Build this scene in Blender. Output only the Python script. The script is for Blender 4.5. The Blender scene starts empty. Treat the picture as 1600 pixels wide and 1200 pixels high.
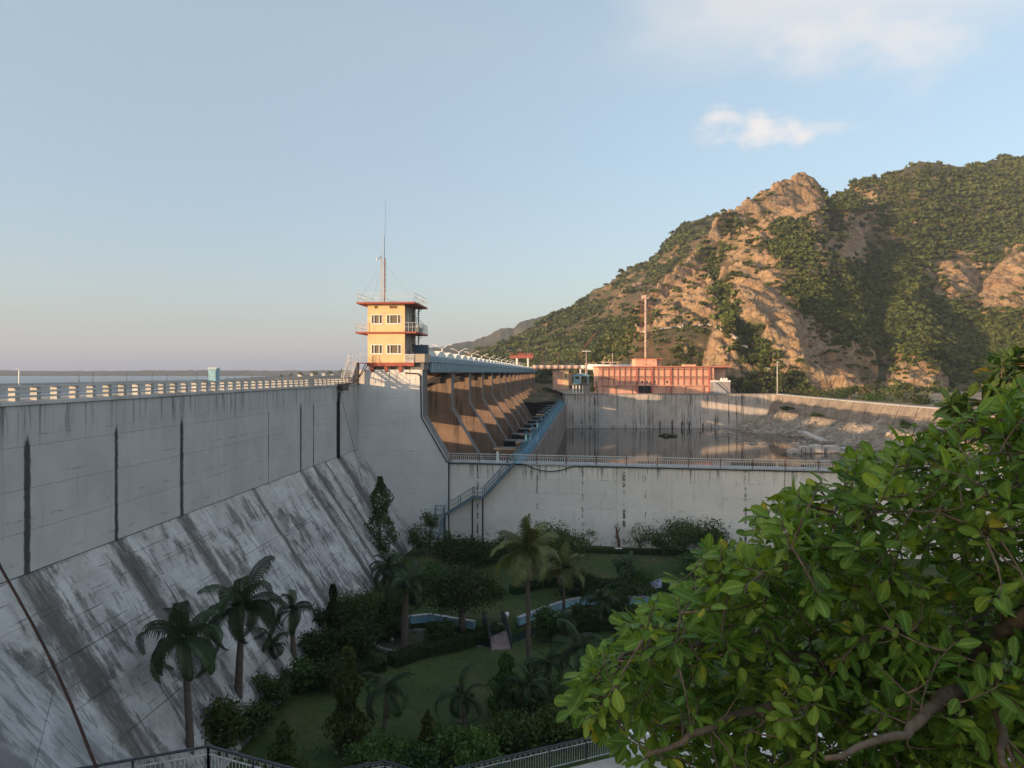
import bpy, math, random
import numpy as np
from mathutils import Vector, Matrix
random.seed(7)
rng = np.random.default_rng(11)
S = bpy.context.scene
COL = S.collection
R = math.radians

# ------------------------------------------------------------------ camera
FPX, HOR = 1186.0, 582.0            # focal length and horizon row, in pixels of the 1600 x 1200 photograph
cam_d = bpy.data.cameras.new('camera')
cam_d.sensor_fit = 'HORIZONTAL'; cam_d.sensor_width = 36.0
cam_d.lens = 36.0 * FPX / 1600.0
cam_d.shift_y = -(600.0 - HOR) / 1600.0
cam_d.clip_start = 0.05; cam_d.clip_end = 40000
cam = bpy.data.objects.new('camera', cam_d); COL.objects.link(cam)
cam.location = (0, 0, 0); cam.rotation_euler = (R(90), 0, 0)
S.camera = cam

# ------------------------------------------------------------------ sky, sun, exposure
SUN_AZ, SUN_EL = R(60), R(6.45)      # the sun stands behind the camera, to its left, low
sun_dir = Vector((-math.sin(SUN_AZ) * math.cos(SUN_EL), -math.cos(SUN_AZ) * math.cos(SUN_EL), math.sin(SUN_EL)))
SKY_STRENGTH = 0.15
SUN_STRENGTH = 4.7
EXPOSURE = 0.72
S.view_settings.view_transform = 'Standard'; S.view_settings.look = 'None'
S.view_settings.gamma = 1.0; S.view_settings.use_curve_mapping = False
S.view_settings.exposure = EXPOSURE
W = bpy.data.worlds.new('World'); S.world = W; W.use_nodes = True
wn = W.node_tree; wn.nodes.clear()

def wnode(t, **kw):
    n = wn.nodes.new(t)
    for k, v in kw.items(): setattr(n, k, v)
    return n
w_out = wnode('ShaderNodeOutputWorld'); w_bg = wnode('ShaderNodeBackground')
w_sky = wnode('ShaderNodeTexSky'); w_sky.sky_type = 'NISHITA'; w_sky.sun_disc = False
w_sky.sun_elevation = SUN_EL; w_sky.sun_rotation = R(180) + SUN_AZ
w_sky.altitude = 300; w_sky.air_density = 1.0; w_sky.dust_density = 2.4; w_sky.ozone_density = 1.4
w_tc = wnode('ShaderNodeTexCoord')
def w_math(op, a, b=None, c=None):
    n = wnode('ShaderNodeMath', operation=op)
    for i, x in enumerate((a, b, c)):
        if x is None: continue
        if isinstance(x, (int, float)): n.inputs[i].default_value = x
        else: wn.links.new(x, n.inputs[i])
    return n.outputs[0]
w_sep = wnode('ShaderNodeSeparateXYZ'); wn.links.new(w_tc.outputs['Generated'], w_sep.inputs[0])
def w_range(x, a, b):
    n = wnode('ShaderNodeMapRange', interpolation_type='SMOOTHSTEP')
    wn.links.new(x, n.inputs['Value']); n.inputs['From Min'].default_value = a; n.inputs['From Max'].default_value = b
    return n.outputs[0]
def w_noise(scale, stretch=(1, 1, 1), detail=6, rough=0.55, off=(0, 0, 0)):
    m = wnode('ShaderNodeMapping'); m.inputs['Scale'].default_value = stretch; m.inputs['Location'].default_value = off
    wn.links.new(w_tc.outputs['Generated'], m.inputs[0])
    n = wnode('ShaderNodeTexNoise'); n.inputs['Scale'].default_value = scale; n.inputs['Detail'].default_value = detail
    n.inputs['Roughness'].default_value = rough
    wn.links.new(m.outputs[0], n.inputs['Vector'])
    return n.outputs['Fac']
def w_blob(d, rx, rz):
    """soft elliptical patch of cloud around the sky direction d (azimuth tan, elevation tan)"""
    az = w_math('DIVIDE', w_sep.outputs[0], w_math('MAXIMUM', w_sep.outputs[1], 0.05))
    el = w_math('DIVIDE', w_sep.outputs[2], w_math('MAXIMUM', w_sep.outputs[1], 0.05))
    a = w_math('DIVIDE', w_math('SUBTRACT', az, d[0]), rx); b = w_math('DIVIDE', w_math('SUBTRACT', el, d[1]), rz)
    return w_math('SUBTRACT', 1.0, w_math('SQRT', w_math('ADD', w_math('MULTIPLY', a, a), w_math('MULTIPLY', b, b))))
# one small bright cumulus low on the right, a thin veil higher up that carries on over the whole right half of the sky
n1 = w_noise(14, (1, 1, 1.6), 7, 0.6); n2 = w_noise(3.0, (1, 1, 2.2), 6, 0.55, (0.3, 0.1, 0.7)); n3 = w_noise(40, (1, 1, 1.5), 4)
c_small = w_math('ADD', w_blob((0.325, 0.325), 0.085, 0.035), w_math('MULTIPLY', w_math('SUBTRACT', n1, 0.5), 2.6))
c_small = w_math('ADD', c_small, w_math('MULTIPLY', w_math('SUBTRACT', n3, 0.5), 0.5))
c_small = w_math('MULTIPLY', w_range(c_small, 0.0, 0.8), 0.80)
c_tail = w_math('ADD', w_blob((0.41, 0.325), 0.07, 0.014), w_math('MULTIPLY', w_math('SUBTRACT', n1, 0.5), 2.0))
c_tail = w_math('MULTIPLY', w_range(c_tail, 0.0, 1.0), 0.35)
c_b2 = w_math('ADD', w_blob((0.45, 0.45), 0.22, 0.085), w_math('MULTIPLY', w_math('SUBTRACT', n1, 0.5), 2.0))
c_b2 = w_math('MULTIPLY', w_range(c_b2, -0.1, 1.2), 0.60)
veil = w_math('MULTIPLY', w_range(w_sep.outputs[2], 0.33, 0.43), w_range(w_math('ADD', w_sep.outputs[0], w_math('MULTIPLY', n2, 0.3)), 0.22, 0.42))
veil = w_math('MULTIPLY', w_math('MULTIPLY', veil, w_range(n2, 0.30, 0.60)), 0.55)
cover = w_math('MAXIMUM', w_math('MAXIMUM', c_small, c_tail), w_math('MAXIMUM', c_b2, veil))
w_mix = wnode('ShaderNodeMix', data_type='RGBA'); wn.links.new(cover, w_mix.inputs['Factor'])
w_ramp = wnode('ShaderNodeValToRGB')              # humid evening air: the sky pales and turns pinkish towards the horizon, all the way round
cr = w_ramp.color_ramp; cr.elements[0].position = 0.0; cr.elements[0].color = (0.25, 0.52, 1.00, 1)
cr.elements[1].position = 1.0; cr.elements[1].color = (0.7, 1.1, 1.6, 1)
for q, c in ((0.06, (0.28, 0.48, 0.95, 1)), (0.16, (0.52, 0.58, 0.88, 1)), (0.40, (0.90, 1.00, 1.00, 1))):
    e_ = cr.elements.new(q); e_.color = c
wn.links.new(w_sep.outputs[2], w_ramp.inputs[0])
w_air = wnode('ShaderNodeMix', data_type='RGBA', blend_type='ADD'); w_air.inputs['Factor'].default_value = 1.0
wn.links.new(w_sky.outputs[0], w_air.inputs['A']); wn.links.new(w_ramp.outputs[0], w_air.inputs['B'])
wn.links.new(w_air.outputs['Result'], w_mix.inputs['A'])
CLOUD = (4.1, 3.75, 3.55, 1)
w_mix.inputs['B'].default_value = CLOUD
wn.links.new(w_mix.outputs['Result'], w_bg.inputs[0]); w_bg.inputs[1].default_value = SKY_STRENGTH
wn.links.new(w_bg.outputs[0], w_out.inputs[0])
sun_l = bpy.data.lights.new('sun', 'SUN'); sun_l.energy = SUN_STRENGTH; sun_l.angle = R(0.5); sun_l.color = (1.0, 0.68, 0.40)
sun_o = bpy.data.objects.new('sun', sun_l); COL.objects.link(sun_o)
sun_o.location = sun_dir * 200; sun_o.rotation_euler = sun_dir.to_track_quat('Z', 'Y').to_euler()
S.cycles.max_bounces = 6; S.cycles.volume_bounces = 0; S.cycles.transparent_max_bounces = 6
S.cycles.diffuse_bounces = 3; S.cycles.glossy_bounces = 3
try:
    S.cycles.use_denoising = True
except Exception: pass

# ------------------------------------------------------------------ helpers: objects
def link(o): COL.objects.link(o); return o
def props(o, label=None, cat=None, group=None, kind=None):
    if label: o['label'] = label
    if cat: o['category'] = cat
    if group: o['group'] = group
    if kind: o['kind'] = kind
    return o
def empty(name, loc=(0, 0, 0), rz=0.0, label=None, cat=None, group=None):
    o = bpy.data.objects.new(name, None); link(o)
    o.location = loc; o.rotation_euler = (0, 0, rz); o.empty_display_size = 0.5
    return props(o, label, cat, group)
def copy_tree(o, parent=None):
    c = o.copy(); link(c)
    if parent is not None: c.parent = parent
    for ch in list(o.children): copy_tree(ch, c)
    return c
def at(u, v, Y):
    """the place at depth Y that the photograph shows at pixel (u, v)"""
    return Vector(((u - 800) / FPX * Y, Y, (HOR - v) / FPX * Y))

class MB:
    """collects shapes into one mesh"""
    def __init__(s): s.v = []; s.f = []; s.sm = []
    def add(s, vs, fs, smooth=False):
        b = len(s.v); s.v += [tuple(x) for x in vs]
        s.f += [tuple(i + b for i in f) for f in fs]; s.sm += [smooth] * len(fs); return s
    def box(s, x0, x1, y0, y1, z0, z1):
        return s.add([(x0,y0,z0),(x1,y0,z0),(x1,y1,z0),(x0,y1,z0),(x0,y0,z1),(x1,y0,z1),(x1,y1,z1),(x0,y1,z1)],
                     [(3,2,1,0),(4,5,6,7),(0,1,5,4),(1,2,6,5),(2,3,7,6),(3,0,4,7)])
    def bar(s, a, b, w, h=None, up=(0, 0, 1)):
        """square bar from a to b"""
        h = h or w; a = Vector(a); b = Vector(b); d = (b - a)
        if d.length < 1e-6: return s
        d.normalize(); up = Vector(up)
        if abs(d.dot(up)) > 0.98: up = Vector((1, 0, 0))
        x = d.cross(up).normalized(); y = x.cross(d).normalized()
        vs = []
        for p in (a, b):
            for sx, sy in ((-1, -1), (1, -1), (1, 1), (-1, 1)): vs.append(p + x * (sx * w / 2) + y * (sy * h / 2))
        return s.add(vs, [(3,2,1,0),(4,5,6,7),(0,1,5,4),(1,2,6,5),(2,3,7,6),(3,0,4,7)])
    def tube(s, pts, r, n=6, cap=True):
        pts = [Vector(p) for p in pts]; rs = r if isinstance(r, (list, tuple)) else [r] * len(pts)
        vs = []; fs = []
        ref = Vector((0, 0, 1))
        for i, p in enumerate(pts):
            d = (pts[min(i + 1, len(pts) - 1)] - pts[max(i - 1, 0)]).normalized()
            if abs(d.dot(ref)) > 0.97: ref2 = Vector((1, 0, 0))
            else: ref2 = ref
            x = d.cross(ref2).normalized(); y = x.cross(d)
            for k in range(n):
                a = 2 * math.pi * k / n
                vs.append(p + (x * math.cos(a) + y * math.sin(a)) * rs[i])
        for i in range(len(pts) - 1):
            for k in range(n):
                k2 = (k + 1) % n
                fs.append((i*n + k, (i+1)*n + k, (i+1)*n + k2, i*n + k2))
        if cap:
            fs.append(tuple(range(n))); fs.append(tuple((len(pts)-1)*n + k for k in reversed(range(n))))
        return s.add(vs, fs, True)
    def prism(s, poly, axis, a, b):
        """polygon extruded along an axis: 'y' takes (x, z) points, 'z' takes (x, y), 'x' takes (y, z)"""
        def P(p, t):
            return {'y': (p[0], t, p[1]), 'z': (p[0], p[1], t), 'x': (t, p[0], p[1])}[axis]
        n = len(poly)
        vs = [P(p, a) for p in poly] + [P(p, b) for p in poly]
        fs = [tuple(range(n)), tuple(n + i for i in reversed(range(n)))]
        fs += [(i, n + i, n + (i+1) % n, (i+1) % n)[::-1] for i in range(n)]
        return s.add(vs, fs)
    def lathe(s, prof, n=12, c=(0, 0, 0)):
        vs = []; fs = []
        for r, z in prof:
            for k in range(n):
                a = 2*math.pi*k/n; vs.append((c[0] + r*math.cos(a), c[1] + r*math.sin(a), c[2] + z))
        for i in range(len(prof) - 1):
            for k in range(n): fs.append((i*n+k, i*n+(k+1)%n, (i+1)*n+(k+1)%n, (i+1)*n+k))
        fs.append(tuple(reversed(range(n)))); fs.append(tuple((len(prof)-1)*n + k for k in range(n)))
        return s.add(vs, fs, True)
    def mesh(s, name, m):
        me = bpy.data.meshes.new(name); me.from_pydata(s.v, [], s.f)
        if any(s.sm): me.polygons.foreach_set('use_smooth', s.sm)
        if m: me.materials.append(m)
        me.validate(); me.update()
        import bmesh
        bm = bmesh.new(); bm.from_mesh(me); bmesh.ops.recalc_face_normals(bm, faces=bm.faces); bm.to_mesh(me); bm.free()
        return me
    def build(s, name, m, parent=None, loc=None):
        o = link(bpy.data.objects.new(name, s.mesh(name, m)))
        if parent is not None: o.parent = parent
        if loc is not None: o.location = loc
        return o
def obj(name, me, parent=None, loc=None, rot=None, sc=None):
    o = link(bpy.data.objects.new(name, me))
    if parent is not None: o.parent = parent
    if loc is not None: o.location = loc
    if rot is not None: o.rotation_euler = rot
    if sc is not None: o.scale = sc if hasattr(sc, '__len__') else (sc, sc, sc)
    return o
def bevel(o, w=0.03, seg=1):
    b = o.modifiers.new('bevel', 'BEVEL'); b.width = w; b.segments = seg; b.limit_method = 'ANGLE'; return o

def np_mesh(name, V, F, m=None, smooth=False):
    """fast mesh from arrays; F is an (n, k) array of k-gons"""
    V = np.asarray(V, dtype=np.float32); F = np.asarray(F, dtype=np.int32)
    me = bpy.data.meshes.new(name)
    me.vertices.add(len(V)); me.vertices.foreach_set('co', V.ravel())
    n, k = F.shape
    me.loops.add(n * k); me.loops.foreach_set('vertex_index', F.ravel())
    me.polygons.add(n)
    me.polygons.foreach_set('loop_start', np.arange(0, n * k, k, dtype=np.int32))
    me.polygons.foreach_set('loop_total', np.full(n, k, dtype=np.int32))
    if smooth: me.polygons.foreach_set('use_smooth', np.ones(n, dtype=bool))
    if m: me.materials.append(m)
    me.update(calc_edges=True); me.validate()
    return me

# ------------------------------------------------------------------ helpers: noise on arrays
def _hash(ix, iy, seed):
    h = (ix.astype(np.int64) * 374761393 + iy.astype(np.int64) * 668265263 + seed * 974634541) & 0xFFFFFFFF
    h = ((h ^ (h >> 13)) * 1274126177) & 0xFFFFFFFF
    return ((h ^ (h >> 16)) & 0xFFFF) / 65535.0
def vnoise(x, y, seed=0):
    ix = np.floor(x); iy = np.floor(y); fx = x - ix; fy = y - iy
    fx = fx*fx*fx*(fx*(fx*6-15)+10); fy = fy*fy*fy*(fy*(fy*6-15)+10)
    a = _hash(ix, iy, seed); b = _hash(ix+1, iy, seed); c = _hash(ix, iy+1, seed); d = _hash(ix+1, iy+1, seed)
    return (a + (b-a)*fx) * (1-fy) + (c + (d-c)*fx) * fy
def fbm(x, y, oct=5, seed=0, gain=0.5):
    s = 0.0; a = 1.0; t = 0.0
    for k in range(oct):
        s = s + a * vnoise(x * 2**k + 17.3*k, y * 2**k - 9.1*k, seed + k); t += a; a *= gain
    return s / t
def ridged(x, y, oct=5, seed=0):
    s = 0.0; a = 1.0; t = 0.0
    for k in range(oct):
        s = s + a * (1 - np.abs(2*vnoise(x * 2**k + 5.7*k, y * 2**k + 3.3*k, seed + k) - 1)); t += a; a *= 0.55
    return s / t
def sstep(x, a, b):
    t = np.clip((x - a) / (b - a), 0, 1); return t*t*(3 - 2*t)

# ------------------------------------------------------------------ helpers: materials
class Mat:
    def __init__(s, name, rough=0.85):
        s.m = bpy.data.materials.new(name); s.m.use_nodes = True
        s.nt = s.m.node_tree; s.b = s.nt.nodes['Principled BSDF']; s.b.inputs['Roughness'].default_value = rough
        s.b.inputs['Specular IOR Level'].default_value = 0.25
        s._pos = None
    def n(s, t, **kw):
        x = s.nt.nodes.new(t)
        for k, v in kw.items(): setattr(x, k, v)
        return x
    def put(s, sock, x):
        if x is None: return
        if hasattr(x, 'is_linked') or isinstance(x, bpy.types.NodeSocket): s.nt.links.new(x, sock)
        elif isinstance(x, (tuple, list)): sock.default_value = tuple(x) if len(x) != 3 or len(sock.default_value) == 3 else (*x, 1)
        else: sock.default_value = x
    def pos(s):
        if s._pos is None: s._pos = s.n('ShaderNodeNewGeometry').outputs['Position']
        return s._pos
    def local(s, ob=None):
        t = s.n('ShaderNodeTexCoord')
        if ob is not None: t.object = ob
        return t.outputs['Object']
    def scale(s, vec, sc, rot=(0, 0, 0)):
        m = s.n('ShaderNodeMapping'); s.put(m.inputs[0], vec); m.inputs['Scale'].default_value = sc; m.inputs['Rotation'].default_value = rot
        return m.outputs[0]
    def noise(s, vec, scale=1.0, detail=4, rough=0.55, dist=0.0):
        n = s.n('ShaderNodeTexNoise'); s.put(n.inputs['Vector'], vec)
        n.inputs['Scale'].default_value = scale; n.inputs['Detail'].default_value = detail
        n.inputs['Roughness'].default_value = rough; n.inputs['Distortion'].default_value = dist
        return n.outputs['Fac']
    def math(s, op, a, b=None, c=None):
        n = s.n('ShaderNodeMath', operation=op)
        s.put(n.inputs[0], a)
        if b is not None: s.put(n.inputs[1], b)
        if c is not None: s.put(n.inputs[2], c)
        return n.outputs[0]
    def rng(s, x, a, b, lo=0.0, hi=1.0):
        n = s.n('ShaderNodeMapRange', interpolation_type='SMOOTHSTEP'); s.put(n.inputs['Value'], x)
        n.inputs['From Min'].default_value = a; n.inputs['From Max'].default_value = b
        n.inputs['To Min'].default_value = lo; n.inputs['To Max'].default_value = hi
        return n.outputs[0]
    def sep(s, vec):
        n = s.n('ShaderNodeSeparateXYZ'); s.put(n.inputs[0], vec); return n.outputs
    def mix(s, fac, a, b, blend='MIX'):
        n = s.n('ShaderNodeMix', data_type='RGBA', blend_type=blend)
        s.put(n.inputs['Factor'], fac); s.put(n.inputs['A'], a); s.put(n.inputs['B'], b); return n.outputs['Result']
    def rand(s): return s.n('ShaderNodeObjectInfo').outputs['Random']
    def attr(s, name): return s.n('ShaderNodeAttribute', attribute_name=name).outputs['Fac']
    def col(s, c): s.put(s.b.inputs['Base Color'], c); return s
    def rough(s, x): s.put(s.b.inputs['Roughness'], x); return s
    def bump(s, h, strength=0.4, dist=0.05):
        n = s.n('ShaderNodeBump'); n.inputs['Strength'].default_value = strength; n.inputs['Distance'].default_value = dist
        s.put(n.inputs['Height'], h); s.nt.links.new(n.outputs[0], s.b.inputs['Normal']); return s

def plain(name, c, rough=0.7, var=0.18, scale=3.0, metal=0.0, dirt=None):
    """paint, metal or concrete with uneven tone and some dirt"""
    M = Mat(name, rough); p = M.pos()
    a = tuple(x * (1 - var) for x in c); b = tuple(min(1, x * (1 + var)) for x in c)
    k = M.mix(M.rng(M.noise(p, scale, 6, 0.65), 0.3, 0.7), a, b)
    if dirt: k = M.mix(M.rng(M.noise(M.scale(p, (1, 1, 0.25)), scale * 2.3, 5, 0.7), 0.52, 0.75, 0, 0.7), k, dirt)
    M.col(k); M.b.inputs['Metallic'].default_value = metal
    return M.m

def foliage(name, dark, light, yellow=None, rand_amt=0.35, scale=2.0, transl=0.3):
    M = Mat(name, 0.6); p = M.pos()
    k = M.mix(M.rng(M.noise(p, scale, 3, 0.6), 0.32, 0.68), dark, light)
    k = M.mix(M.rng(M.noise(p, scale * 7, 2, 0.6), 0.35, 0.7, 0, 0.5), k, tuple(x * 1.5 for x in light))
    if yellow: k = M.mix(M.rng(M.noise(p, scale * 3.1, 2, 0.5), 0.60, 0.72, 0, 0.8), k, yellow)
    hs = M.n('ShaderNodeHueSaturation'); M.put(hs.inputs['Color'], k)
    M.put(hs.inputs['Value'], M.rng(M.rand(), 0, 1, 1 - rand_amt, 1 + rand_amt))
    M.put(hs.inputs['Hue'], M.rng(M.rand(), 0, 1, 0.485, 0.515))
    k = hs.outputs[0]
    M.col(k)
    t = M.n('ShaderNodeBsdfTranslucent'); M.put(t.inputs[0], M.mix(1.0, k, (1.0, 1.0, 0.45, 1), 'MULTIPLY'))
    mx = M.n('ShaderNodeMixShader'); mx.inputs[0].default_value = transl
    out = M.nt.nodes['Material Output']
    M.nt.links.new(M.b.outputs[0], mx.inputs[1]); M.nt.links.new(t.outputs[0], mx.inputs[2]); M.nt.links.new(mx.outputs[0], out.inputs[0])
    return M.m

def leaf_quads(C, size, droop=0.0, aspect=0.55, seed=0, flat=0.0):
    """one rhombic leaf per centre, turned at random; droop tilts the tips down, flat keeps them level"""
    g = np.random.default_rng(seed); n = len(C)
    d = g.normal(size=(n, 3)); d[:, 2] = d[:, 2] * (1 - flat) - droop
    d /= np.linalg.norm(d, axis=1)[:, None] + 1e-9
    o = g.normal(size=(n, 3)); o[:, 2] += 0.0
    w = np.cross(d, o); w /= np.linalg.norm(w, axis=1)[:, None] + 1e-9
    L = (size * g.uniform(0.6, 1.35, n))[:, None]
    V = np.empty((n, 4, 3)); V[:, 0] = C - d * L * 0.5; V[:, 1] = C + w * L * aspect * 0.5 + d * L * 0.05
    V[:, 2] = C + d * L * 0.5; V[:, 3] = C - w * L * aspect * 0.5 + d * L * 0.05
    return V.reshape(-1, 3), np.arange(n * 4).reshape(n, 4)
# ------------------------------------------------------------------ materials of the dam
DAM_RZ = -math.atan(0.0649)
DAM0 = Vector((-16.2, 80.0, 0.0))
dam_ref = None
def concrete(name, light, dark, ref=None, streak=(2.2, 2.2, 0.10), grain=1.2, amount=0.75, lo=0.48, hi=0.70, joints=None,
             jw=0.16, jcol=(0.035, 0.034, 0.032), jtop=None, second=None, blotch=None, per_piece=0.10, patch=None, speck=0.35, mottled=0.25, drips=None, damp=None, courses=None, weeps=None):
    M = Mat(name, 0.88); p = M.local(ref) if ref is not None else M.pos()
    k = M.mix(M.rng(M.noise(p, 0.35, 5, 0.6), 0.32, 0.68), light, tuple(x * (1 - mottled) for x in light))
    if second: k = M.mix(M.rng(M.noise(M.scale(p, (1, 1, 0.5)), 0.22, 4, 0.6), 0.48, 0.66, 0, 0.8), k, second)
    st = M.noise(M.scale(p, streak), grain, 6, 0.68)
    big = M.rng(M.noise(p, 0.16, 3, 0.6), 0.35, 0.66)
    f = M.math('MULTIPLY', M.rng(st, lo, hi), M.math('ADD', M.math('MULTIPLY', big, 0.75), 0.25))
    k = M.mix(M.math('MULTIPLY', f, amount), k, dark)
    if drips:                                           # dark runs starting under the top edge
        q_ = M.sep(p); d1 = M.noise(M.scale(p, (2.6, 2.6, 0.12)), 1.3, 5, 0.7)
        dz = M.math('ADD', q_[2], M.math('MULTIPLY', M.noise(M.scale(p, (0.5, 0.5, 0.02)), 1.0, 3, 0.6), drips[1]))
        f_ = M.math('MULTIPLY', M.rng(d1, .50, .64), M.rng(dz, drips[0] - drips[1] * .55, drips[0] + drips[1] * .5))
        k = M.mix(M.math('MULTIPLY', f_, .8), k, tuple(x * .55 for x in dark))
    if damp:                                            # black speckled damp near the ground
        q_ = M.sep(p); f_ = M.math('MULTIPLY', M.rng(M.noise(p, 2.6, 7, .75), .50, .64), M.rng(q_[2], damp + 1.2, damp - 1.2))
        k = M.mix(M.math('MULTIPLY', f_, .75), k, tuple(x * .7 for x in dark))
    if courses:                                         # pour lines, dark and broken
        q_ = M.sep(p); w_ = M.math('ADD', q_[2], M.math('MULTIPLY', M.math('SUBTRACT', M.noise(p, 1.1, 3, .6), .5), .10))
        fr = M.math('FRACT', M.math('DIVIDE', w_, courses))
        f_ = M.math('MULTIPLY', M.rng(M.math('ABSOLUTE', M.math('SUBTRACT', fr, .5)), .03, .0), M.rng(M.noise(M.scale(p, (.7, .7, 2)), 1.6, 4, .7), .50, .62))
        k = M.mix(M.math('MULTIPLY', f_, .7), k, tuple(x * .6 for x in dark))
    if weeps:                                           # broken black vertical seams at single places along x
        q_ = M.sep(p); w_ = M.math('ADD', q_[0], M.math('MULTIPLY', M.math('SUBTRACT', M.noise(M.scale(p, (1, 1, 2)), 2.0, 4, .7), .5), .35)); bb = None
        for xx, ww in weeps:
            e_ = M.math('DIVIDE', M.math('ABSOLUTE', M.math('SUBTRACT', w_, xx)), ww); bb = e_ if bb is None else M.math('MINIMUM', bb, e_)
        f_ = M.math('MULTIPLY', M.rng(bb, .6, 1.1, 1, 0), M.rng(M.noise(M.scale(p, (.3, .3, 1.1)), 1.0, 4, .7), .46, .56))
        k = M.mix(M.math('MULTIPLY', f_, .85), k, (.05, .042, .038))
    if patch:                                           # whitewash come off in ragged patches
        pz = M.noise(M.scale(p, patch), 1.0, 8, 0.72)
        k = M.mix(M.math('MULTIPLY', M.rng(pz, 0.50, 0.60), 0.72), k, dark)
    sp = M.noise(p, 9.0, 3, 0.7)
    k = M.mix(M.rng(sp, 0.62, 0.78, 0, speck), k, tuple(x * 0.8 for x in dark))
    if joints is not None:
        q = M.sep(p)
        wob = M.math('MULTIPLY', M.math('SUBTRACT', M.noise(M.scale(p, (1, 3, 1)), 2.2, 4, 0.7), 0.5), 0.28)
        s0 = M.math('ADD', q[1], wob); best = None
        for sj, wj in joints:
            e = M.math('DIVIDE', M.math('ABSOLUTE', M.math('SUBTRACT', s0, sj)), wj)
            best = e if best is None else M.math('MINIMUM', best, e)
        j = M.rng(best, 0.7, 1.15, 1, 0)
        if jtop is not None:
            top = M.math('ADD', q[2], M.math('MULTIPLY', best, 0.35))
            j = M.math('MULTIPLY', j, M.rng(top, jtop - 0.5, jtop, 1, 0))
        k = M.mix(M.math('MULTIPLY', j, 0.92), k, jcol)
    if per_piece:
        k = M.mix(M.rng(M.rand(), 0, 1, 0, per_piece), k, dark)
    if blotch:
        k = M.mix(M.rng(M.noise(p, 0.5, 6, 0.7), 0.58, 0.68, 0, 0.5), k, blotch)
    M.col(k)
    h = M.math('ADD', M.noise(p, 3.0, 6, 0.7), M.math('MULTIPLY', st, 0.6))
    M.bump(h, 0.35, 0.06)
    return M.m

dam_ref = empty('non_overflow_dam', DAM0, DAM_RZ, 'grey white concrete dam with dark seepage streaks and a sloping lower face beside the garden', 'dam')
JU = [(-62.5, .24), (-49.7, .20), (-43.6, .14), (-37.3, .20), (-24.6, .06), (-17.7, .20), (-14.5, .12), (-7.4, .42)]
JS = [(-62.5, .8), (-49.7, .75), (-43.6, .65), (-37.3, .65), (-27.5, .35), (-17.7, .55), (-14.5, .3), (-7.0, .95), (-11.3, .25)]
m_dam_up = concrete('dam_face_concrete', (0.485, 0.485, 0.475), (0.20, 0.20, 0.195), dam_ref, streak=(1, 2.6, 0.10), amount=0.5, lo=0.52, hi=0.75,
                    joints=JU, jtop=-2.3, per_piece=0.05, mottled=0.14, speck=0.3, drips=(-1.7, 1.6), courses=1.68)
def slope_mat(name, ref, joints):
    """old whitewash over rough concrete: dark drips down the fall, ragged bare patches, broken course lines"""
    M = Mat(name, 0.92); p = M.local(ref); q = M.sep(p)
    fall = M.math('MULTIPLY', q[2], -1.2)                      # distance down the slope
    cv = M.n('ShaderNodeCombineXYZ'); M.put(cv.inputs[0], q[1]); M.put(cv.inputs[1], fall); c2 = cv.outputs[0]
    white = M.mix(M.rng(M.noise(c2, .5, 6, .65), .35, .65), (0.54, 0.535, 0.525), (0.37, 0.365, 0.355))
    grey = M.mix(M.rng(M.noise(c2, 1.3, 6, .7), .35, .65), (0.21, 0.205, 0.20), (0.11, 0.108, 0.105))
    zone = M.noise(c2, .17, 4, .6)
    bl = M.noise(M.scale(c2, (1.0, .42, 1)), .75, 9, .74, .25)
    dr = M.noise(M.scale(c2, (2.6, .28, 1)), 1.5, 7, .72)
    f = M.math('ADD', M.math('MULTIPLY', bl, .62), M.math('MULTIPLY', dr, .38))
    f = M.math('ADD', f, M.math('MULTIPLY', M.math('SUBTRACT', zone, .5), .42))
    top_ = M.rng(fall, 9.6, 12.5)                                # the first metres under the break are cleaner
    f = M.math('ADD', f, M.math('MULTIPLY', M.math('SUBTRACT', top_, 1.0), .07))
    k = M.mix(M.rng(f, .47, .56), white, grey)
    # finer flaking inside both
    k = M.mix(M.rng(M.noise(M.scale(c2, (1.5, .7, 1)), 3.4, 6, .75), .56, .66, 0, .55), k, grey)
    k = M.mix(M.rng(M.noise(M.scale(c2, (1.2, .6, 1)), 4.6, 6, .75), .58, .68, 0, .5), k, white)
    k = M.mix(M.rng(M.rand(), 0, 1, 0, .10), k, grey)
    # course lines every 0.78 m, broken
    w_ = M.math('ADD', fall, M.math('MULTIPLY', M.math('SUBTRACT', M.noise(c2, 1.2, 3, .6), .5), .12))
    fr = M.math('FRACT', M.math('DIVIDE', w_, .78))
    ln = M.math('MULTIPLY', M.rng(M.math('ABSOLUTE', M.math('SUBTRACT', fr, .5)), .05, .01), M.rng(M.noise(M.scale(c2, (.6, 1.6, 1)), 1.2, 4, .7), .47, .60))
    k = M.mix(M.math('MULTIPLY', ln, .75), k, (.06, .06, .06))
    # seepage bands below the joints, edges frayed
    wob = M.math('MULTIPLY', M.math('SUBTRACT', M.noise(M.scale(c2, (1, .35, 1)), 1.6, 6, .75), .5), 1.1); s0 = M.math('ADD', q[1], wob); best = None
    for sj, wj in joints:
        e = M.math('DIVIDE', M.math('ABSOLUTE', M.math('SUBTRACT', s0, sj)), wj); best = e if best is None else M.math('MINIMUM', best, e)
    jf = M.math('MULTIPLY', M.rng(best, .55, 1.25, 1, 0), M.rng(M.noise(M.scale(c2, (2.5, .5, 1)), 1.5, 6, .7), .30, .52, .35, .92))
    k = M.mix(jf, k, M.mix(M.noise(c2, 2.0, 4, .6), (.075, .068, .06), (.14, .13, .12)))
    M.col(k); M.bump(M.math('ADD', M.noise(c2, 4.0, 8, .75), M.math('MULTIPLY', f, 1.2)), .6, .09); return M.m
m_dam_sl = slope_mat('dam_slope_concrete', dam_ref, JS)
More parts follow.
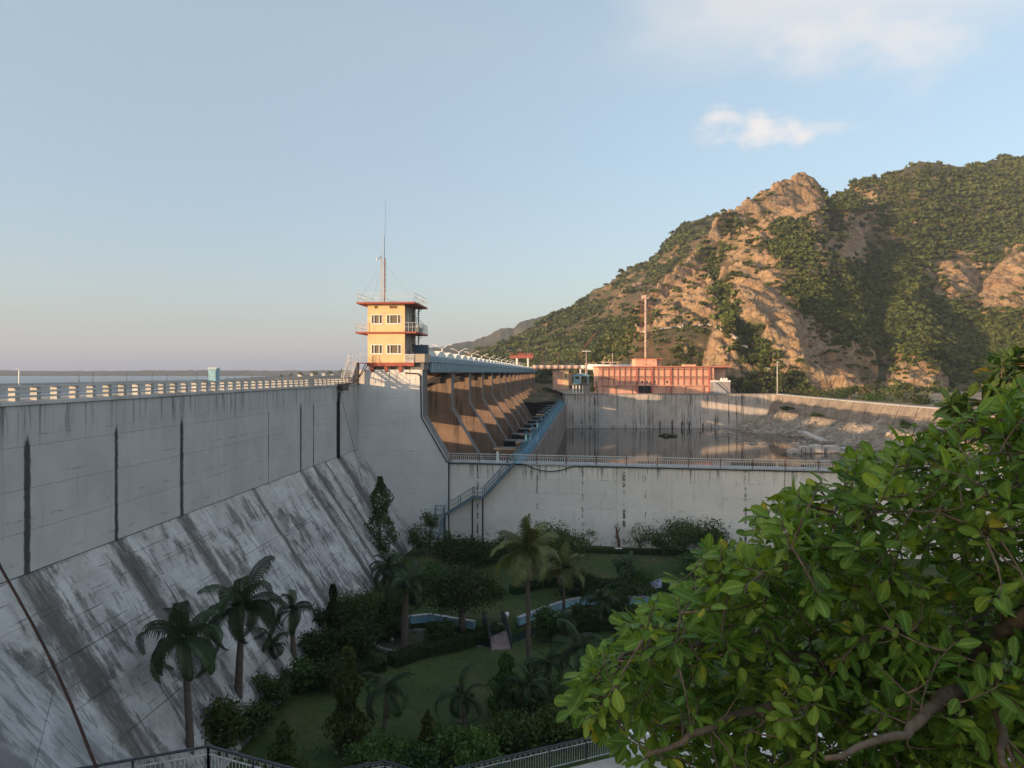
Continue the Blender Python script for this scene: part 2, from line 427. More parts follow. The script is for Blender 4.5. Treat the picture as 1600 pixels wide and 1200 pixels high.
m_wing = concrete('wing_concrete', (0.47, 0.48, 0.48), (0.13, 0.13, 0.13), None, streak=(0.2, 0.2, 0.2), amount=0.85, lo=0.44, hi=0.60, patch=(0.5, 2.2, 0.5))
m_block = concrete('abutment_whitewash', (0.70, 0.675, 0.65), (0.34, 0.32, 0.30), dam_ref, streak=(2.2, 1, 0.12), amount=0.35, lo=0.52, hi=0.75, drips=(-0.6, 1.2), courses=1.5, per_piece=0.05, mottled=0.10, speck=0.25)
m_pier = concrete('pier_concrete', (0.27, 0.185, 0.135), (0.05, 0.043, 0.038), dam_ref, streak=(1.8, 1.8, 0.09), amount=0.85, lo=0.47, hi=0.62)
m_pier_end = concrete('pier_end_concrete', (0.19, 0.185, 0.18), (0.08, 0.08, 0.08), dam_ref, streak=(2, 2, 0.12), amount=0.5)
m_glacis = concrete('spillway_concrete', (0.24, 0.22, 0.20), (0.07, 0.065, 0.06), dam_ref, streak=(0.12, 1.6, 0.12), amount=0.85, lo=0.44, hi=0.62)
m_black_con = concrete('wet_shaded_concrete', (0.026, 0.026, 0.028), (0.010, 0.010, 0.010), None, amount=0.8)  # near black for wet and algae, with shade darkened into the colour
m_pier_top = plain('pier_top_concrete', (0.10, 0.10, 0.10), 0.8, 0.2)
m_train = concrete('training_wall_whitewash', (0.86, 0.775, 0.69), (0.24, 0.215, 0.19), None, streak=(2.0, 2.0, 0.16), amount=0.5, lo=0.54, hi=0.78,
                   per_piece=0.08, mottled=0.10, blotch=(0.62, 0.585, 0.54), speck=0.4, drips=(-9.9, 1.5), damp=-16.6, courses=1.46, weeps=[(-3.6, .10), (2.6, .07), (7.2, .07), (11.3, .16), (13.4, .05), (22.9, .11), (26.5, .05), (29.8, .09), (32.6, .07), (38, .1)])
m_far_wall = concrete('river_wall_concrete', (0.64, 0.545, 0.47), (0.045, 0.04, 0.036), None, streak=(1.5, 1.5, 0.035), amount=0.95, lo=0.53, hi=0.60, grain=1.0,
                      per_piece=0.12, second=(0.50, 0.47, 0.44), drips=(-8.0, 3.0))
m_bank_wall = concrete('bank_wall_concrete', (0.30, 0.24, 0.19), (0.11, 0.095, 0.08), None, streak=(0.8, 0.8, 0.1), amount=0.8, lo=0.45, hi=0.65, blotch=(0.42, 0.38, 0.33), per_piece=0.4)
m_weir = concrete('weir_wall_concrete', (0.27, 0.23, 0.20), (0.055, 0.05, 0.048), None, streak=(2, 2, 0.05), amount=0.9, lo=0.44, hi=0.58)
m_deck = plain('deck_concrete', (0.36, 0.36, 0.36), 0.85, 0.2, 1.5, dirt=(0.16, 0.15, 0.14))
m_cap = concrete('parapet_concrete', (0.56, 0.55, 0.53), (0.15, 0.13, 0.11), dam_ref, streak=(3, 3, 0.6), amount=0.6, lo=0.5, hi=0.7)
m_rust = plain('rusty_steel', (0.17, 0.075, 0.05), 0.75, 0.35, 6)
m_dark_steel = plain('dark_steel', (0.045, 0.045, 0.05), 0.5, 0.3, 5)
m_pale_steel = plain('pale_painted_steel', (0.55, 0.53, 0.50), 0.5, 0.15, 4, dirt=(0.25, 0.17, 0.12))
m_blue_dark = plain('dark_blue_steel', (0.022, 0.062, 0.105), 0.5, 0.3, 2, dirt=(0.05, 0.07, 0.09))
m_blue_light = plain('light_blue_steel', (0.20, 0.36, 0.44), 0.55, 0.25, 3, dirt=(0.20, 0.20, 0.2))
m_blue_grey = plain('blue_grey_paint', (0.13, 0.19, 0.23), 0.55, 0.2, 4, dirt=(0.08, 0.09, 0.1))
m_cage = plain('pale_blue_cage_paint', (0.36, 0.50, 0.56), 0.55, 0.2, 2, dirt=(0.24, 0.30, 0.32))
m_foot = plain('footbridge_blue', (0.075, 0.20, 0.275), 0.6, 0.35, 2.5, dirt=(0.06, 0.09, 0.11))
m_hood = plain('pale_hood_sheet', (0.70, 0.72, 0.68), 0.5, 0.10, 1.5, dirt=(0.38, 0.38, 0.36))
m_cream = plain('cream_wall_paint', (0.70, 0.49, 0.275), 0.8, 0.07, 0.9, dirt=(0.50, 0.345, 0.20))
m_red = plain('red_oxide_paint', (0.33, 0.095, 0.07), 0.7, 0.15, 3, dirt=(0.22, 0.06, 0.05))
m_white = plain('white_paint', (0.74, 0.73, 0.70), 0.6, 0.06, 4, dirt=(0.5, 0.47, 0.42))
m_glass = Mat('window_glass', 0.12).col((0.17, 0.14, 0.10)).m
m_curtain = plain('curtain_cloth', (0.34, 0.25, 0.14), 0.9, 0.2, 5)
m_shade_wall = plain('tower_side_shaded', (0.38, 0.33, 0.27), 0.85, 0.15, 2, dirt=(0.22, 0.19, 0.16))  # darker copy of the cream wall: the side's shade is in the colour
m_pink = plain('salmon_wall_paint', (0.64, 0.355, 0.25), 0.85, 0.14, 0.35, dirt=(0.38, 0.23, 0.17))
m_pink_dull = plain('dull_salmon_paint', (0.60, 0.36, 0.26), 0.85, 0.12, 0.5, dirt=(0.40, 0.26, 0.20))
m_maroon = plain('maroon_trim', (0.40, 0.13, 0.10), 0.75, 0.15, 2)
m_dark_glass = Mat('dark_window', 0.25).col((0.05, 0.045, 0.04)).m
m_black = plain('black_rubber', (0.018, 0.018, 0.018), 0.6, 0.2, 5)
m_grey_wall = concrete('grey_wall_concrete', (0.36, 0.32, 0.31), (0.16, 0.15, 0.14), None, streak=(0.6, 0.6, 0.06), amount=0.5)
m_pipe = plain('pipe_pink_paint', (0.52, 0.36, 0.31), 0.7, 0.2, 0.4, dirt=(0.34, 0.30, 0.28))

# ------------------------------------------------------------------ the setting: ground, water
m_earth = Mat('dry_earth', 0.95)
m_earth.col(m_earth.mix(m_earth.rng(m_earth.noise(m_earth.pos(), 0.05, 6, 0.65), 0.35, 0.65), (0.20, 0.15, 0.10), (0.11, 0.11, 0.06)))
m_earth = m_earth.m
def water(name, c, rough, wave, strength):
    M = Mat(name, rough); M.b.inputs['Specular IOR Level'].default_value = 0.5; M.b.inputs['IOR'].default_value = 1.33
    p = M.pos(); M.col(M.mix(M.rng(M.noise(p, 0.03, 4, 0.6), 0.35, 0.65), c, tuple(x * 0.75 for x in c)))
    M.bump(M.noise(M.scale(p, wave), 1.0, 4, 0.6), strength, 0.05); return M.m
m_lake = water('lake_water', (0.10, 0.15, 0.18), 0.3, (0.5, 0.25, 1), 1.0)
m_pool = water('pool_water', (0.030, 0.027, 0.022), 0.05, (1.6, 0.6, 1), 0.10)
def sheet(name, pts, z, m, kind='structure'):
    o = obj(name, None)
    return o
def flat(name, poly, z, m):
    b = MB(); b.add([(x, y, z) for x, y in poly], [tuple(range(len(poly)))])
    o = b.build(name, m); o['kind'] = 'structure'; return o
flat('ground', [(-16000, -3000), (16000, -3000), (16000, 16000), (-16000, 16000)], -34, m_earth)
dx = 0.0649
flat('lake_water', [(-9000, -200), (-24.5 - 200*dx - 80*dx + 0.0, -200), (-24.5 + (430-80)*dx, 430), (60, 900), (200, 6500), (-9000, 6500)], -9.5, m_lake)
flat('river_pool_water', [(-9, 81.6), (-6, 80.7), (59, 68.3), (150, 66), (150, 236), (-9 + 10, 236), (10, 430), (-2, 430)], -16.8, m_pool)

# ------------------------------------------------------------------ the rocky hill
SIL = {
 'A':  ([(900,600),(920,575),(950,545),(975,515),(1000,480),(1050,430),(1100,385),(1125,345),(1140,334),(1160,319),(1200,297),(1225,285),(1250,280),(1272,284),(1285,296),(1296,318),(1322,326),(1345,365),(1368,410),(1385,450),(1410,510),(1450,585),(1480,620)],
         [(900,330),(1000,360),(1140,440),(1250,475),(1300,475),(1345,470),(1400,455),(1480,420)], 262, -8.0, 'A'),
 'B':  ([(560,640),(640,600),(700,574),(731,552),(770,538),(803,529),(850,510),(880,489),(910,467),(950,442),(980,420),(1010,406),(1040,382),(1065,354),(1090,341),(1140,331),(1180,332),(1250,345),(1400,420),(1500,470)],
         [(560,560),(700,620),(850,660),(1000,680),(1140,700),(1400,720)], 400, -8.0, 'B'),
 'C':  ([(1150,420),(1240,345),(1275,322),(1300,307),(1330,294),(1352,286),(1372,281),(1400,269),(1430,256),(1462,257),(1500,259),(1560,252),(1600,247),(1660,240),(1760,262),(2000,330),(2300,400)],
         [(1150,540),(1300,560),(1430,590),(1600,650),(2300,750)], 272, -6.0, 'C'),
 'D':  ([(1360,560),(1390,480),(1412,452),(1450,424),(1490,398),(1512,412),(1530,432),(1548,414),(1575,392),(1620,372),(1680,350),(1800,330),(2000,330),(2300,360)],
         [(1360,420),(1490,470),(1620,500),(2300,560)], 345, 12.0, 'D'),
 'V':  ([(1270,640),(1290,540),(1320,478),(1360,428),(1400,398),(1440,412),(1475,452),(1520,500),(1580,520),(1640,600)],
         [(1270,400),(1340,420),(1400,432),(1500,420),(1640,400)], 262, -8.0, 'G'),
 'E':  ([(1100,520),(1120,478),(1150,441),(1182,446),(1215,458),(1247,474),(1262,505),(1290,545),(1315,562),(1345,585),(1363,612),(1372,645),(1400,680)],
         [(1100,330),(1180,325),(1250,310),(1310,285),(1370,262),(1400,255)], 240, -9.5, 'E'),
 'E2': ([(1360,640),(1385,590),(1405,555),(1432,546),(1456,562),(1472,592),(1484,622),(1500,660)],
         [(1360,290),(1430,300),(1500,280)], 248, -9.5, 'E'),
 'F':  ([(950,600),(975,545),(1000,521),(1040,513),(1075,509),(1112,508),(1140,520),(1165,543),(1185,570),(1212,606),(1240,640)],
         [(950,300),(1110,310),(1240,290)], 262, -8.0, 'F'),
 'G':  ([(1000,640),(1200,618),(1330,624),(1450,612),(1480,604),(1520,585),(1600,545),(1700,520),(2300,520)], [(1000,300),(1480,340),(1600,360),(2300,400)], 240, -9.0, 'G'),
}
def make_hill():
    U = np.concatenate([np.linspace(540, 860, 110, endpoint=False), np.linspace(860, 1640, 620, endpoint=False), np.linspace(1640, 2250, 80)])
    Ys = np.concatenate([np.linspace(236, 330, 120, endpoint=False), np.linspace(330, 520, 190, endpoint=False), np.linspace(520, 960, 150)])
    u, Y = np.meshgrid(U, Ys)
    X = (u - 800) / FPX * Y
    # wander the sample positions a little so that no edge runs straight up the slope
    uu = u + (fbm(X/30, Y/30, 4, 5) - 0.5) * 16 * 2
    Z = np.full_like(u, -9.2) + sstep(Y, 300, 520) * 3
    lay = np.zeros_like(u); tt = np.zeros_like(u)
    nz = fbm(X/45, Y/45, 5, 3) - 0.5
    for li, (k, (sil, yc, yf, zf, typ)) in enumerate(SIL.items()):
        s = np.array(sil, float); y = np.array(yc, float)
        v = np.interp(uu, s[:, 0], s[:, 1], left=760, right=760 if s[-1, 0] < 2000 else s[-1, 1]); Yc = np.interp(uu, y[:, 0], y[:, 1])
        zc = (HOR - v) / FPX * Yc
        zf = np.minimum(zf, zc - 1)
        t = (Y - yf) / (Yc - yf)
        tc = np.clip(t, 0, 1)
        if typ == 'A': g = np.interp(tc, [0, .50, .80, .90, .97, 1], [0, .52, .76, .82, .98, 1])
        elif typ == 'E': g = np.interp(tc, [0, .10, .5, 1], [0, .30, .68, 1])
        elif typ == 'D': g = np.interp(tc, [0, .25, .7, 1], [0, .34, .82, 1])
        elif typ == 'F': g = np.interp(tc, [0, .3, .7, 1], [0, .45, .85, 1])
        elif typ == 'C': g = np.interp(tc, [0, .3, .6, .8, 1], [0, .15, .5, .78, 1])
        else: g = tc**1.05
        z = zf + (zc - zf) * g
        back = np.clip(t - 1, 0, None)
        z = np.where(t > 1, zc - back * (Yc - yf) * 0.75, z)
        z = np.where(t < 0, zf + t * (Yc - yf) * 0.35, z)
        m = z > Z
        lay = np.where(m, li + 1, lay); tt = np.where(m, tc, tt)
        Z = np.maximum(Z, z)
    typs = [''] + [x[4] for x in SIL.values()]
    T = np.array(typs, dtype=object)[lay.astype(int)]
    rock = np.zeros_like(u)
    px = u; py = HOR - Z / Y * FPX
    rn = fbm(X/14, Y/14 + Z/10, 5, 21)
    rn2 = fbm((X + Z)/9, (Y - Z)/26, 5, 31)          # beds dip to the right
    rock += np.where(T == 'E', 0.85, 0) + np.where(T == 'A', 0.42, 0) + np.where(T == 'D', 0.45, 0) + np.where(T == 'F', 0.22, 0) + np.where(T == 'B', 0.02, 0) + np.where(T == 'C', 0.0, 0)
    rock += 0.25 * (T == 'E') + 0.10 * (T == 'A')
    def blob(cu, cv, ru, rv, rot=0.0):
        c, s_ = math.cos(rot), math.sin(rot)
        a = ((px - cu)*c + (py - cv)*s_) / ru; b = (-(px - cu)*s_ + (py - cv)*c) / rv
        return np.exp(-(a*a + b*b))
    # crags, bare ribs and gullies where the photograph has them
    for cu, cv, ru, rv, ro, w in ((1245,312,52,34,0.1,.75),(1335,372,32,58,0.35,.8),(1195,350,30,26,-.5,.5),(1180,420,60,40,.5,.3),(1075,455,60,34,-.3,.5),(1080,490,60,20,.2,.3),
                                  (980,455,45,12,-.6,.5),(1010,430,40,10,-.6,.35),(1290,440,16,50,.15,.5),(1355,300,18,12,0,.7),(1450,445,30,40,.5,.4),(1545,455,50,30,.4,.5),(1520,400,30,16,0,.2),
                                  (1455,355,26,7,0,.35),(1465,600,10,26,.2,.5),(1165,325,20,10,0,.5),(960,430,14,6,-.6,.5),(890,470,12,4,-.6,.4),(1540,560,34,8,-.5,.55),(1485,345,60,10,.1,.2)):
        rock += w * blob(cu, cv, ru, rv, ro)
    for cu, cv, ru, rv, ro, w in ((1140,470,14,52,-.28,.8),(1185,540,26,40,-.5,.9),(1330,470,60,46,.2,.7),(1420,500,70,46,.3,.8),(1400,420,40,30,0,.6),(1235,352,30,13,0,.8),(1230,385,36,14,0,.4),
                                  (1265,455,26,22,0,.4),(1500,540,50,40,0,.6),(1240,600,16,16,0,.5),(1150,345,12,8,0,.2),(1318,410,8,5,0,.2)):
        rock -= w * blob(cu, cv, ru, rv, ro)
    gull = np.zeros_like(u)
    for cu, cv, ru, rv, ro, w in ((1122,440,7,42,-.28,1),(1165,520,12,50,-.55,1),(1325,470,40,40,.3,.4)):
        gull += w * blob(cu, cv, ru, rv, ro)
    rock = rock + (rn - 0.5) * 1.5 + (rn2 - 0.5) * 0.7
    rk = sstep(rock, 0.30, 0.62)
    # relief
    Z = Z + nz * 9 * sstep(Y, 250, 330) * (1 - 0.6 * (T == 'A'))
    crag = ridged((X + 0.8*Z)/16, (Y - Z)/30, 5, 51) - 0.5
    crag2 = ridged((X + Z)/5.0, (Y*0.6 - Z)/9, 4, 77) - 0.5
    bed = (X*0.75 + Z*1.0 + (fbm(X/20, Y/20, 4, 88) - .5) * 14) / 7.5
    saw = np.abs(2*(bed - np.floor(bed)) - 1) ** 0.6
    blk = np.floor(fbm(X/5.5, (Y - Z)/7.0, 3, 99) * 7) / 7
    Z = Z + rk * (crag * 6.0 + crag2 * 3.4 + (saw - .5) * 2.6 + (blk - .5) * 5.0) + (1 - rk) * (fbm(X/6, Y/6, 4, 61) - 0.5) * 1.4
    Z = Z - gull * 5.0
    Z = np.where(Y < 240, np.minimum(Z, -8.5), Z)
    veg = fbm(X/22, Y/30, 5, 91)
    V = np.stack([X, Y, Z], -1).reshape(-1, 3)
    nu = len(U); ny = len(Ys)
    i = (np.arange(ny - 1)[:, None] * nu + np.arange(nu - 1)[None, :]).ravel()
    F = np.stack([i, i + 1, i + nu + 1, i + nu], -1)
    return V, F, rk, veg, T, X, Y, Z, U, Ys
HV, HF, h_rk, h_veg, h_T, hX, hY, hZ, hU, hYs = make_hill()

M = Mat('hillside_rock_and_scrub', 0.95); p = M.pos()
rk = M.attr('rock'); vg = M.attr('veg')
dip = M.scale(p, (1.0, 0.6, 1.6), (0, R(42), 0))
strat = M.noise(M.scale(dip, (0.05, 0.05, 0.45)), 1.0, 7, 0.7)
rockc = M.mix(M.rng(M.noise(p, 0.035, 5, 0.62), 0.38, 0.62), (0.34, 0.205, 0.105), (0.29, 0.155, 0.085))
rockc = M.mix(M.rng(strat, 0.36, 0.62), rockc, (0.40, 0.265, 0.15))
rockc = M.mix(M.rng(M.noise(dip, 0.55, 6, 0.75), 0.52, 0.66, 0, 0.85), rockc, (0.085, 0.060, 0.04))
rockc = M.mix(M.rng(M.noise(p, 0.20, 6, 0.7), 0.50, 0.64, 0, 0.6), rockc, (0.13, 0.115, 0.05))
soil = M.mix(M.rng(M.noise(p, 0.09, 6, 0.66), 0.36, 0.62), (0.19, 0.115, 0.06), (0.115, 0.095, 0.04))
soil = M.mix(M.rng(M.noise(p, 0.5, 6, 0.72), 0.50, 0.66, 0, 0.75), soil, (0.060, 0.065, 0.024))
soil = M.mix(M.rng(M.noise(p, 1.1, 3, 0.7), 0.64, 0.72, 0, 0.7), soil, (0.36, 0.26, 0.17))
green = M.mix(M.rng(M.noise(p, 0.25, 5, 0.7), 0.35, 0.65), (0.045, 0.055, 0.020), (0.085, 0.080, 0.032))
soil = M.mix(M.rng(vg, 0.46, 0.60, 0, 0.85), soil, green)
wn_ = M.n('ShaderNodeTexNoise'); M.put(wn_.inputs['Vector'], p); wn_.inputs['Scale'].default_value = .25; wn_.inputs['Detail'].default_value = 5
vm = M.n('ShaderNodeVectorMath', operation='MULTIPLY_ADD'); M.put(vm.inputs[0], wn_.outputs['Color']); vm.inputs[1].default_value = (5, 5, 5); M.put(vm.inputs[2], dip); dipw = vm.outputs[0]
vor = M.n('ShaderNodeTexVoronoi', feature='DISTANCE_TO_EDGE'); M.put(vor.inputs['Vector'], M.scale(dipw, (.5, .4, 1.0))); vor.inputs['Scale'].default_value = .30
vc = M.n('ShaderNodeTexVoronoi', feature='F1'); M.put(vc.inputs['Vector'], M.scale(dipw, (.5, .4, 1.0))); vc.inputs['Scale'].default_value = .30
rockc = M.mix(M.rng(M.sep(vc.outputs['Color'])[0], .2, .9, 0, .45), rockc, (0.46, 0.33, 0.20))
rockc = M.mix(M.rng(vor.outputs['Distance'], 0.0, .08, .55, 0), rockc, (0.07, 0.05, 0.035))
v2 = M.n('ShaderNodeTexVoronoi', feature='DISTANCE_TO_EDGE'); M.put(v2.inputs['Vector'], dipw); v2.inputs['Scale'].default_value = .75
rockc = M.mix(M.rng(v2.outputs['Distance'], 0.0, .07, .4, 0), rockc, (0.09, 0.065, 0.045))
M.col(M.mix(rk, soil, rockc))
M.bump(M.math('ADD', M.noise(dip, 0.5, 7, 0.7), M.noise(p, 0.9, 5, 0.7)), 0.7, 1.2)
m_hill = M.m
me = np_mesh('hill', HV, HF, m_hill, smooth=False)
for nm, arr in (('rock', h_rk), ('veg', h_veg)):
    a = me.attributes.new(nm, 'FLOAT', 'POINT'); a.data.foreach_set('value', arr.astype(np.float32).ravel())
props(obj('rocky_hill', me), kind='structure')

# the long hazy ridge behind, and the far shores of the lake
def ridge(name, sil, Y, depth, zb, m, seed, rough=1.0, n=260):
    s = np.array(sil, float); U = np.linspace(s[0, 0], s[-1, 0], n)
    z = (HOR - np.interp(U, s[:, 0], s[:, 1])) / FPX * Y
    z = z + (fbm(U/9.0, U*0 + seed, 5, seed) - 0.5) * rough
    ks = np.linspace(0, 1, 28); V = []
    for kf in list(ks) + [1.25]:
        yy = Y - depth * (1 - kf)
        x = (U - 800) / FPX * Y
        zz = zb + (z - zb) * (min(kf, 1) ** 1.15) - (max(kf, 1) - 1) * 2.5 * (z - zb)
        zz = zz + (fbm(x / (depth*0.18), np.full_like(x, yy) / (depth*0.18), 5, seed + 3) - 0.5) * (z - zb) * 0.35 * math.sin(math.pi * min(kf, 1))
        V.append(np.stack([x, np.full_like(x, yy), zz], -1))
    V = np.concatenate(V); k = len(ks) + 1
    i = (np.arange(k - 1)[:, None] * n + np.arange(n - 1)[None, :]).ravel()
    return props(obj(name, np_mesh(name, V, np.stack([i, i+1, i+n+1, i+n], -1), m, True)), kind='structure')
M = Mat('scrub_far', 0.95); p = M.pos()
c = M.mix(M.rng(M.noise(p, 0.012, 7, 0.75), 0.38, 0.62), (0.05, 0.06, 0.03), (0.12, 0.10, 0.06))
c = M.mix(M.rng(M.noise(p, 0.05, 5, 0.75), 0.55, 0.66, 0, 0.8), c, (0.028, 0.040, 0.018))
M.col(c); M.bump(M.noise(p, 0.06, 6, 0.75), 0.9, 8.0); m_far = M.m
ridge('hazy_ridge', [(590,582),(640,560),(666,545),(697,541),(738,533),(762,524),(781,514),(803,511),(812,505),(830,498),(868,491),(890,481),(920,470),(1000,440),(1100,420)], 1500, 500, -12, m_far, 5, 7.0)
ridge('far_lake_shore', [(-500,579.5),(-200,579.2),(0,578.6),(60,579.6),(200,579.2),(330,578.2),(420,579.0),(600,578.6),(760,579.0)], 2300, 300, -9.5, m_far, 9, 3.5, 500)
M = Mat('bare_headland', 0.95); p = M.pos()
M.col(M.mix(M.rng(M.noise(p, 0.05, 6, 0.7), 0.4, 0.6), (0.12, 0.10, 0.07), (0.055, 0.055, 0.032))); m_head = M.m
ridge('lake_headland', [(405,589),(430,587.4),(455,586),(480,585),(505,584),(530,583),(560,582.5),(640,583),(700,586)], 1150, 240, -9.5, m_head, 13, 0.8, 160)

# ------------------------------------------------------------------ garden lawn, yards, banks
M = Mat('lawn_grass', 0.9); p = M.pos()
c = M.mix(M.rng(M.noise(p, 0.22, 5, 0.65), 0.36, 0.64), (0.040, 0.070, 0.016), (0.062, 0.085, 0.022))
c = M.mix(M.rng(M.noise(p, 1.6, 6, 0.75), 0.45, 0.68, 0, 0.7), c, (0.026, 0.044, 0.010))
c = M.mix(M.rng(M.noise(p, 0.16, 5, 0.7), 0.54, 0.68, 0, 0.7), c, (0.105, 0.085, 0.042))
c = M.mix(M.rng(M.noise(p, 0.45, 6, 0.75), 0.55, 0.64, 0, 0.6), c, (0.085, 0.095, 0.030))
M.col(c); M.bump(M.noise(p, 9.0, 6, 0.8), 0.8, 0.08); m_lawn = M.m
def grid(name, x0, x1, y0, y1, nx, ny, zf, m, kind='structure'):
    x, y = np.meshgrid(np.linspace(x0, x1, nx), np.linspace(y0, y1, ny))
    V = np.stack([x, y, zf(x, y)], -1).reshape(-1, 3)
    i = (np.arange(ny - 1)[:, None] * nx + np.arange(nx - 1)[None, :]).ravel()
    return props(obj(name, np_mesh(name, V, np.stack([i, i+1, i+nx+1, i+nx], -1), m, True)), kind=kind)
def lawn_z(x, y):
    x = np.asarray(x, float); y = np.asarray(y, float)
    z = -17.62 + (fbm(x/9, y/9, 3, 4) - 0.5) * 0.35 - sstep(y, 66, 79) * 0.25
    # the channel: a trough along its curve
    d = y - chan_y(x)
    z = z - 0.95 * sstep(d, -3.6, -3.2) * (1 - sstep(d, -0.25, 0.15))
    z = z + 0.22 * sstep(d, 0.0, 1.0)
    return z
def chan_y(x):
    x = np.asarray(x, float)
    return np.interp(x, [-22, -11.8, -9.3, -5.9, -2.2, -0.6, 0.3, 2.4, 4.9, 10.5, 40], [49.5, 51.8, 53.2, 54.4, 52.6, 52.4, 53.4, 56.0, 58.4, 58.6, 56.5])
grid('garden_lawn', -16, 48, 29.5, 80.5, 400, 340, lawn_z, m_lawn)
yard = flat('powerhouse_yard', [(16.5, 231.2), (220, 231.2), (220, 330), (16.5, 330)], -6.62, plain('yard_gravel', (0.25, 0.20, 0.14), .95, .35, .12, dirt=(.10, .095, .05)))

M = Mat('rubble_bank', 0.95); p = M.pos()
c = M.mix(M.rng(M.noise(p, 0.35, 7, 0.75), 0.38, 0.62), (0.42, 0.35, 0.28), (0.22, 0.18, 0.135))
c = M.mix(M.rng(M.noise(p, 0.12, 4, 0.6), 0.52, 0.66, 0, 0.6), c, (0.085, 0.10, 0.04))
M.col(c); M.bump(M.noise(p, 0.9, 7, 0.75), 0.9, 0.6); m_rubble = M.m
def bank_z(x, y):
    w = np.interp(y, [120, 165, 229], [104, 92.5, 80])      # foot of the sloping wall
    d = w - x
    z = -11.9 - 5.6 * sstep(d, -1, 16 + 6 * (fbm(x/12, y/12, 3, 8) - .5)) + (fbm(x/3, y/3, 4, 18) - 0.5) * 2.0 + (ridged(x/7, y/7, 4, 28) - .5) * 1.8
    return np.where(d < -3, -12.0, z)
grid('rubble_bank', 52, 106, 118, 229.4, 150, 220, bank_z, m_rubble)
def rb_z(x, y): return -8.3 + (fbm(x/8, y/8, 4, 2) - .5) * 1.2 - 3.5 * (1 - sstep(x - np.interp(y, [60, 150], [96, 101]), -4, 6))
grid('right_river_bank', 88, 240, 55, 166, 90, 70, rb_z, m_earth if not hasattr(m_earth, 'm') else m_earth.m)

# ------------------------------------------------------------------ left dam: panels, cap, parapet
def prism_panel(q, s0, s1, depth, gap=0.012):
    """a face panel between s0 and s1; q = ((t0, z0), (t1, z1)) lower and upper edge; depth goes inward"""
    (t0, z0), (t1, z1) = q
    d = Vector((t1 - t0, 0, z1 - z0)).normalized(); nrm = Vector((-d.z, 0, d.x))      # points upstream
    a = Vector((t0, 0, z0)) + d * gap; b = Vector((t1, 0, z1)) - d * gap
    vs = []
    for s_ in (s0 + gap, s1 - gap):
        for pnt, k in ((a, 0), (b, 0), (b, depth), (a, depth)):
            qv = pnt + nrm * k; vs.append((qv.x, s_, qv.z))
    B = MB(); B.add(vs, [(0,1,2,3),(7,6,5,4),(0,4,5,1),(1,5,6,2),(2,6,7,3),(3,7,4,0)]); return B
SB = [-76, -69, -62.5, -56, -49.7, -43.6, -37.3, -31, -24.6, -17.7, -14.5, -7.4, -0.01]
ZB = -8.05; SL = 0.67
core = MB(); core.prism([(-7.5, -33), (-7.5, -1.32), (-0.22, -1.32), (-0.22, ZB - 0.25), (SL * 14 - 0.25, ZB - 14 - 0.2), (SL * 14 - 0.25, -33)], 'y', -90, 3.0)
core.build('dam_core', m_glacis, dam_ref)
pg = random.Random(3)
for a, b in zip(SB[:-1], SB[1:]):
    lifts = [-1.32, -2.95, -4.65, -6.35, ZB]
    for z1, z0 in zip(lifts[:-1], lifts[1:]):
        e = pg.uniform(-0.006, 0.008)
        prism_panel(((e, z0), (e, z1)), a, b, 0.3, 0.006).build('face_panel', m_dam_up, dam_ref)
    n = 9; L = 14.0 / n
    for k in range(n):
        cuts_ = [a] + ([a + (b - a) * pg.uniform(.3, .7)] if pg.random() < .75 else []) + [b]
        for c0, c1 in zip(cuts_[:-1], cuts_[1:]):
            e = pg.uniform(-0.02, 0.02)
            z1 = ZB - k * L; z0 = z1 - L
            if k == 0: z1 -= 0.02
            prism_panel(((SL * (ZB - z0) + e, z0), (SL * (ZB - z1) + e, z1)), c0, c1, 0.3, 0.007).build('slope_panel', m_dam_sl, dam_ref)
cp = MB(); cp.box(-7.6, 0.10, -90, -0.05, -1.31, -1.13); bevel(cp.build('deck_slab', m_cap, dam_ref), 0.02)
rs = MB(); rs.box(-7.2, -0.35, -90, 0.0, -1.13, -1.10); rs.build('roadway', m_deck, dam_ref)

par = empty('parapet_railing', DAM0, DAM_RZ, 'pale concrete post and rail parapet along the near edge of the dam road', 'parapet')
post = MB(); post.box(-0.29, 0.0, -0.13, 0.13, -1.128, -0.60); post_me = post.mesh('post', m_cap)
s_ = -2.2; k = 0
while s_ > -75:
    obj('post', post_me, par, (0, s_, 0)); s_ -= 1.232
for nm, z0, z1 in (('coping', -0.598, -0.52), ('rail', -0.80, -0.715), ('rail', -1.00, -0.915)):
    r_ = MB(); r_.box(0.002 if nm == 'rail' else -0.31, 0.075, -76, -1.9, z0, z1); r_.build(nm, m_cap, par)
up = empty('upstream_parapet_wall', DAM0, DAM_RZ, 'solid grey parapet wall along the lake side of the dam road', 'parapet wall')
w_ = MB(); w_.box(-7.6, -7.3, -90, -1.0, -1.128, -0.64); w_.build('wall', m_cap, up)
w_ = MB(); w_.box(-7.66, -7.24, -90, -1.0, -0.638, -0.56); w_.build('coping', m_cap, up)
ords = ['first', 'second', 'third', 'fourth', 'fifth', 'sixth', 'seventh', 'eighth', 'ninth', 'tenth', 'eleventh', 'twelfth', 'thirteenth', 'fourteenth', 'fifteenth', 'sixteenth', 'seventeenth', 'eighteenth', 'nineteenth', 'twentieth', 'twenty first', 'twenty second']
def dam_s(u, t):
    """distance along the dam axis at which something t metres off its face stands in column u"""
    k = (u - 800) / FPX       # (X0 + t + dx*s) = k * (80 + s)
    return (-16.2 + t - k * 80) / (k - dx)
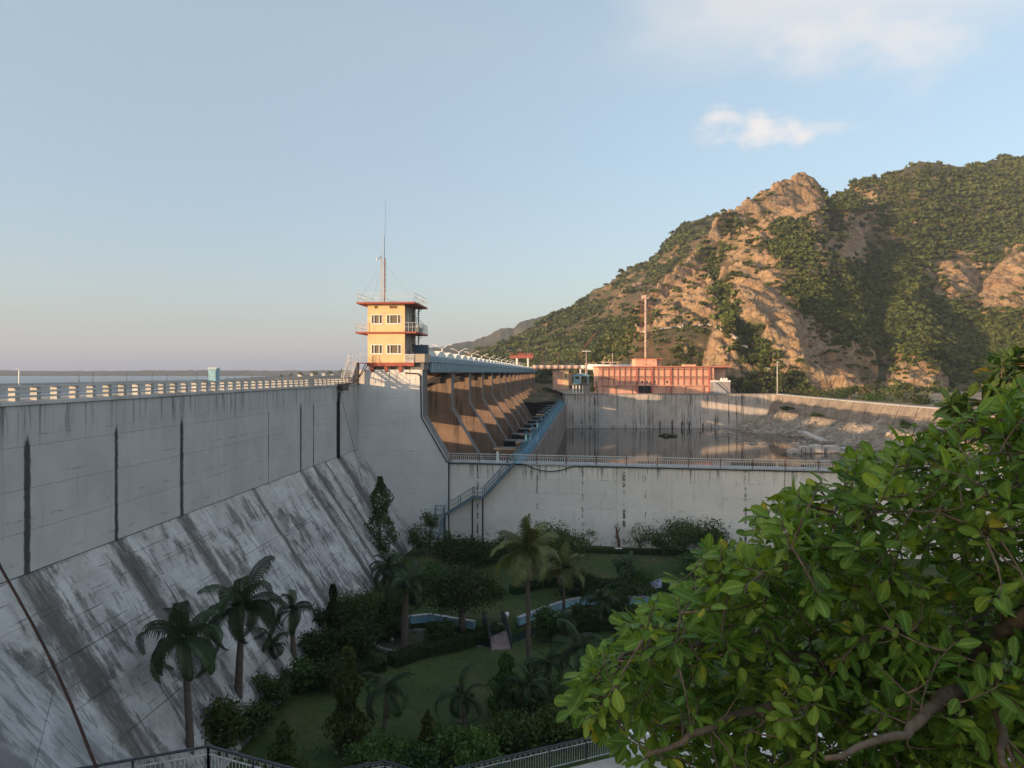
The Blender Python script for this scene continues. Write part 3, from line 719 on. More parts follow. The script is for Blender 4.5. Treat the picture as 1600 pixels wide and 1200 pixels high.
for i, u in enumerate((122, 144, 197, 237, 260, 307, 354, 366, 393, 416)):
    s_ = dam_s(u, -7.45)
    e = empty('fence_post', DAM0 + Vector((math.sin(-DAM_RZ) * s_, math.cos(-DAM_RZ) * s_, 0)) + Vector((-7.45, 0, -0.558)), DAM_RZ,
              'thin dark wire post on the lake side parapet, %s from the left end' % ords[i], 'fence post', 'wire posts on the lake side parapet')
    b_ = MB(); b_.tube([(0, 0, 0), (0, 0, 0.62 if i in (1, 3, 5) else 0.45)], 0.012, 6); b_.build('rod', m_dark_steel, e)
    b_ = MB(); b_.box(-0.05, 0.05, -0.05, 0.05, 0, 0.02); b_.build('base_plate', m_dark_steel, e)
s_ = dam_s(30, -7.0)
e = empty('lamp_post', DAM0 + Vector((dx * s_ - 7.0, s_, -1.1)), DAM_RZ, 'white lamp post with short curved arm rising above the dam parapet at far left', 'lamp post')
b_ = MB(); b_.tube([(0, 0, 0), (0, 0, 0.95), (0, 0, 1.22)], [0.045, 0.04, 0.035], 8); b_.build('pole', m_white, e)
b_ = MB(); b_.tube([(0, 0, 1.2), (-0.03, 0.0, 1.29), (-0.12, 0, 1.33)], 0.022, 6); b_.build('arm', m_white, e)
b_ = MB(); b_.lathe([(0.02, 0.03), (0.06, 0.0), (0.05, -0.02)], 8, (-0.13, 0, 1.32)); b_.build('lamp_head', m_white, e)
s_ = dam_s(334.5, -6.6)
e = empty('control_cabinet', DAM0 + Vector((dx * s_ - 6.6, s_, -1.1)), DAM_RZ, 'light blue metal cabinet standing tall on the dam road', 'cabinet')
b_ = MB(); b_.box(-0.33, 0.33, -0.3, 0.3, 0.1, 1.42); bevel(b_.build('cabinet_body', m_blue_light, e), 0.02)
b_ = MB(); b_.box(-0.37, 0.37, -0.34, 0.34, 1.422, 1.48); b_.build('cabinet_roof', m_hood, e)
b_ = MB(); b_.box(-0.29, 0.29, -0.325, -0.302, 0.2, 1.3); b_.build('cabinet_door', m_blue_light, e)
b_ = MB(); b_.box(-0.30, 0.30, -0.27, 0.27, 0.0, 0.098); b_.build('plinth', m_deck, e)

# the wing at the near end, where the slope turns
wing = empty('abutment_wing', (0, 0, 0), 0, 'streaked concrete apron turning away from the dam slope at lower left', 'concrete apron')
A0 = Vector((-18.3, 27.2, -9.95)); A1 = Vector((-14.4, 29.8, -15.5)); vd = (A1 - A0); cdir = Vector((0.5, -1, 0)).normalized()
b_ = MB(); nn = 10
rows = []
for i in range(nn + 1):
    f = -0.5 + 2.1 * i / nn; p0 = A0 + vd * f
    rows.append((p0, p0 + cdir * 15))
for i in range(nn):
    a, b = rows[i]; c, d = rows[i + 1]; g = 0.004
    q = MB(); nrm = vd.cross(cdir).normalized(); nrm = nrm if nrm.z > 0 else -nrm
    off = nrm * pg.uniform(-0.02, 0.02); e1 = vd.normalized() * g
    a2, b2, c2, d2 = a + e1 + off, b + e1 + off, c - e1 + off, d - e1 + off
    vs = [a2, b2, d2, c2] + [x - nrm * 0.5 for x in (a2, b2, d2, c2)]
    q.add(vs, [(0,1,2,3),(7,6,5,4),(0,4,5,1),(1,5,6,2),(2,6,7,3),(3,7,4,0)]); q.build('apron_panel', m_wing, wing)
# ------------------------------------------------------------------ abutment block, tower, spillway (all in the dam's own frame: x downstream, y along the axis)
def dam_pt(t, s_, z): 
    c, n = math.cos(DAM_RZ), math.sin(DAM_RZ)
    return Vector((DAM0.x + t*c - s_*n, DAM0.y + t*n + s_*c, z))
blk = empty('abutment_block', DAM0, DAM_RZ, 'tall whitewashed concrete block with a cut sloping edge below the yellow tower', 'abutment')
def t_edge(z):
    if z >= -4.65: return 6.8
    return 6.8 + (-4.65 - z) * 0.581
b_ = MB(); b_.prism([(0.02, 0.3), (6.79, 0.3), (6.79, -4.65), (t_edge(-9.25) - 0.01, -9.25), (t_edge(-9.25) - 0.01, -33), (0.02, -33)], 'y', 0.25, 3.2)
b_.build('block_core', m_pier_end, blk)
zs = [0.3, -1.1, -2.6, -4.1, -5.6, -7.1, -8.6, -9.3, -10.6, -12.1, -13.6, -15.1, -16.6, -18.4]
for z1, z0 in zip(zs[:-1], zs[1:]):
    r1 = min(t_edge(z1), t_edge(-9.3)); r0 = min(t_edge(z0), t_edge(-9.3)); b_ = MB(); e = pg.uniform(-.004, .004)
    if z1 > -4.65 > z0: poly = [(0.0, z0 + .004), (r0, z0 + .004), (6.8, -4.65), (r1, z1 - .004), (0.0, z1 - .004)]
    else: poly = [(0.0, z0 + .004), (r0, z0 + .004), (r1, z1 - .004), (0.0, z1 - .004)]
    b_.prism(poly, 'y', -0.0 + e, 0.249); b_.build('face_panel', m_block, blk)
b_ = MB(); b_.box(5.95, 6.95, 0.2, 3.3, 0.302, 1.05); b_.build('edge_pier', m_pier_end, blk)
pipe = [dam_pt(5.0, -0.10, -0.05), dam_pt(6.3, -0.10, -0.12), dam_pt(6.62, -0.10, -0.4), dam_pt(6.74, -0.10, -4.65), dam_pt(9.42, -0.10, -9.28), dam_pt(9.7, -0.12, -9.42)]
b_ = MB(); b_.tube(pipe, 0.075, 6); o = b_.build('drain_pipe', m_black)
props(o, 'black pipe running down the sloping edge of the white abutment block', 'pipe')
# dam face between the last stair and the block: pilaster and drain
b_ = MB(); b_.tube([dam_pt(0.16, -7.5, -1.9), dam_pt(0.16, -7.5, -8.0), dam_pt(0.2, -7.5, -8.2)], 0.11, 8)
props(b_.build('drain_pipe', m_black), 'black vertical drain pipe on the grey dam face beside the tower stair', 'pipe')
b_ = MB(); b_.tube([dam_pt(0.10, -6.9, -2.0), dam_pt(1.9, -5.6, -10.6)], 0.02, 5)
props(b_.build('guy_wire', m_dark_steel), 'thin dark guy wire slanting from the stair platform down the dam slope', 'wire')

# --- the tower
tw = empty('control_tower', DAM0, DAM_RZ, 'yellow two storey control tower with red slab edges on the dam', 'tower')
FZ = [1.05, 4.28, 7.35]           # tops of floor slabs
def slab(name, t0, t1, s0, s1, z0, z1):
    b = MB(); b.box(t0, t1, s0, s1, z0, z1); return bevel(b.build(name, m_red, tw), 0.015)
slab('floor_slab', 0.95, 6.0, -0.22, 6.2, 0.66, 1.05)
b_ = MB(); b_.prism([(-0.25, -0.22), (6.25, -0.22), (6.3, 1.2), (6.3, 6.4), (-0.25, 6.4)], 'z', 4.10, 4.28); bevel(b_.build('floor_slab', m_red, tw), 0.015)
b_ = MB(); b_.prism([(0.0, -0.75), (6.15, -0.75), (6.2, 0.2), (6.2, 6.6), (0.0, 6.6)], 'z', 7.17, 7.36); bevel(b_.build('roof_slab', m_red, tw), 0.015)
x0, x1, y0, y1 = 1.0, 4.95, 0.0, 6.0
win = {1: [(1.36, 2.62), (3.02, 4.62)], 2: [(1.36, 2.62), (3.0, 4.58)]}
wz = {1: (1.95, 2.95), 2: (5.10, 6.10)}
vent = [(1.75, 2.15), (3.35, 4.18)]
for fl in (1, 2):
    zb = FZ[fl-1] + 0.001; zt = (4.099 if fl == 1 else 7.169)
    wx = win[fl]; z0, z1 = wz[fl]
    b_ = MB()
    xs = [x0, wx[0][0], wx[0][1], wx[1][0], wx[1][1], x1]
    b_.box(x0, x1, y0, y0 + 0.25, zb, z0); 
    for a, b in ((0, 1), (2, 3), (4, 5)): b_.box(xs[a], xs[b], y0, y0 + 0.25, z0, z1)
    if fl == 2:
        va, vb = 6.72, 7.0
        b_.box(x0, x1, y0, y0 + 0.25, z1, va)
        vx = [x0, vent[0][0], vent[0][1], vent[1][0], vent[1][1], x1]
        for a, b in ((0, 1), (2, 3), (4, 5)): b_.box(vx[a], vx[b], y0, y0 + 0.25, va, vb)
        b_.box(x0, x1, y0, y0 + 0.25, vb, zt)
    else: b_.box(x0, x1, y0, y0 + 0.25, z1, zt)
    b_.build('front_wall', m_cream, tw)
    b_ = MB(); b_.box(x0, x0 + 0.25, y0 + 0.25, y1, zb, zt); b_.build('side_wall', m_cream, tw)
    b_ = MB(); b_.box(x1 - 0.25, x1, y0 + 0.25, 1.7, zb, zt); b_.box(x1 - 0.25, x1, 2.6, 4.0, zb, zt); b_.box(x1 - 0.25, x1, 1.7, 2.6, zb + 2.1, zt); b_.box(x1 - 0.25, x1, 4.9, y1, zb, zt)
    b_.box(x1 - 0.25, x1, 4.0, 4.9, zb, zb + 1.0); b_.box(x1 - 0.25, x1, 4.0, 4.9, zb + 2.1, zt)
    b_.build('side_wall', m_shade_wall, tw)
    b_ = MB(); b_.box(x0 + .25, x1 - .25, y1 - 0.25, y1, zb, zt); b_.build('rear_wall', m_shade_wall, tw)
    b_ = MB(); b_.box(x1 - 0.16, x1 - 0.10, 1.7, 2.6, zb, zb + 2.1); b_.build('door', m_white, tw)
    b_ = MB(); b_.box(x1 - 0.16, x1 - 0.12, 4.0, 4.9, zb + 1.0, zb + 2.1); b_.build('side_window', m_dark_glass, tw)
    for wi, (a, b) in enumerate(wx):
        w_ = b - a; fr = MB(); f = 0.075
        cuts = [a, a + w_ * (0.27 if wi == 0 else 0.24), a + w_ * (0.70 if wi == 0 else 0.76), b]
        fr.box(a, b, -0.03, 0.12, z0, z0 + f); fr.box(a, b, -0.03, 0.12, z1 - f, z1)
        for c in cuts:
            hw = f * (1.0 if c in (a, b) else 0.9)
            ca = min(max(c - hw / 2, a), b - hw); fr.box(ca, ca + hw, -0.032, 0.121, z0, z1)
        fo = fr.build('window', m_white, tw)
        for c, d in zip(cuts[:-1], cuts[1:]):
            g = MB(); g.box(c + 0.03, d - 0.03, 0.05, 0.07, z0 + f * .8, z1 - f * .8); g.build('pane', m_glass, fo)
        cu = MB()
        n_ = 14
        for k in range(n_):
            xa = a + (b - a) * k / n_; cu.box(xa, xa + (b - a) / n_ * 0.8, 0.18 + 0.02 * (k % 2), 0.20 + 0.02 * (k % 2), z0, z1)
        cu.build('curtain', m_curtain, fo)
        sl = MB(); sl.box(a - .05, b + .05, -0.07, -0.033, z0 - 0.05, z0 - 0.005); sl.build('sill', m_white, fo)
    if fl == 2:
        for a, b in vent:
            g = MB(); n_ = 5
            for k in range(n_): g.bar((a, 0.08, va + 0.03 + k * .055), (b, 0.08, va + 0.03 + k * .055), 0.09, 0.012, (0, -0.6, 1))
            g.box(a, b, 0.15, 0.17, va, vb); g.build('ventilator', m_curtain, tw)
for t in (1.5, 3.0, 4.5):            # brackets under the floor
    b_ = MB(); b_.prism([(-0.2, 0.655), (0.0, 0.655), (0.0, 0.02), (-0.10, 0.05)], 'x', t - 0.16, t + 0.16); b_.build('bracket', m_red, tw)
b_ = MB(); b_.box(1.0, 5.9, 0.35, 3.1, 0.301, 0.655); b_.build('underfloor_beam', m_pier_end, tw)
def rail(parent, pts, h=0.85, rails=(1.0, 0.52), post_gap=0.95, r=0.022, m=None, name='railing', z_is_pt=True):
    m = m or m_pale_steel; b = MB()
    for p, q in zip(pts[:-1], pts[1:]):
        p = Vector(p); q = Vector(q); L = (q - p).length; n = max(1, round(L / post_gap))
        for k in range(n + 1):
            a = p.lerp(q, k / n); b.bar(a, a + Vector((0, 0, h)), r * 1.5)
        for f in rails:
            b.bar(p + Vector((0, 0, h * f)), q + Vector((0, 0, h * f)), r * 1.4)
    return b.build(name, m, parent)
rail(tw, [(0.05, 6.4, 7.36), (0.05, -0.7, 7.36), (6.1, -0.7, 7.36), (6.15, 0.25, 7.36), (6.15, 6.4, 7.36)], 0.92, name='roof_railing')
rail(tw, [(0.95, -0.17, 4.28), (-0.2, -0.17, 4.28), (-0.2, 6.2, 4.28)], 0.95, name='balcony_railing')
rail(tw, [(4.98, -0.17, 4.28), (6.2, -0.17, 4.28), (6.25, 1.2, 4.28), (6.25, 6.2, 4.28)], 0.95, post_gap=0.42, name='balcony_railing')
b_ = MB()
for p, q in (((4.98, -0.15, 1.05), (5.95, -0.15, 1.05)),):
    p = Vector(p); q = Vector(q)
    for k in range(9):
        a = p.lerp(q, k / 8); b_.bar(a, a + Vector((0, 0, .86)), 0.045)
        if k < 8:
            c = p.lerp(q, (k + .5) / 8); b_.tube([c + Vector((0.05 * math.cos(i), 0, 0.43 + 0.30 * math.sin(i))) for i in np.linspace(0, 6.28, 9)], 0.012, 4)
    for z in (0.06, 0.84): b_.bar(p + Vector((0, 0, z)), q + Vector((0, 0, z)), 0.05)
b_.build('ornamental_railing', m_white, tw)
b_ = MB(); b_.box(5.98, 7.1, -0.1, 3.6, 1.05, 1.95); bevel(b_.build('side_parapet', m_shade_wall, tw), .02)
# spiral stair
b_ = MB(); cx, cy = 5.55, 4.6; b_.tube([(cx, cy, 1.06), (cx, cy, 7.9)], 0.06, 8); b_.build('spiral_post', m_dark_steel, tw)
for k in range(30):
    a = k * 0.42; z = 1.2 + k * 0.205; b_ = MB()
    p = Vector((cx, cy, z)); e = p + Vector((math.cos(a), math.sin(a), 0)) * 0.62
    b_.bar(p, e, 0.24, 0.035); b_.bar(e, e + Vector((0, 0, 0.8)), 0.02); b_.build('spiral_tread', m_dark_steel, tw)
b_ = MB(); b_.tube([(cx + .62 * math.cos(k * .21), cy + .62 * math.sin(k * .21), 2.0 + k * .1025) for k in range(60)], 0.018, 5); b_.build('spiral_handrail', m_dark_steel, tw)

tk = empty('water_tank', dam_pt(6.25, 2.2, 1.96), DAM_RZ, 'dark blue metal tank on the tower side balcony', 'tank')
b_ = MB(); b_.box(-0.62, 0.72, -0.6, 0.7, 0.0, 0.95); bevel(b_.build('tank_body', m_blue_dark, tk), .03)
b_ = MB(); b_.box(-0.66, 0.76, -0.64, 0.74, 0.952, 0.99); b_.build('tank_lid', m_blue_dark, tk)
b_ = MB(); b_.tube([(0.1, 0, .98), (0.1, 0, 1.08)], 0.07, 8); b_.build('cap', m_dark_steel, tk)
b_ = MB(); b_.box(-0.3, 0.3, -0.25, 0.25, 0, 0.6); o = b_.build('control_box', m_blue_grey); o.matrix_world = Matrix.Translation(dam_pt(5.85, 3.4, 4.285)) @ Matrix.Rotation(DAM_RZ, 4, 'Z')
props(o, 'small grey box on the tower upper balcony behind the railing', 'box')

# mast with aerials
ms = empty('antenna_mast', dam_pt(2.38, 1.2, 7.362), DAM_RZ, 'slender lattice antenna mast with two whip aerials on the tower roof', 'antenna mast')
H = 4.85; w = 0.21
for sx, sy in ((-1, -1), (1, -1), (1, 1), (-1, 1)):
    b_ = MB(); b_.bar((sx*w, sy*w, 0), (sx*w, sy*w, H), 0.036); b_.build('mast_leg', m_rust if sx > 0 else m_pale_steel, ms)
b_ = MB(); z = 0.05; k = 0
while z < H - 0.3:
    for (a, c) in (((-w, -w), (w, -w)), ((w, -w), (w, w)), ((w, w), (-w, w)), ((-w, w), (-w, -w))):
        if k % 2: a, c = c, a
        b_.bar((a[0], a[1], z), (c[0], c[1], z + 0.3), 0.018); b_.bar((a[0], a[1], z), (c[0], c[1], z), 0.018)
    z += 0.3; k += 1
o = b_.build('bracing', m_pale_steel, ms); o['kind'] = 'stuff'
b_ = MB(); b_.tube([(0.13, 0, 0), (0.13, 0, H)], 0.05, 8); b_.build('centre_tube', m_rust, ms)
b_ = MB(); b_.tube([(0.12, 0, H - .4), (0.14, 0, H + 2.4), (0.19, 0, H + 2.45), (0.24, 0, H + 6.1)], [0.03, 0.024, 0.015, 0.009], 6); b_.build('whip_aerial', m_dark_steel, ms)
b_ = MB(); b_.tube([(-0.16, 0, H - .4), (-0.17, 0, H + 2.0), (-0.21, 0, H + 4.5)], [0.022, 0.018, 0.011], 6); b_.bar((-0.36, 0, H + 4.4), (-0.2, 0, H + 4.46), 0.015); b_.build('whip_aerial', m_pale_steel, ms)
b_ = MB(); b_.bar((-0.2, 0, H + .0), (-0.62, 0, H + .02), 0.05); b_.bar((-0.25, 0, H + .28), (-0.25, 0, H - .35), 0.06); b_.build('camera_arm', m_dark_steel, ms)
b_ = MB(); b_.lathe([(0.03, 0.12), (0.10, 0.04), (0.10, -0.05), (0.05, -0.12)], 10, (-0.66, 0, H - .08)); b_.build('dome_camera', m_white, ms)
for a_ in ((-2.3, 3.5), (-2.3, -1.8), (3.2, 3.5)):
    b_ = MB(); b_.tube([(0, 0, H * .92), (a_[0], a_[1], 0.0)], 0.006, 4); b_.build('guy_wire', m_dark_steel, ms)
b_ = MB(); b_.tube([(0.2 + 0.45 * math.cos(a), 0, 0.0 + 0.62 * math.sin(a)) for a in np.linspace(0, 3.14, 14)], 0.014, 5)
b_.tube([(1.2 + 0.5 * math.cos(a), -0.4, 0.22 * math.sin(a)) for a in np.linspace(0, 3.14, 14)], 0.016, 5); b_.build('cable_loop', m_dark_steel, ms)

# outer stair down to the dam road, with its landing
st = empty('access_stair', DAM0, DAM_RZ, 'grey steel stair with railings climbing from the dam road to the tower', 'stair')
b_ = MB(); b_.box(-0.75, 0.94, -0.95, 0.35, 0.93, 1.02); b_.build('landing', m_red, st)
top_s, bot_s, zt, zb = -0.95, -3.6, 1.0, -1.12
for t in (-0.72, 0.10):
    b_ = MB(); b_.bar((t, top_s, zt), (t, bot_s, zb), 0.07, 0.24); b_.build('stringer', m_pale_steel, st)
n = 13
for k in range(n):
    f = (k + .5) / n; b_ = MB(); s_ = top_s + (bot_s - top_s) * f; z = zt + (zb - zt) * f
    b_.box(-0.68, 0.06, s_ - 0.13, s_ + 0.13, z, z + 0.035); b_.build('tread', m_pale_steel, st)
for t in (-0.74, 0.12):
    b_ = MB(); 
    for f in (0.02, 0.33, 0.66, 0.98):
        s_ = top_s + (bot_s - top_s) * f; z = zt + (zb - zt) * f; b_.bar((t, s_, z), (t, s_, z + 0.95), 0.035)
    for h in (0.95, 0.5): b_.bar((t, top_s, zt + h), (t, bot_s, zb + h), 0.035)
    b_.build('handrail', m_pale_steel, st)
rail(st, [(0.9, -0.92, 1.02), (0.12, -0.92, 1.02)], 0.93, post_gap=0.35, name='landing_railing', m=m_pale_steel)
rail(st, [(-0.72, 0.3, 1.02), (-0.72, -0.92, 1.02)], 0.93, name='landing_railing', m=m_pale_steel)
for t, s_ in ((-0.1, -0.6), (0.2, -0.6), (-0.1, 0.1)):
    b_ = MB(); b_.bar((t, s_, 0.93), (t, s_, -1.3), 0.13); b_.build('stair_post', m_dark_steel, st)
for a, c in (((-0.05, -0.62, -1.0), (0.85, -0.3, 0.9)), ((0.22, -0.62, -0.6), (1.1, -0.3, 0.8)), ((-0.1, -0.6, -.2), (-0.1, -3.0, -1.0))):
    b_ = MB(); b_.bar(a, c, 0.09); b_.build('brace', m_dark_steel, st)
b_ = MB(); b_.box(-0.9, 0.55, -7.7, -3.5, -1.13, -1.05); b_.box(0.15, 0.55, -7.7, -5.6, -1.75, -1.14); b_.build('bracket_platform', m_dark_steel, st)
rail(st, [(0.5, -5.4, -1.05), (0.5, -0.9, -1.05)], 0.55, post_gap=1.2, name='platform_railing', m=m_rust)

# --- the spillway: piers, gates, crest
BAY = 19.4; NB = 17
sp = empty('gated_spillway', DAM0, DAM_RZ, 'long gated concrete spillway with brown streaked piers receding from the white block', 'spillway')
b_ = MB()
ogee = [(-26, -33), (-22, -10), (-19, -6.5), (-17, -6.2), (-15, -6.8), (-13, -9.4), (-6.2, -19.0), (-3.0, -21.5), (6, -22.0), (16, -22.0), (16, -33)]
b_.prism([(t + 2.6, z) for t, z in ogee], 'y', 3.21, 352); b_.build('crest', m_glacis, sp)
side = [(-12.5, -33), (-12.5, -1.3), (0.0, -1.3), (0.0, 0.0), (7.0, 0.0), (7.0, -4.65), (7.0 + (22.5 - 4.65) * .581, -22.5), (7.0 + (22.5 - 4.65) * .581, -33)]
b_ = MB(); b_.prism(side, 'y', -1.3, 1.3); pier_me = b_.mesh('pier', m_pier)
pier_me.materials.append(m_pier_end)
for f in pier_me.polygons:
    if f.normal.x > 0.3: f.material_index = 1  # downstream faces take a greyer copy, shade put into their colour
tr = MB(); tr.box(4.2, 5.6, -1.75, -1.302, -1.35, -0.75); tr.prism([(-1.35, 4.2), (-0.75, 4.2), (-1.05, 3.6)][::-1], 'z', 0, 0.001) if False else None
tr_me = tr.mesh('trunnion', m_dark_steel)
arm = MB(); arm.bar((6.4, -1.62, -0.12), (-4.5, -1.62, -5.0), 0.42, 0.55); arm.bar((5.2, -1.55, -1.0), (-4.0, -1.55, -2.2), 0.3, 0.36); arm_me = arm.mesh('gate_arm', m_dark_steel)
gm = MB(); pts = []
for k in range(9):
    a = R(3.6 + 20.4 * k / 8.0); pts.append((5.0 - 12.0 * math.cos(a - R(6)), -0.1 - 12.0 * math.sin(a) ))
n_ = len(pts)
gp = [(p[0], p[1]) for p in pts] + [(p[0] - 0.18, p[1]) for p in reversed(pts)]
gm.prism(gp, 'y', -8.35, 8.35); gate_me = gm.mesh('radial_gate', m_dark_steel)
for k in range(1, NB + 2):
    s_ = 1.6 + BAY * k
    obj('pier', pier_me, sp, (0, s_, 0))
    obj('trunnion', tr_me, sp, (0, s_, 0)); obj('gate_arm', arm_me, sp, (0, s_, 0))
    obj('radial_gate', gate_me, sp, (0, s_ - BAY / 2, 0))
# --- the gate bridge
gb = empty('gate_bridge', DAM0, DAM_RZ, 'blue steel gate bridge with a long row of pale humped hoods', 'bridge')
LB = BAY * (NB + 1) + 3
plate = MB(); plate.box(6.9, 7.02, 0.15, BAY - 0.15, 0.03, 1.12); plate.box(6.75, 7.22, 0.1, BAY - 0.1, 1.12, 1.2); plate.box(6.75, 7.2, 0.12, BAY - 0.12, -0.03, 0.03)
stf = MB()
for k in range(15):
    y_ = 0.6 + k * 1.29; stf.box(7.021, 7.24, y_ - .16, y_ + .16, 0.04, 1.115)
g_me = plate.mesh('girder', m_blue_dark); s_me = stf.mesh('stiffener', m_cage)
dk = MB(); dk.box(1.0, 6.74, 0.05, BAY - 0.05, 0.9, 1.1); dk.box(1.0, 1.3, 0.05, BAY - .05, 0.0, 0.88); d_me = dk.mesh('bridge_deck', m_blue_grey)
rl = MB()
for h in (0.30, 0.66): rl.bar((7.1, 0, 1.2 + h), (7.1, BAY, 1.2 + h), 0.05)
for k in range(14): rl.bar((7.1, k * BAY / 14, 1.2), (7.1, k * BAY / 14, 1.88), 0.055)
rl.box(7.08, 7.11, 0.0, BAY, 1.2, 1.31)
r_me = rl.mesh('railing', m_cage)
for k in range(NB + 1):
    y_ = 3.2 + BAY * k
    obj('girder', g_me, gb, (0, y_, 0)); obj('bridge_deck', d_me, gb, (0, y_, 0)); o = obj('stiffener', s_me, gb, (0, y_, 0)); o['kind'] = 'stuff'
    obj('bridge_railing', r_me, gb, (0, y_, 0))
hd = MB(); prof = []
for k in range(11):
    a = k / 10.0; prof.append((0.25 + 7.0 * a, 1.92 + 0.68 * math.sin(math.pi * a) ** 0.8))
hd.prism([(0.25, 1.22)] + prof + [(7.25, 1.22)], 'x', 2.4, 6.5)
for i in range(1, 10):
    p0, p1 = prof[i], prof[i]; hd.box(2.35, 6.56, p0[0] - .06, p0[0] + .06, p0[1] - .12, p0[1] + .05)
h_me = hd.mesh('hood', m_hood)
cg = MB(); cg.box(6.52, 6.9, 0.35, 7.15, 1.22, 1.80)
for k in range(9): cg.box(6.9, 6.96, 0.45 + k * .82, 0.62 + k * .82, 1.22, 1.72)
c_me = cg.mesh('hoist_casing', m_cage)
sp_h = 7.65; k = 0; y_ = 3.6
while y_ < LB - 8:
    obj('hood', h_me, gb, (0, y_, 0)); obj('hoist_casing', c_me, gb, (0, y_, 0)); y_ += sp_h
# street lamps on the bridge
lamp0 = None
for k in range(13):
    s_ = 50 + 21.6 * k
    if lamp0 is None:
        e = empty('street_lamp', (0, 0, 0), DAM_RZ); lamp0 = e
        b_ = MB(); b_.tube([(0, 0, 0), (0, 0, 1.6), (0, 0, 3.1)], [0.16, 0.13, 0.10], 8); b_.build('pole', m_white, e)
        for sg in (-1, 1):
            b_ = MB(); b_.tube([(0, 0, 3.0), (sg * 0.7, 0, 3.35), (sg * 1.2, 0, 3.6)], 0.05, 6); b_.build('arm', m_white, e)
            b_ = MB(); b_.box(min(sg*1.1, sg*1.7), max(sg*1.1, sg*1.7), -0.12, 0.12, 3.57, 3.66); b_.build('lamp_head', m_white, e)
        b_ = MB(); b_.box(-0.25, 0.25, -0.2, 0.2, 0.6 + 1.4, 0.6 + 1.8); b_.build('junction_box', m_dark_steel, e)
    else: e = copy_tree(lamp0)
    e.location = dam_pt(1.0, s_, 1.1)
    props(e, 'double armed white street lamp on the gate bridge, %s from the tower' % ords[k], 'street lamp', 'street lamps along the gate bridge')
# red gantry crane far along the bridge
gc = empty('gantry_crane', dam_pt(4.6, 249, 1.1), DAM_RZ, 'red gantry crane on pale legs at the far part of the gate bridge', 'crane')
for t in (-2.4, 2.4):
    for s_ in (-1.6, 1.6):
        b_ = MB(); b_.box(t - .35, t + .35, s_ - .3, s_ + .3, 0, 5.0); b_.build('leg', m_hood, gc)
b_ = MB(); b_.box(-5.4, 4.7, -1.9, -1.2, 5.0, 6.2); b_.box(-5.4, 4.7, 1.2, 1.9, 5.0, 6.2); b_.build('main_beam', m_red, gc)
b_ = MB(); b_.box(-1.5, 1.0, -1.1, 1.1, 5.9, 7.2); b_.box(1.8, 4.4, -1.1, 1.1, 5.9, 7.0); b_.build('hoist_trolley', m_red, gc)
rail(gc, [(-5.3, -1.85, 6.2), (4.6, -1.85, 6.2)], 1.1, r=0.06, post_gap=1.2, m=m_red, name='walkway_railing')

# --- dividing weir: streaked wall, black piers and the light blue footbridge on top
wb = empty('dividing_weir', (0.95, 82, 0), -math.atan(0.0985), 'streaked grey wall with black buttresses dividing the river pool from the spillway', 'weir wall')
b_ = MB(); b_.box(-0.9, 0.9, 0.6, 151, -33, -9.55); b_.build('wall', m_weir, wb)
bt = MB(); bt.box(-2.0, -0.901, -1.9, 1.9, -26, -9.1); bt.prism([(-5.0, -0.5), (-5.0, 0.5), (-4.2, 1.4), (-2.002, 1.4), (-2.002, -1.4), (-4.2, -1.4)], 'z', -26, -10.0); bt_me = bt.mesh('buttress', m_black_con)
cpb = MB(); cpb.box(-2.05, -0.85, -2.0, 2.0, -9.098, -8.98); cpb.prism([(-5.1, -0.5), (-5.1, 0.5), (-4.2, 1.5), (-2.06, 1.5), (-2.06, -1.5), (-4.2, -1.5)], 'z', -9.998, -9.9); cp_me = cpb.mesh('buttress_cap', m_pier_top)
for k in range(12):
    y_ = 17.5 + 11.6 * k
    obj('buttress', bt_me, wb, (0, y_, 0)); obj('buttress_cap', cp_me, wb, (0, y_, 0))
fb = empty('footbridge', (0.95, 82, 0), -math.atan(0.0985), 'light blue steel footbridge running along the weir wall to the far bank', 'footbridge')
LF = 150.0
b_ = MB(); b_.box(-0.45, 0.45, -1.6, LF, -9.5, -9.4); b_.build('walkway', m_foot, fb)
for t in (-0.48, 0.48):
    b_ = MB(); b_.box(t - .03, t + .03, -1.6, LF, -9.6, -9.3)
    for h in (0.5, 0.95): b_.bar((t, -1.6, -9.4 + h), (t, LF, -9.4 + h), 0.05)
    b_.build('side_rail', m_foot, fb)
    b_ = MB(); n = 52
    for k in range(n + 1):
        y_ = -1.6 + (LF + 1.6) * k / n; b_.bar((t, y_, -9.4), (t, y_, -8.4), 0.07)
        if k < n: b_.bar((t, y_, -9.35), (t, y_ + (LF + 1.6) / n, -8.5), 0.045)
    o = b_.build('rail_post', m_foot, fb); o['kind'] = 'stuff'
for k in range(12):
    b_ = MB(); b_.box(-0.95, -0.7, 17.2 + 11.6 * k, 17.45 + 11.6 * k, -9.0, -7.7); b_.build('side_post', m_foot, fb)

# --- training wall in front, with its balustrade and blue stair
TW_RZ = -math.atan(0.19); TW0 = Vector((-6.62, 80.03, 0))
tw2 = empty('training_wall', TW0, TW_RZ, 'long whitewashed concrete wall with a balustrade behind the garden', 'wall')
TWZ = -9.42
cuts = [0.02, 7.0, 17.5, 30, 42, 54, 66]
lz = [TWZ - .16, -11.0, -12.4, -13.9, -15.4, -16.9, -18.6]
b_ = MB(); b_.box(0.02, 66, 0.3, 2.2, -33, TWZ - 0.16); b_.build('wall_core', m_pier_end, tw2)
for a, b in zip(cuts[:-1], cuts[1:]):
    for i, (z1, z0) in enumerate(zip(lz[:-1], lz[1:])):
        e = pg.uniform(-.006, .006) - (0.06 if i >= 3 else 0)
        q = MB(); q.box(a + .006, b - .006, e, 0.3 - .001, z0 + .004, z1 - .004); q.build('wall_panel', m_train, tw2)
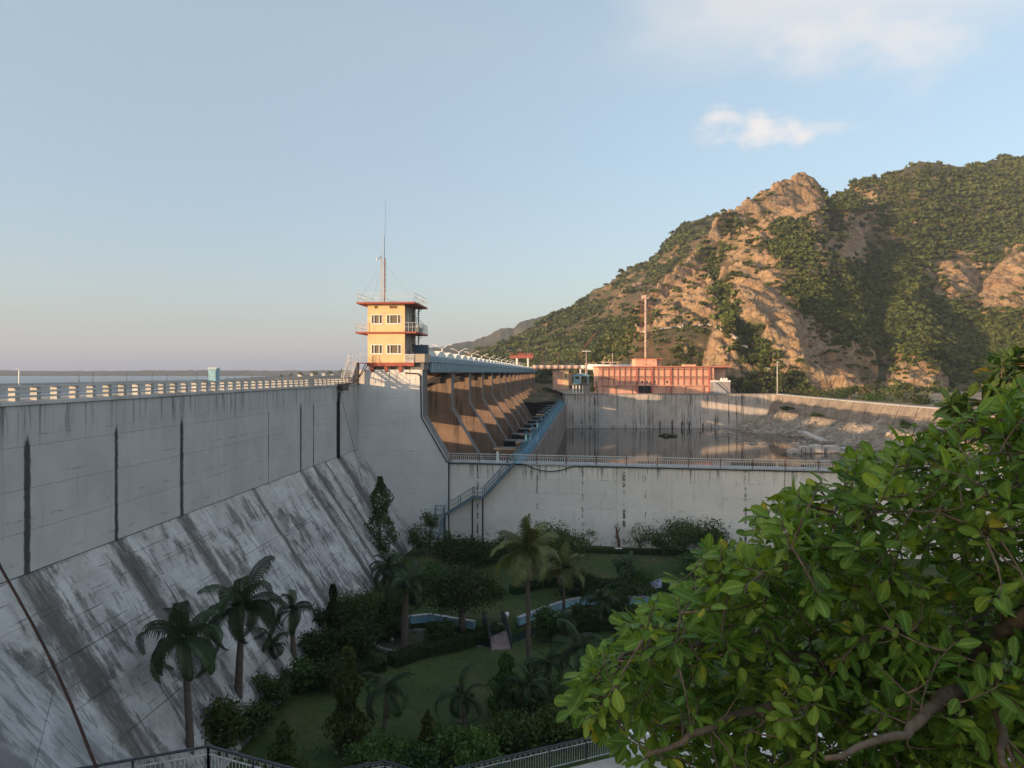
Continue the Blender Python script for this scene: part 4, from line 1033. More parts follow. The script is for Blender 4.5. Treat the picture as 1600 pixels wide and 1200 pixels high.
b_ = MB(); b_.box(-0.1, 66, -0.16, 2.3, TWZ - .158, TWZ); bevel(b_.build('walkway_slab', m_deck, tw2), .015)
bl = empty('balustrade', TW0, TW_RZ, 'pale balustrade with brown posts along the top of the white wall', 'balustrade')
b_ = MB(); b_.box(0.0, 66, -0.08, 0.02, TWZ + 0.86, TWZ + 0.94); b_.build('top_rail', m_pale_steel, bl)
b_ = MB(); b_.box(0.0, 66, -0.06, 0.0, TWZ + 0.64, TWZ + 0.68); b_.box(0.0, 66, -0.06, 0.0, TWZ + 0.06, TWZ + 0.13); b_.build('lower_rail', m_pale_steel, bl)
b_ = MB(); x = 0.1
while x < 66:
    b_.box(x, x + 0.045, -0.055, -0.01, TWZ + 0.13, TWZ + 0.64)
    c = x + 0.11
    b_.tube([(c + 0.09 * math.cos(i), -0.03, TWZ + 0.76 + 0.09 * math.sin(i)) for i in (0, 1.05, 2.1, 3.14, 4.2, 5.24, 6.28)], 0.012, 3, False)
    x += 0.22
o = b_.build('baluster', m_pale_steel, bl); o['kind'] = 'stuff'
pb = MB(); pb.box(-0.04, 0.04, -0.11, -0.03, TWZ, TWZ + 0.95); pb_me = pb.mesh('post', m_rust)
for k in range(22): obj('post', pb_me, bl, (0.2 + 3.05 * k, 0, 0))
b_ = MB(); b_.box(-.11, .11, -.12, .1, TWZ, TWZ + 1.15); b_.build('end_post', m_white, bl, (5.2, 0, 0))
# sagging cable on the wall
def tw_pt(x, y, z):
    c, s_ = math.cos(TW_RZ), math.sin(TW_RZ); return Vector((TW0.x + x*c - y*s_, TW0.y + x*s_ + y*c, z))
b_ = MB(); pts = []
for x in np.linspace(0.0, 8.3, 6): pts.append(tw_pt(x, -0.21, TWZ - .10))
for f in np.linspace(0, 1, 12)[1:]: pts.append(tw_pt(8.3 + 4.9 * f, -0.21, TWZ - .10 - 0.62 * 4 * f * (1 - f) * (1.1 - .2 * f)))
for x in np.linspace(13.6, 65, 30): pts.append(tw_pt(x, -0.21, TWZ - .10 - 0.03 * abs(math.sin(x))))
b_.tube(pts, 0.05, 5); props(b_.build('power_cable', m_black), 'black cable sagging along the top of the white wall', 'cable')

bs = empty('wall_stair', TW0, TW_RZ, 'blue steel stair zigzagging down the white wall into the garden', 'stair')
def flight(a, b, wy, n, m=m_blue_grey):
    a = Vector(a); b = Vector(b)
    for y_ in (-0.06, -wy):
        q = MB(); q.bar(a + Vector((0, y_, 0)), b + Vector((0, y_, 0)), 0.06, 0.26); q.build('stringer', m, bs)
        q = MB()
        for f in (0, .5, 1):
            p = a.lerp(b, f) + Vector((0, y_, 0)); q.bar(p, p + Vector((0, 0, 1.0)), 0.05)
        q.bar(a + Vector((0, y_, 1.0)), b + Vector((0, y_, 1.0)), 0.055); q.bar(a + Vector((0, y_, .55)), b + Vector((0, y_, .55)), 0.04)
        q.build('handrail', m_blue_light if y_ < -.1 else m, bs)
    for k in range(n):
        p = a.lerp(b, (k + .5) / n); q = MB(); q.box(p.x - .13, p.x + .13, -wy + .03, -0.09, p.z - .02, p.z + .02); q.build('tread', m_pale_steel, bs)
def tw_uz(u, v):
    """wall coordinates of the photograph's point (u, v) on the front of the training wall"""
    k = (u - 800) / FPX; X = (k * (80.03 - .4 + 0.19 * TW0.x)) / (1 + .19 * k); Y = 80.03 - .4 - .19 * (X - TW0.x)
    return (X - TW0.x) / math.cos(TW_RZ), (HOR - v) / FPX * Y
def place(u, v): 
    x, z = tw_uz(u, v); return (x, 0, z)
T0 = place(806, 722); L1a = place(757, 776); L1b = place(741, 776); L2a = place(698, 803); L2b = place(684, 803)
flight(T0, L1a, 0.95, 16); flight(L1b, L2a, 0.95, 9)
for a, b in ((L1a, L1b), (L2a, L2b)):
    q = MB(); q.box(b[0], a[0], -0.98, -0.03, a[2] - .06, a[2]); q.build('landing', m_blue_grey, bs)
    q = MB()
    for x_ in (a[0], b[0]): q.bar((x_, -.96, a[2]), (x_, -.96, a[2] + 1), 0.05)
    for h in (.5, .95): q.bar((a[0], -.96, a[2] + h), (b[0], -.96, a[2] + h), 0.05)
    q.build('landing_railing', m_blue_grey, bs)
q = MB()
for h in (.5, .95): q.bar((T0[0], -.96, T0[2] + h), (T0[0] + .7, -.96, T0[2] + h), 0.05)
q.bar((T0[0] + .7, -.96, T0[2]), (T0[0] + .7, -.96, T0[2] + 1), .05); q.box(T0[0], T0[0] + .75, -1.0, -.2, T0[2] - .06, T0[2]); q.build('top_landing', m_blue_light, bs)
# last flight comes towards the garden
bx0, bx1 = L2b[0], L2a[0]
for x_ in (bx0 + .04, bx1 - .04):
    q = MB(); q.bar((x_, -0.98, L2b[2]), (x_, -3.4, -17.6), 0.06, 0.26); q.build('stringer', m_blue_grey, bs)
    q = MB()
    for f in (0, .5, 1): q.bar((x_, -.98 - 2.42 * f, L2b[2] + (-17.6 - L2b[2]) * f), (x_, -.98 - 2.42 * f, L2b[2] + (-17.6 - L2b[2]) * f + 1), 0.05)
    for h in (.55, 1.0): q.bar((x_, -.98, L2b[2] + h), (x_, -3.4, -17.6 + h), 0.05)
    q.build('handrail', m_blue_grey, bs)
for k in range(13):
    f = (k + .5) / 13; q = MB(); y_ = -.98 - 2.42 * f; z_ = L2b[2] + (-17.6 - L2b[2]) * f
    q.box(bx0 + .07, bx1 - .07, y_ - .13, y_ + .13, z_ - .02, z_ + .02); q.build('tread', m_pale_steel, bs)
for p, y_ in ((L1a, -.9), (L1b, -.9), (L2a, -.9)):
    q = MB(); q.bar((p[0], y_, p[2] - .06), (p[0], y_, -18.2), 0.14); q.build('support_column', m_dark_steel, bs)
# ------------------------------------------------------------------ far bank: river wall, powerhouse, pipeline, poles
YW = 230.0; ZT = -6.46
rw = empty('river_wall', (16.0, YW, 0), 0, 'long black streaked concrete wall rising from the river pool below the pink powerhouse', 'wall')
cuts = [0, 7.6, 16.2, 25, 34, 43, 52, 58.5, 64]
b_ = MB(); b_.box(-0.6, 64, 0.45, 1.2, -33, ZT - .12); b_.build('wall_core', m_weir, rw)
for a, b in zip(cuts[:-1], cuts[1:]):
    q = MB(); e = pg.uniform(-.03, .03); q.prism([(0 + e, -33), (0 + e, -16.0), (0.08 + e, -15.8), (0.25 + e, ZT - .12), (0.44, ZT - .12), (0.44, -33)], 'x', a + .03, b - .03); q.build('wall_panel', m_far_wall, rw)
b_ = MB(); b_.box(-0.6, 64, -0.05, 1.6, ZT - .118, ZT); b_.build('coping', m_deck, rw)
b_ = MB(); b_.prism([(0.1, -17.5), (0.55, -15.9), (1.2, -17.5)], 'y', -1.2, -.02); b_.build('wall_buttress', m_weir, rw, (7.2, 0, 0))
# sloping bank wall to the right
bw = empty('bank_wall', (0, 0, 0), 0, 'brown sloping concrete bank wall curving towards the right of the river pool', 'wall')
P = [Vector((80.0, 230, 0)), Vector((82.5, 214, 0)), Vector((86.0, 196, 0)), Vector((90.5, 177, 0)), Vector((96.0, 157, 0)), Vector((103, 136, 0)), Vector((112, 112, 0))]
zt = [-6.6, -6.9, -7.3, -7.7, -8.1, -8.5, -8.9]
def bank_at(f):
    k = min(int(f), len(P) - 2); g = f - k; return P[k].lerp(P[k+1], g), zt[k] + (zt[k+1] - zt[k]) * g
nseg = 22
for i in range(nseg):
    f0 = (len(P) - 1) * i / nseg + .004; f1 = (len(P) - 1) * (i + 1) / nseg - .004
    (a, za), (b, zb) = bank_at(f0), bank_at(f1); d = (b - a).normalized(); nrm = Vector((d.y, -d.x, 0)); nrm = nrm if nrm.x < 0 else -nrm
    for k in range(3):
        g0, g1 = k / 3 + .006, (k + 1) / 3 - .006; off = nrm * pg.uniform(-.03, .05)
        H_ = 7.0
        vs = []
        for (pp, zz) in ((a, za), (b, zb)):
            for g in (g0, g1): vs.append(pp + nrm * (3.4 * g) + off + Vector((0, 0, zz - H_ * g)))
        vs2 = [x - nrm * .5 - Vector((0, 0, .2)) for x in vs]
        q = MB(); q.add(vs + vs2, [(0,1,3,2),(4,6,7,5),(0,4,5,1),(1,5,7,3),(3,7,6,2),(2,6,4,0)]); q.build('bank_panel', m_bank_wall, bw)
q = MB()
for i in range(nseg):
    (a, za), (b, zb) = bank_at((len(P) - 1) * i / nseg), bank_at((len(P) - 1) * (i + 1) / nseg)
    q.bar(a + Vector((.9, 0, za + .02)), b + Vector((.9, 0, zb + .02)), 2.0, .25)
q.build('bank_coping', m_deck, bw)

# powerhouse
PHX0, PHX1, PHY = 26.45, 62.0, 232.4
ph = empty('powerhouse', (0, PHY, 0), 0, 'long salmon pink powerhouse with maroon pilasters on the river wall', 'building')
zb_, z1_, zr = ZT + 0.02, -3.95, 1.55
b_ = MB(); b_.box(PHX0, PHX1, 0.5, 13, zb_, zr); b_.build('wall', m_pink, ph)
b_ = MB(); b_.box(PHX1 + .002, PHX1 + 4.2, 3.2, 12.5, zb_, zr - .1); b_.build('end_wall', m_pink_dull, ph)
b_ = MB(); b_.box(PHX0 - .35, PHX1 + 4.9, -0.15, 13.5, zr, zr + .32); b_.build('roof', m_maroon, ph)
b_ = MB(); b_.box(PHX0 - .37, PHX1 + 4.95, -0.20, 13.55, zr + .322, zr + .42); b_.build('roof_edge', m_pink, ph)
pil = [80,145,205,265,325,385,455,540,620,685,750,825,900,965,1035,1100,1170,1245]
pil = [(930 + p / 6.957 - 800) / FPX * PHY for p in pil]
thick = {6, 8, 11, 17}
for i, x in enumerate(pil):
    w = 0.32 if i in thick else 0.12
    q = MB(); q.box(x - w, x + w, 0.15 if i in thick else .3, 0.499, z1_ if i not in thick else zb_, zr - .002); q.build('pilaster', m_maroon, ph)
xs = [PHX0] + pil
bays = [(a, b) for a, b in zip(xs[:-1], xs[1:])]
for (a, b) in bays:
    for z0, z1, m in ((zr - 0.75, zr - 0.35, m_dark_glass), (-1.55, -1.15, m_dark_glass)):
        f = MB(); w = (b - a) - .5; a0 = (a + b) / 2 - w / 2; n = 4
        for k in range(n + 1): f.box(a0 + w * k / n - .06, a0 + w * k / n + .06, 0.42, 0.498, z0, z1)
        f.box(a0 - .06, a0 + w + .06, 0.40, .498, z0 - .08, z0 - .001); f.box(a0 - .06, a0 + w + .06, 0.40, .498, z1 + .001, z1 + .08)
        fo = f.build('window', m_pink_dull, ph)
        for k in range(n):
            g = MB(); g.box(a0 + w * k / n + .07, a0 + w * (k + 1) / n - .07, .45, .49, z0, z1); g.build('pane', m, fo)
b_ = MB(); b_.box(PHX0 - .05, PHX1 + .1, 0.2, .495, -1.92, -1.75); b_.build('string_course', m_maroon, ph)
b_ = MB(); b_.box(PHX0 - .05, PHX1 + .1, 0.1, .495, z1_ - .12, z1_ + .1); b_.build('ledge', m_pink_dull, ph)
for uu in (515, 565, 605, 650, 785):
    x = (930 + uu / 6.957 - 800) / FPX * PHY; q = MB(); q.box(x - .22, x + .22, .44, .496, -3.3, -2.5); q.build('small_window', m_dark_glass, ph)
for ua, ub, m in ((470, 537, m_black), (548, 620, m_black)):
    a, b = [(930 + t / 6.957 - 800) / FPX * PHY for t in (ua, ub)]
    q = MB(); q.box(a, b, .40, .497, zb_, z1_ - .13); q.build('doorway', m, ph)
    q = MB(); q.box(b + .002, b + .3, .2, .497, zb_, z1_ - .13); q.box(a - .3, a - .002, .2, .497, zb_, z1_ - .13); q.build('door_jamb', m_pink_dull, ph)
for ua in (85, 225, 405, 775, 985, 1185):
    a = (930 + ua / 6.957 - 800) / FPX * PHY; q = MB(); q.box(a - .1, a + .05, .3, .497, zb_, z1_ - .13); q.box(a + .051, a + 2.0, .25, .497, -4.3, z1_ - .125); q.build('base_recess', m_maroon, ph)
a, b = [(930 + t / 6.957 - 800) / FPX * PHY for t in (455, 690)]
q = MB(); q.box(a, b, 3, 10, zr + .425, zr + 2.6); q.build('penthouse', m_pink, ph)
q = MB(); q.box(a - .2, b + 1.9, 2.7, 10.4, zr + 2.6, zr + 2.85); q.build('penthouse_roof', m_maroon, ph)
q = MB(); q.box(b + .002, b + 1.6, 4.5, 10, zr + .425, zr + 2.598); q.build('penthouse_side', m_pink_dull, ph)
for uu, z in ((570, 2.4), (580, 2.4), (615, 2.4), (655, 3.5), (575, 3.5)):
    x = (930 + uu / 6.957 - 800) / FPX * PHY; q = MB(); q.box(x - .13, x + .13, 2.95, 2.998, z, z + .3); q.build('vent', m_dark_glass, ph)
a, b = [(930 + t / 6.957 - 800) / FPX * PHY for t in (1005, 1140)]
q = MB(); q.box(a, b, 5, 9, zr + .425, zr + .95); q.build('roof_hatch', m_pink, ph)
# white stair block with tanks at the right end
sb = empty('stair_block', (0, PHY, 0), 0, 'pale concrete stair block with small white tanks at the right end of the powerhouse', 'stair block')
a, b = [(930 + t / 6.957 - 800) / FPX * PHY for t in (1250, 1462)]
q = MB(); q.box(a, b, -0.6, 2.9, zb_, -2.9); q.build('wall', m_grey_wall, sb)
q = MB(); q.box(a - .1, b + .1, -.7, -.602, -2.9, -2.4); q.box(b - .0, b + .1, -.6, 2.9, -2.9, -2.4); q.build('parapet', m_white, sb)
for k in range(9):
    q = MB(); x = a + .9 + k * .42; q.box(x, x + .42, -1.2, -.61, zb_, -2.9 - .36 * k); q.build('step', m_deck, sb)
q = MB(); q.bar((a + .9, -1.2, -1.9), (a + 4.6, -1.2, -5.2), .07); q.build('handrail', m_white, sb)
for i, uu in enumerate((1385, 1412, 1437)):
    x = (930 + uu / 6.957 - 800) / FPX * PHY; e = empty('water_tank', (x, PHY + 1.0, -2.9), 0, '%s small white water tank on the pale stair block' % ('leftmost', 'middle', 'rightmost')[i], 'tank', 'white tanks on the stair block')
    q = MB(); q.lathe([(.45, 0), (.47, .9), (.40, 1.05), (.12, 1.2), (.12, 1.3)], 10); q.build('tank_body', m_white, e)
    q = MB(); q.lathe([(.15, 1.3), (.15, 1.36)], 8); q.build('lid', m_dark_steel, e)
# tall mast beside the powerhouse
tm = empty('signal_mast', (47.2, 268, -7), 0, 'tall pink tubular mast inside a rusty lattice frame behind the powerhouse', 'mast')
q = MB(); q.tube([(0, 0, 0), (0, 0, 33.5)], .42, 10); q.tube([(0, 0, 33.5), (0, 0, 34.2)], .7, 10); q.build('mast_tube', m_pipe, tm)
wm = 2.2
for sx, sy in ((-1, -1), (1, -1), (1, 1), (-1, 1)):
    q = MB(); q.bar((sx*wm, sy*wm, 0), (sx*wm*.7, sy*wm*.7, 32), .14); q.build('lattice_leg', m_rust, tm)
q = MB(); z = 0; k = 0
while z < 31.5:
    w0 = wm * (1 - .3 * z / 32); w1 = wm * (1 - .3 * (z + 1.6) / 32)
    for (a, c) in (((-1, -1), (1, -1)), ((1, -1), (1, 1)), ((1, 1), (-1, 1)), ((-1, 1), (-1, -1))):
        if k % 2: a, c = c, a
        q.bar((a[0]*w0, a[1]*w0, z), (c[0]*w1, c[1]*w1, z + 1.6), .055); q.bar((a[0]*w0, a[1]*w0, z), (c[0]*w0, c[1]*w0, z), .055)
    z += 1.6; k += 1
o = q.build('bracing', m_rust, tm); o['kind'] = 'stuff'
q = MB(); q.box(-1.3, .9, -.8, .8, 33.0, 33.3); q.box(-1.4, -.7, -.4, .4, 33.3, 34.2); q.build('mast_head', m_pipe, tm)
# grey end wall of the spillway, blue hoist frame, hut, pipeline
ew = empty('spillway_end_wall', (0, 424, 0), 0, 'plain grey concrete wall closing the far end of the spillway', 'wall')
for k in range(5):
    q = MB(); q.box(17 + k * 4.6, 17 + (k + 1) * 4.6 - .06, -.4 + .05 * (k % 2), .6, -34, -2.0); q.build('wall_panel', m_grey_wall, ew)
q = MB(); q.box(-14, 17 - .06, -.4, .6, -34, -2.0); q.build('wall_panel', m_grey_wall, ew)
q = MB(); q.box(-14, 41, -.6, .9, -1.998, -1.75); q.build('coping', m_deck, ew)
rail(ew, [(-4, -.5, -1.75), (41, -.5, -1.75)], 1.3, post_gap=1.4, r=.06, m=m_pipe, name='railing')
q = MB(); q.box(36, 140, 1, 3, -34, -5.2); q.build('retaining_wall', m_grey_wall, ew)
hf = empty('hoist_frame', at(908, 600, 236) , 0, 'light blue hoist frame with rounded roof standing on pale columns beside the powerhouse', 'hoist frame')
q = MB(); q.prism([(-2.6, 2.4)] + [(-2.4 + 4.8 * k / 8, 2.7 + .55 * math.sin(math.pi * k / 8)) for k in range(9)] + [(2.6, 2.4)], 'y', -1.2, 1.2); q.build('frame_roof', m_blue_light, hf)
for x in (-2.1, 2.1):
    for y in (-1, 1): q = MB(); q.box(x - .17, x + .17, y - .17, y + .17, -.1, 2.398); q.build('frame_leg', m_blue_light, hf)
q = MB(); q.box(-2.2, -.2, -1.25, -1.18, .1, 1.5); q.build('panel', m_blue_light, hf)
q = MB(); q.bar((.1, -1.1, .1), (1.9, -1.1, 1.9), .14); q.build('brace', m_blue_dark, hf)
q = MB(); q.box(-2.9, 3.4, -1.4, 1.4, -.32, -.1); q.build('platform', m_pier_top, hf)
for x in (-2.6, -1.6, -.6, .4): q = MB(); q.box(x - .16, x + .16, -1.1, -.8, -2.95, -.322); q.build('column', m_white, hf)
q = MB(); q.box(.9, 2.6, -1.2, 1.2, -2.95, -.322); q.build('pier', m_grey_wall, hf)
rail(hf, [(3.4, -1.3, -.1), (5.6, -1.3, -.1)], .9, r=.05, m=m_blue_dark, name='gangway_railing')
pl = empty('pipeline', (0, 300, 0), 0, 'big pale pink pipeline on short supports behind the powerhouse', 'pipeline')
xs_ = np.linspace(8, 46, 15)
for i, (a, b) in enumerate(zip(xs_[:-1], xs_[1:])):
    q = MB(); q.tube([(a + .02, 0, 2.15), (b - .02, 0, 2.15)], .78, 14); q.build('pipe_section', m_pipe if i not in (7, 12) else m_hood, pl)
    q = MB(); q.tube([(a - .12, 0, 2.15), (a + .12, 0, 2.15)], .88, 14); q.build('flange', m_pipe, pl)
    if i > 6:
        q = MB(); q.box(a - .25, a + .25, -.5, .5, -7, 1.4); q.build('support', m_white, pl)
q = MB(); q.box(29, 29.3, -.9, .9, -6.9, 3.6); q.box(33, 33.3, -.9, .9, -6.9, 3.6); q.box(29, 33.3, -.9, .9, 3.6, 3.8); q.build('pipe_portal', m_pipe, pl)
for nm, (ua, ub), Y_ in (('pipe_portal', (942, 965), 262),):
    a, b = [(t - 800) / FPX * Y_ for t in (ua, ub)]; e = empty('pipe_portal', (0, Y_, 0), 0, 'pale pink pipe gantry on the powerhouse yard at its left end', 'gantry')
    for x in (a, (a + b) / 2, b): q = MB(); q.box(x - .15, x + .15, -.3, .3, -6.6, 3.4); q.build('post', m_pipe, e)
    q = MB(); q.box(a - .15, b + .15, -.3, .3, 3.401, 3.7); q.build('beam', m_pipe, e)
    q = MB(); q.tube([(a - 5, 3, 1.9), (b + 5.5, 3, 1.9)], .95, 12); q.build('pipe_section', m_hood, e)
hu = empty('pump_hut', at(884, 589, 300), 0, 'small sunlit yellow hut with a dark doorway below the pipeline', 'hut')
q = MB(); q.box(-1, 1.1, 0, 3, -5.2, 2.0); q.build('wall', m_cream, hu)
q = MB(); q.box(-5, -1.002, .5, 3, -5.2, 2.2); q.box(1.102, 2.4, 1, 3, -5.2, 1.4); q.build('side_wall', m_pink_dull, hu)
q = MB(); q.box(-5.2, 1.3, -.2, 3.2, 2.201, 2.45); q.build('roof', m_pipe, hu)
q = MB(); q.box(-.2, .3, -.05, -.002, -.3, 1.1); q.build('doorway', m_dark_glass, hu)
def pole(u, v_top, v_bot, Y, r, label, m, arms=0, name='utility_pole', cat='pole'):
    p = at(u, v_bot, Y); h = (v_bot - v_top) / FPX * Y; e = empty(name, (p.x, p.y, p.z - 2), 0, label, cat, 'poles on the far bank' if name == 'utility_pole' else None)
    q = MB(); q.tube([(0, 0, 0), (0, 0, h + 2)], [r, r * .7], 7); q.build('pole', m, e)
    if arms == 1: q = MB(); q.box(-1.0, 1.0, -.1, .1, h + 1.4, h + 1.6); q.build('crossarm', m, e)
    if arms == 2: q = MB(); q.box(-1.3, 1.3, -.2, .2, h + 1.95, h + 2.15); q.build('lamp_head', m_white, e)
    if arms == 3: q = MB(); q.box(-.2, .5, -.15, .15, h + 1.95, h + 2.12); q.build('lamp_head', m_white, e)
    return e, Vector((p.x, p.y, p.z + h - .5))
e1 = pole(916, 549, 590, 238, .13, 'tall lamp pole rising beside the blue hoist frame', m_pipe, 2, 'lamp_post', 'lamp post')
e2 = pole(1214.5, 566, 616, 231, .16, 'pale lamp pole on the river wall to the right of the powerhouse', m_pale_steel, 3, 'lamp_post', 'lamp post')
e3 = pole(957, 552, 576, 262, .16, 'bare utility pole above the left end of the powerhouse', m_pipe, 0)
e4 = pole(872, 550, 575, 330, .15, 'utility pole with crossarm on the green slope behind the gantry crane', m_rust, 1)
e5 = pole(848, 546, 566, 345, .15, 'short utility pole left of the crossarm pole on the green slope', m_rust, 0)
e6 = pole(909, 545, 560, 300, .13, 'thin utility pole just below the red crane boom', m_rust, 0)
e7 = pole(986, 565, 576, 262, .12, 'small utility pole just left of the powerhouse penthouse', m_pipe, 0)
q = MB()
for a, b in ((e1, e3), (e4, e5), (e3, e7), (e1, e6)):
    a = a[1]; b = b[1]
    q.tube([a.lerp(b, f) - Vector((0, 0, 1.2 * 4 * f * (1 - f))) for f in np.linspace(0, 1, 8)], .03, 4)
props(q.build('power_line', m_dark_steel), 'thin sagging power lines strung between the far bank poles', 'power line')
bm_ = empty('crane_boom', at(914, 541, 318), 0, 'rusty red lattice boom leaning up against the green hillside', 'crane boom')
a = at(914, 541, 318); b = at(931, 520, 318); d = b - a; q = MB()
for o_ in ((0, 0, .35), (0, 0, -.35), (0, .6, 0)): q.bar(Vector(o_), d + Vector(o_) * .5, .16)
q.build('chord', m_rust, bm_); q = MB()
for k in range(12): q.bar(d * (k / 12) + Vector((0, 0, .35 * (-1)**k)), d * ((k + 1) / 12) - Vector((0, 0, .33 * (-1)**k)), .09)
q.build('lacing', m_rust, bm_); q = MB(); q.bar((-2.2, 0, -5), (0, 0, .2), .18); q.bar((-3.0, 0, -3.5), (-2.2, 0, -2.3), .4); q.build('boom_mast', m_rust, bm_)
# old weir blocks standing in the pool
wbk = None
for i, (u0, u1, vt) in enumerate(((1231, 1250, 705), (1250, 1266, 701), (1267, 1289, 700), (1290, 1315, 701), (1316, 1338, 704))):
    a = at(u0, 707, 158); b = at(u1, 707, 158); h = (711 - vt) / FPX * 158 * 1.15
    e = empty('weir_block', ((a.x + b.x) / 2, 158 + .4 * i, -17.0), -.05, 'broken concrete block in the pool, %s in its row' % ('low leftmost and half sunken', 'second from the left and squarish', 'third from the left', 'fourth and longest', 'rightmost and worn')[i], 'concrete block', 'weir blocks in the pool')
    w = (b.x - a.x) / 2 - .12; q = MB(); q.prism([(-w, 0), (w, 0), (w, h * .9 + .1), (w * .6, h + .15), (-w * .8, h + .1), (-w, h * .75)], 'y', -1.0, 1.4); o = q.build('block_body', m_far_wall, e); bevel(o, .12, 2)
    q = MB(); q.prism([(-w * .6, 0), (w * .9, 0), (w * .7, .35), (-w * .4, .45)], 'y', -1.7, -1.01); q.build('footing', m_weir, e)
# rubble on the bank
def rock_mesh(name, seed, m):
    import bmesh
    bm = bmesh.new(); bmesh.ops.create_icosphere(bm, subdivisions=1, radius=1.0); r = random.Random(seed)
    for v in bm.verts: v.co *= r.uniform(.6, 1.15); v.co.z *= .65
    me = bpy.data.meshes.new(name); bm.to_mesh(me); bm.free(); me.materials.append(m); return me
m_stone = plain('bank_stone', (0.36, 0.31, 0.26), .9, .3, .6)
rocks = [rock_mesh('bank_rock', i, m_stone) for i in range(5)]
for i in range(36):
    rr = random.Random(300 + i); y = rr.uniform(150, 222); w = np.interp(y, [120, 165, 229], [104, 92.5, 80]); x = w - rr.uniform(9, 22); z = float(bank_z(np.array(x), np.array(y)))
    if z < -17.0: continue
    o = obj('boulder', rocks[i % 5], None, (x, y, z + .15), (0, 0, rr.uniform(0, 6)), rr.uniform(.7, 1.25)); props(o, 'pale grey boulder lying among the rubble below the sloping bank wall', 'boulder', 'boulders on the rubble bank')
vv = []; ff = []; r = random.Random(5); base = 0
def mesh_arrays(me):
    v = np.empty(len(me.vertices) * 3, np.float32); me.vertices.foreach_get('co', v); f = np.empty(len(me.polygons) * 3, np.int32); me.polygons.foreach_get('vertices', f)
    return v.reshape(-1, 3), f.reshape(-1, 3)
RA = [mesh_arrays(x) for x in rocks]
big = []
for i in range(900):
    y = r.uniform(140, 228); w = np.interp(y, [120, 165, 229], [104, 92.5, 80]); x = w - r.uniform(1, 24) ** 1.0; s_ = r.uniform(.12, .55) * (2.0 if r.random() < .07 else 1)
    z = float(bank_z(np.array(x), np.array(y)))
    if z < -17.2: continue
    v, f = RA[i % 5]; c, n = math.cos(i), math.sin(i); Rm = np.array([[c, -n, 0], [n, c, 0], [0, 0, 1]])
    vv.append(v @ Rm.T * s_ + np.array([x, y, z + s_ * .15])); ff.append(f + base); base += len(v)
o = obj('rubble', np_mesh('rubble', np.concatenate(vv), np.concatenate(ff), m_stone)); props(o, 'loose grey stones scattered over the rubble bank below the sloping wall', 'stones', kind='stuff')
q = MB(); a = at(1255, 676, 176); b = at(1289, 690, 168); q.bar(a + Vector((0, 0, .2)), b, 1.6, .35); props(q.build('concrete_slab', m_far_wall), 'long broken concrete slab leaning down the rubble bank to the water', 'concrete slab')

rwl = empty('brick_fence', (0, 0, 0), 0, 'low reddish brick fence along the road above the bank wall', 'fence')
A_ = at(1362, 634, 238); B_ = at(1478, 637, 226)
for k in range(10):
    a = A_.lerp(B_, k / 10); b = A_.lerp(B_, (k + 1) / 10); q = MB(); q.bar(a + (b - a) * .02 + Vector((0, 0, .6)), b - (b - a) * .02 + Vector((0, 0, .6)), .25, 1.5); q.build('fence_panel', plain('brick_red', (0.30, 0.13, 0.08), .9, .3, 2) if k == 0 else bpy.data.materials['brick_red'], rwl)

q = MB(); m_y = bpy.data.materials['yard_gravel']; rows = []
for i in range(len(P)):
    p_ = P[i]; rows.append([Vector((p_.x + .2, p_.y, zt[i] - .06)), Vector((p_.x + 8, p_.y + 1, zt[i] + .1)), Vector((p_.x + 40, p_.y + 1.2, -6.5)), Vector((p_.x + 130, p_.y + 1.2, -5.5))])
rows.insert(0, [Vector((80.2, 231.2, -6.63)), Vector((88, 231.2, -6.63)), Vector((120, 231.2, -6.63)), Vector((210, 231.2, -6.63))])
for r0, r1 in zip(rows[:-1], rows[1:]):
    for k in range(3): q.add([r0[k], r0[k+1], r1[k+1], r1[k]], [(0, 1, 2, 3)])
o = q.build('bank_road', m_y); o['kind'] = 'structure'

for uu, h_ in ((1031, 2.0), (1050, 2.2), (1065, 1.6), (1077, 1.7), (1098, 1.2)):
    q = MB(); x = (uu - 800) / FPX * YW - 16.0; q.box(x - .12, x + .12, -.35, -.06, -17.5, -16.6 + h_); q.build('wall_post', m_black, rw)  # black posts added to stand for dark upright weeps at the wall foot
# ------------------------------------------------------------------ foliage materials
f_dark = foliage('dark_foliage', (0.022, 0.040, 0.011), (0.055, 0.086, 0.021))
f_mid = foliage('mid_foliage', (0.032, 0.056, 0.014), (0.075, 0.115, 0.026))
f_bright = foliage('bright_foliage', (0.035, 0.065, 0.012), (0.085, 0.13, 0.025), (0.16, 0.15, 0.03))
f_yellow = foliage('yellowish_foliage', (0.04, 0.055, 0.012), (0.10, 0.11, 0.025), (0.17, 0.14, 0.03))
f_palm = foliage('palm_frond', (0.018, 0.032, 0.014), (0.040, 0.060, 0.022), None, 0.3, 3)
f_coco = foliage('coconut_frond', (0.070, 0.082, 0.026), (0.14, 0.145, 0.05), (0.24, 0.19, 0.08), 0.3, 1.5)  # tone raised: sky light on the high crown is put into the colour
f_dry = foliage('dry_frond', (0.12, 0.095, 0.065), (0.22, 0.18, 0.13), None, 0.3, 3)
f_hedge = foliage('hedge_leaves', (0.014, 0.026, 0.008), (0.035, 0.055, 0.014), None, .3, 3)
m_trunk = plain('grey_bark', (0.15, 0.115, 0.085), .9, .3, 5, dirt=(0.07, 0.055, 0.04))
m_palm_trunk = plain('palm_bark', (0.11, 0.085, 0.066), .9, .25, 6, dirt=(0.09, 0.07, 0.05))
m_shaft = plain('palm_crownshaft', (0.085, 0.12, 0.05), .6, .2, 3)

def ground_at(u, v, z=-17.62): return at(u, v, -z * FPX / (v - HOR))

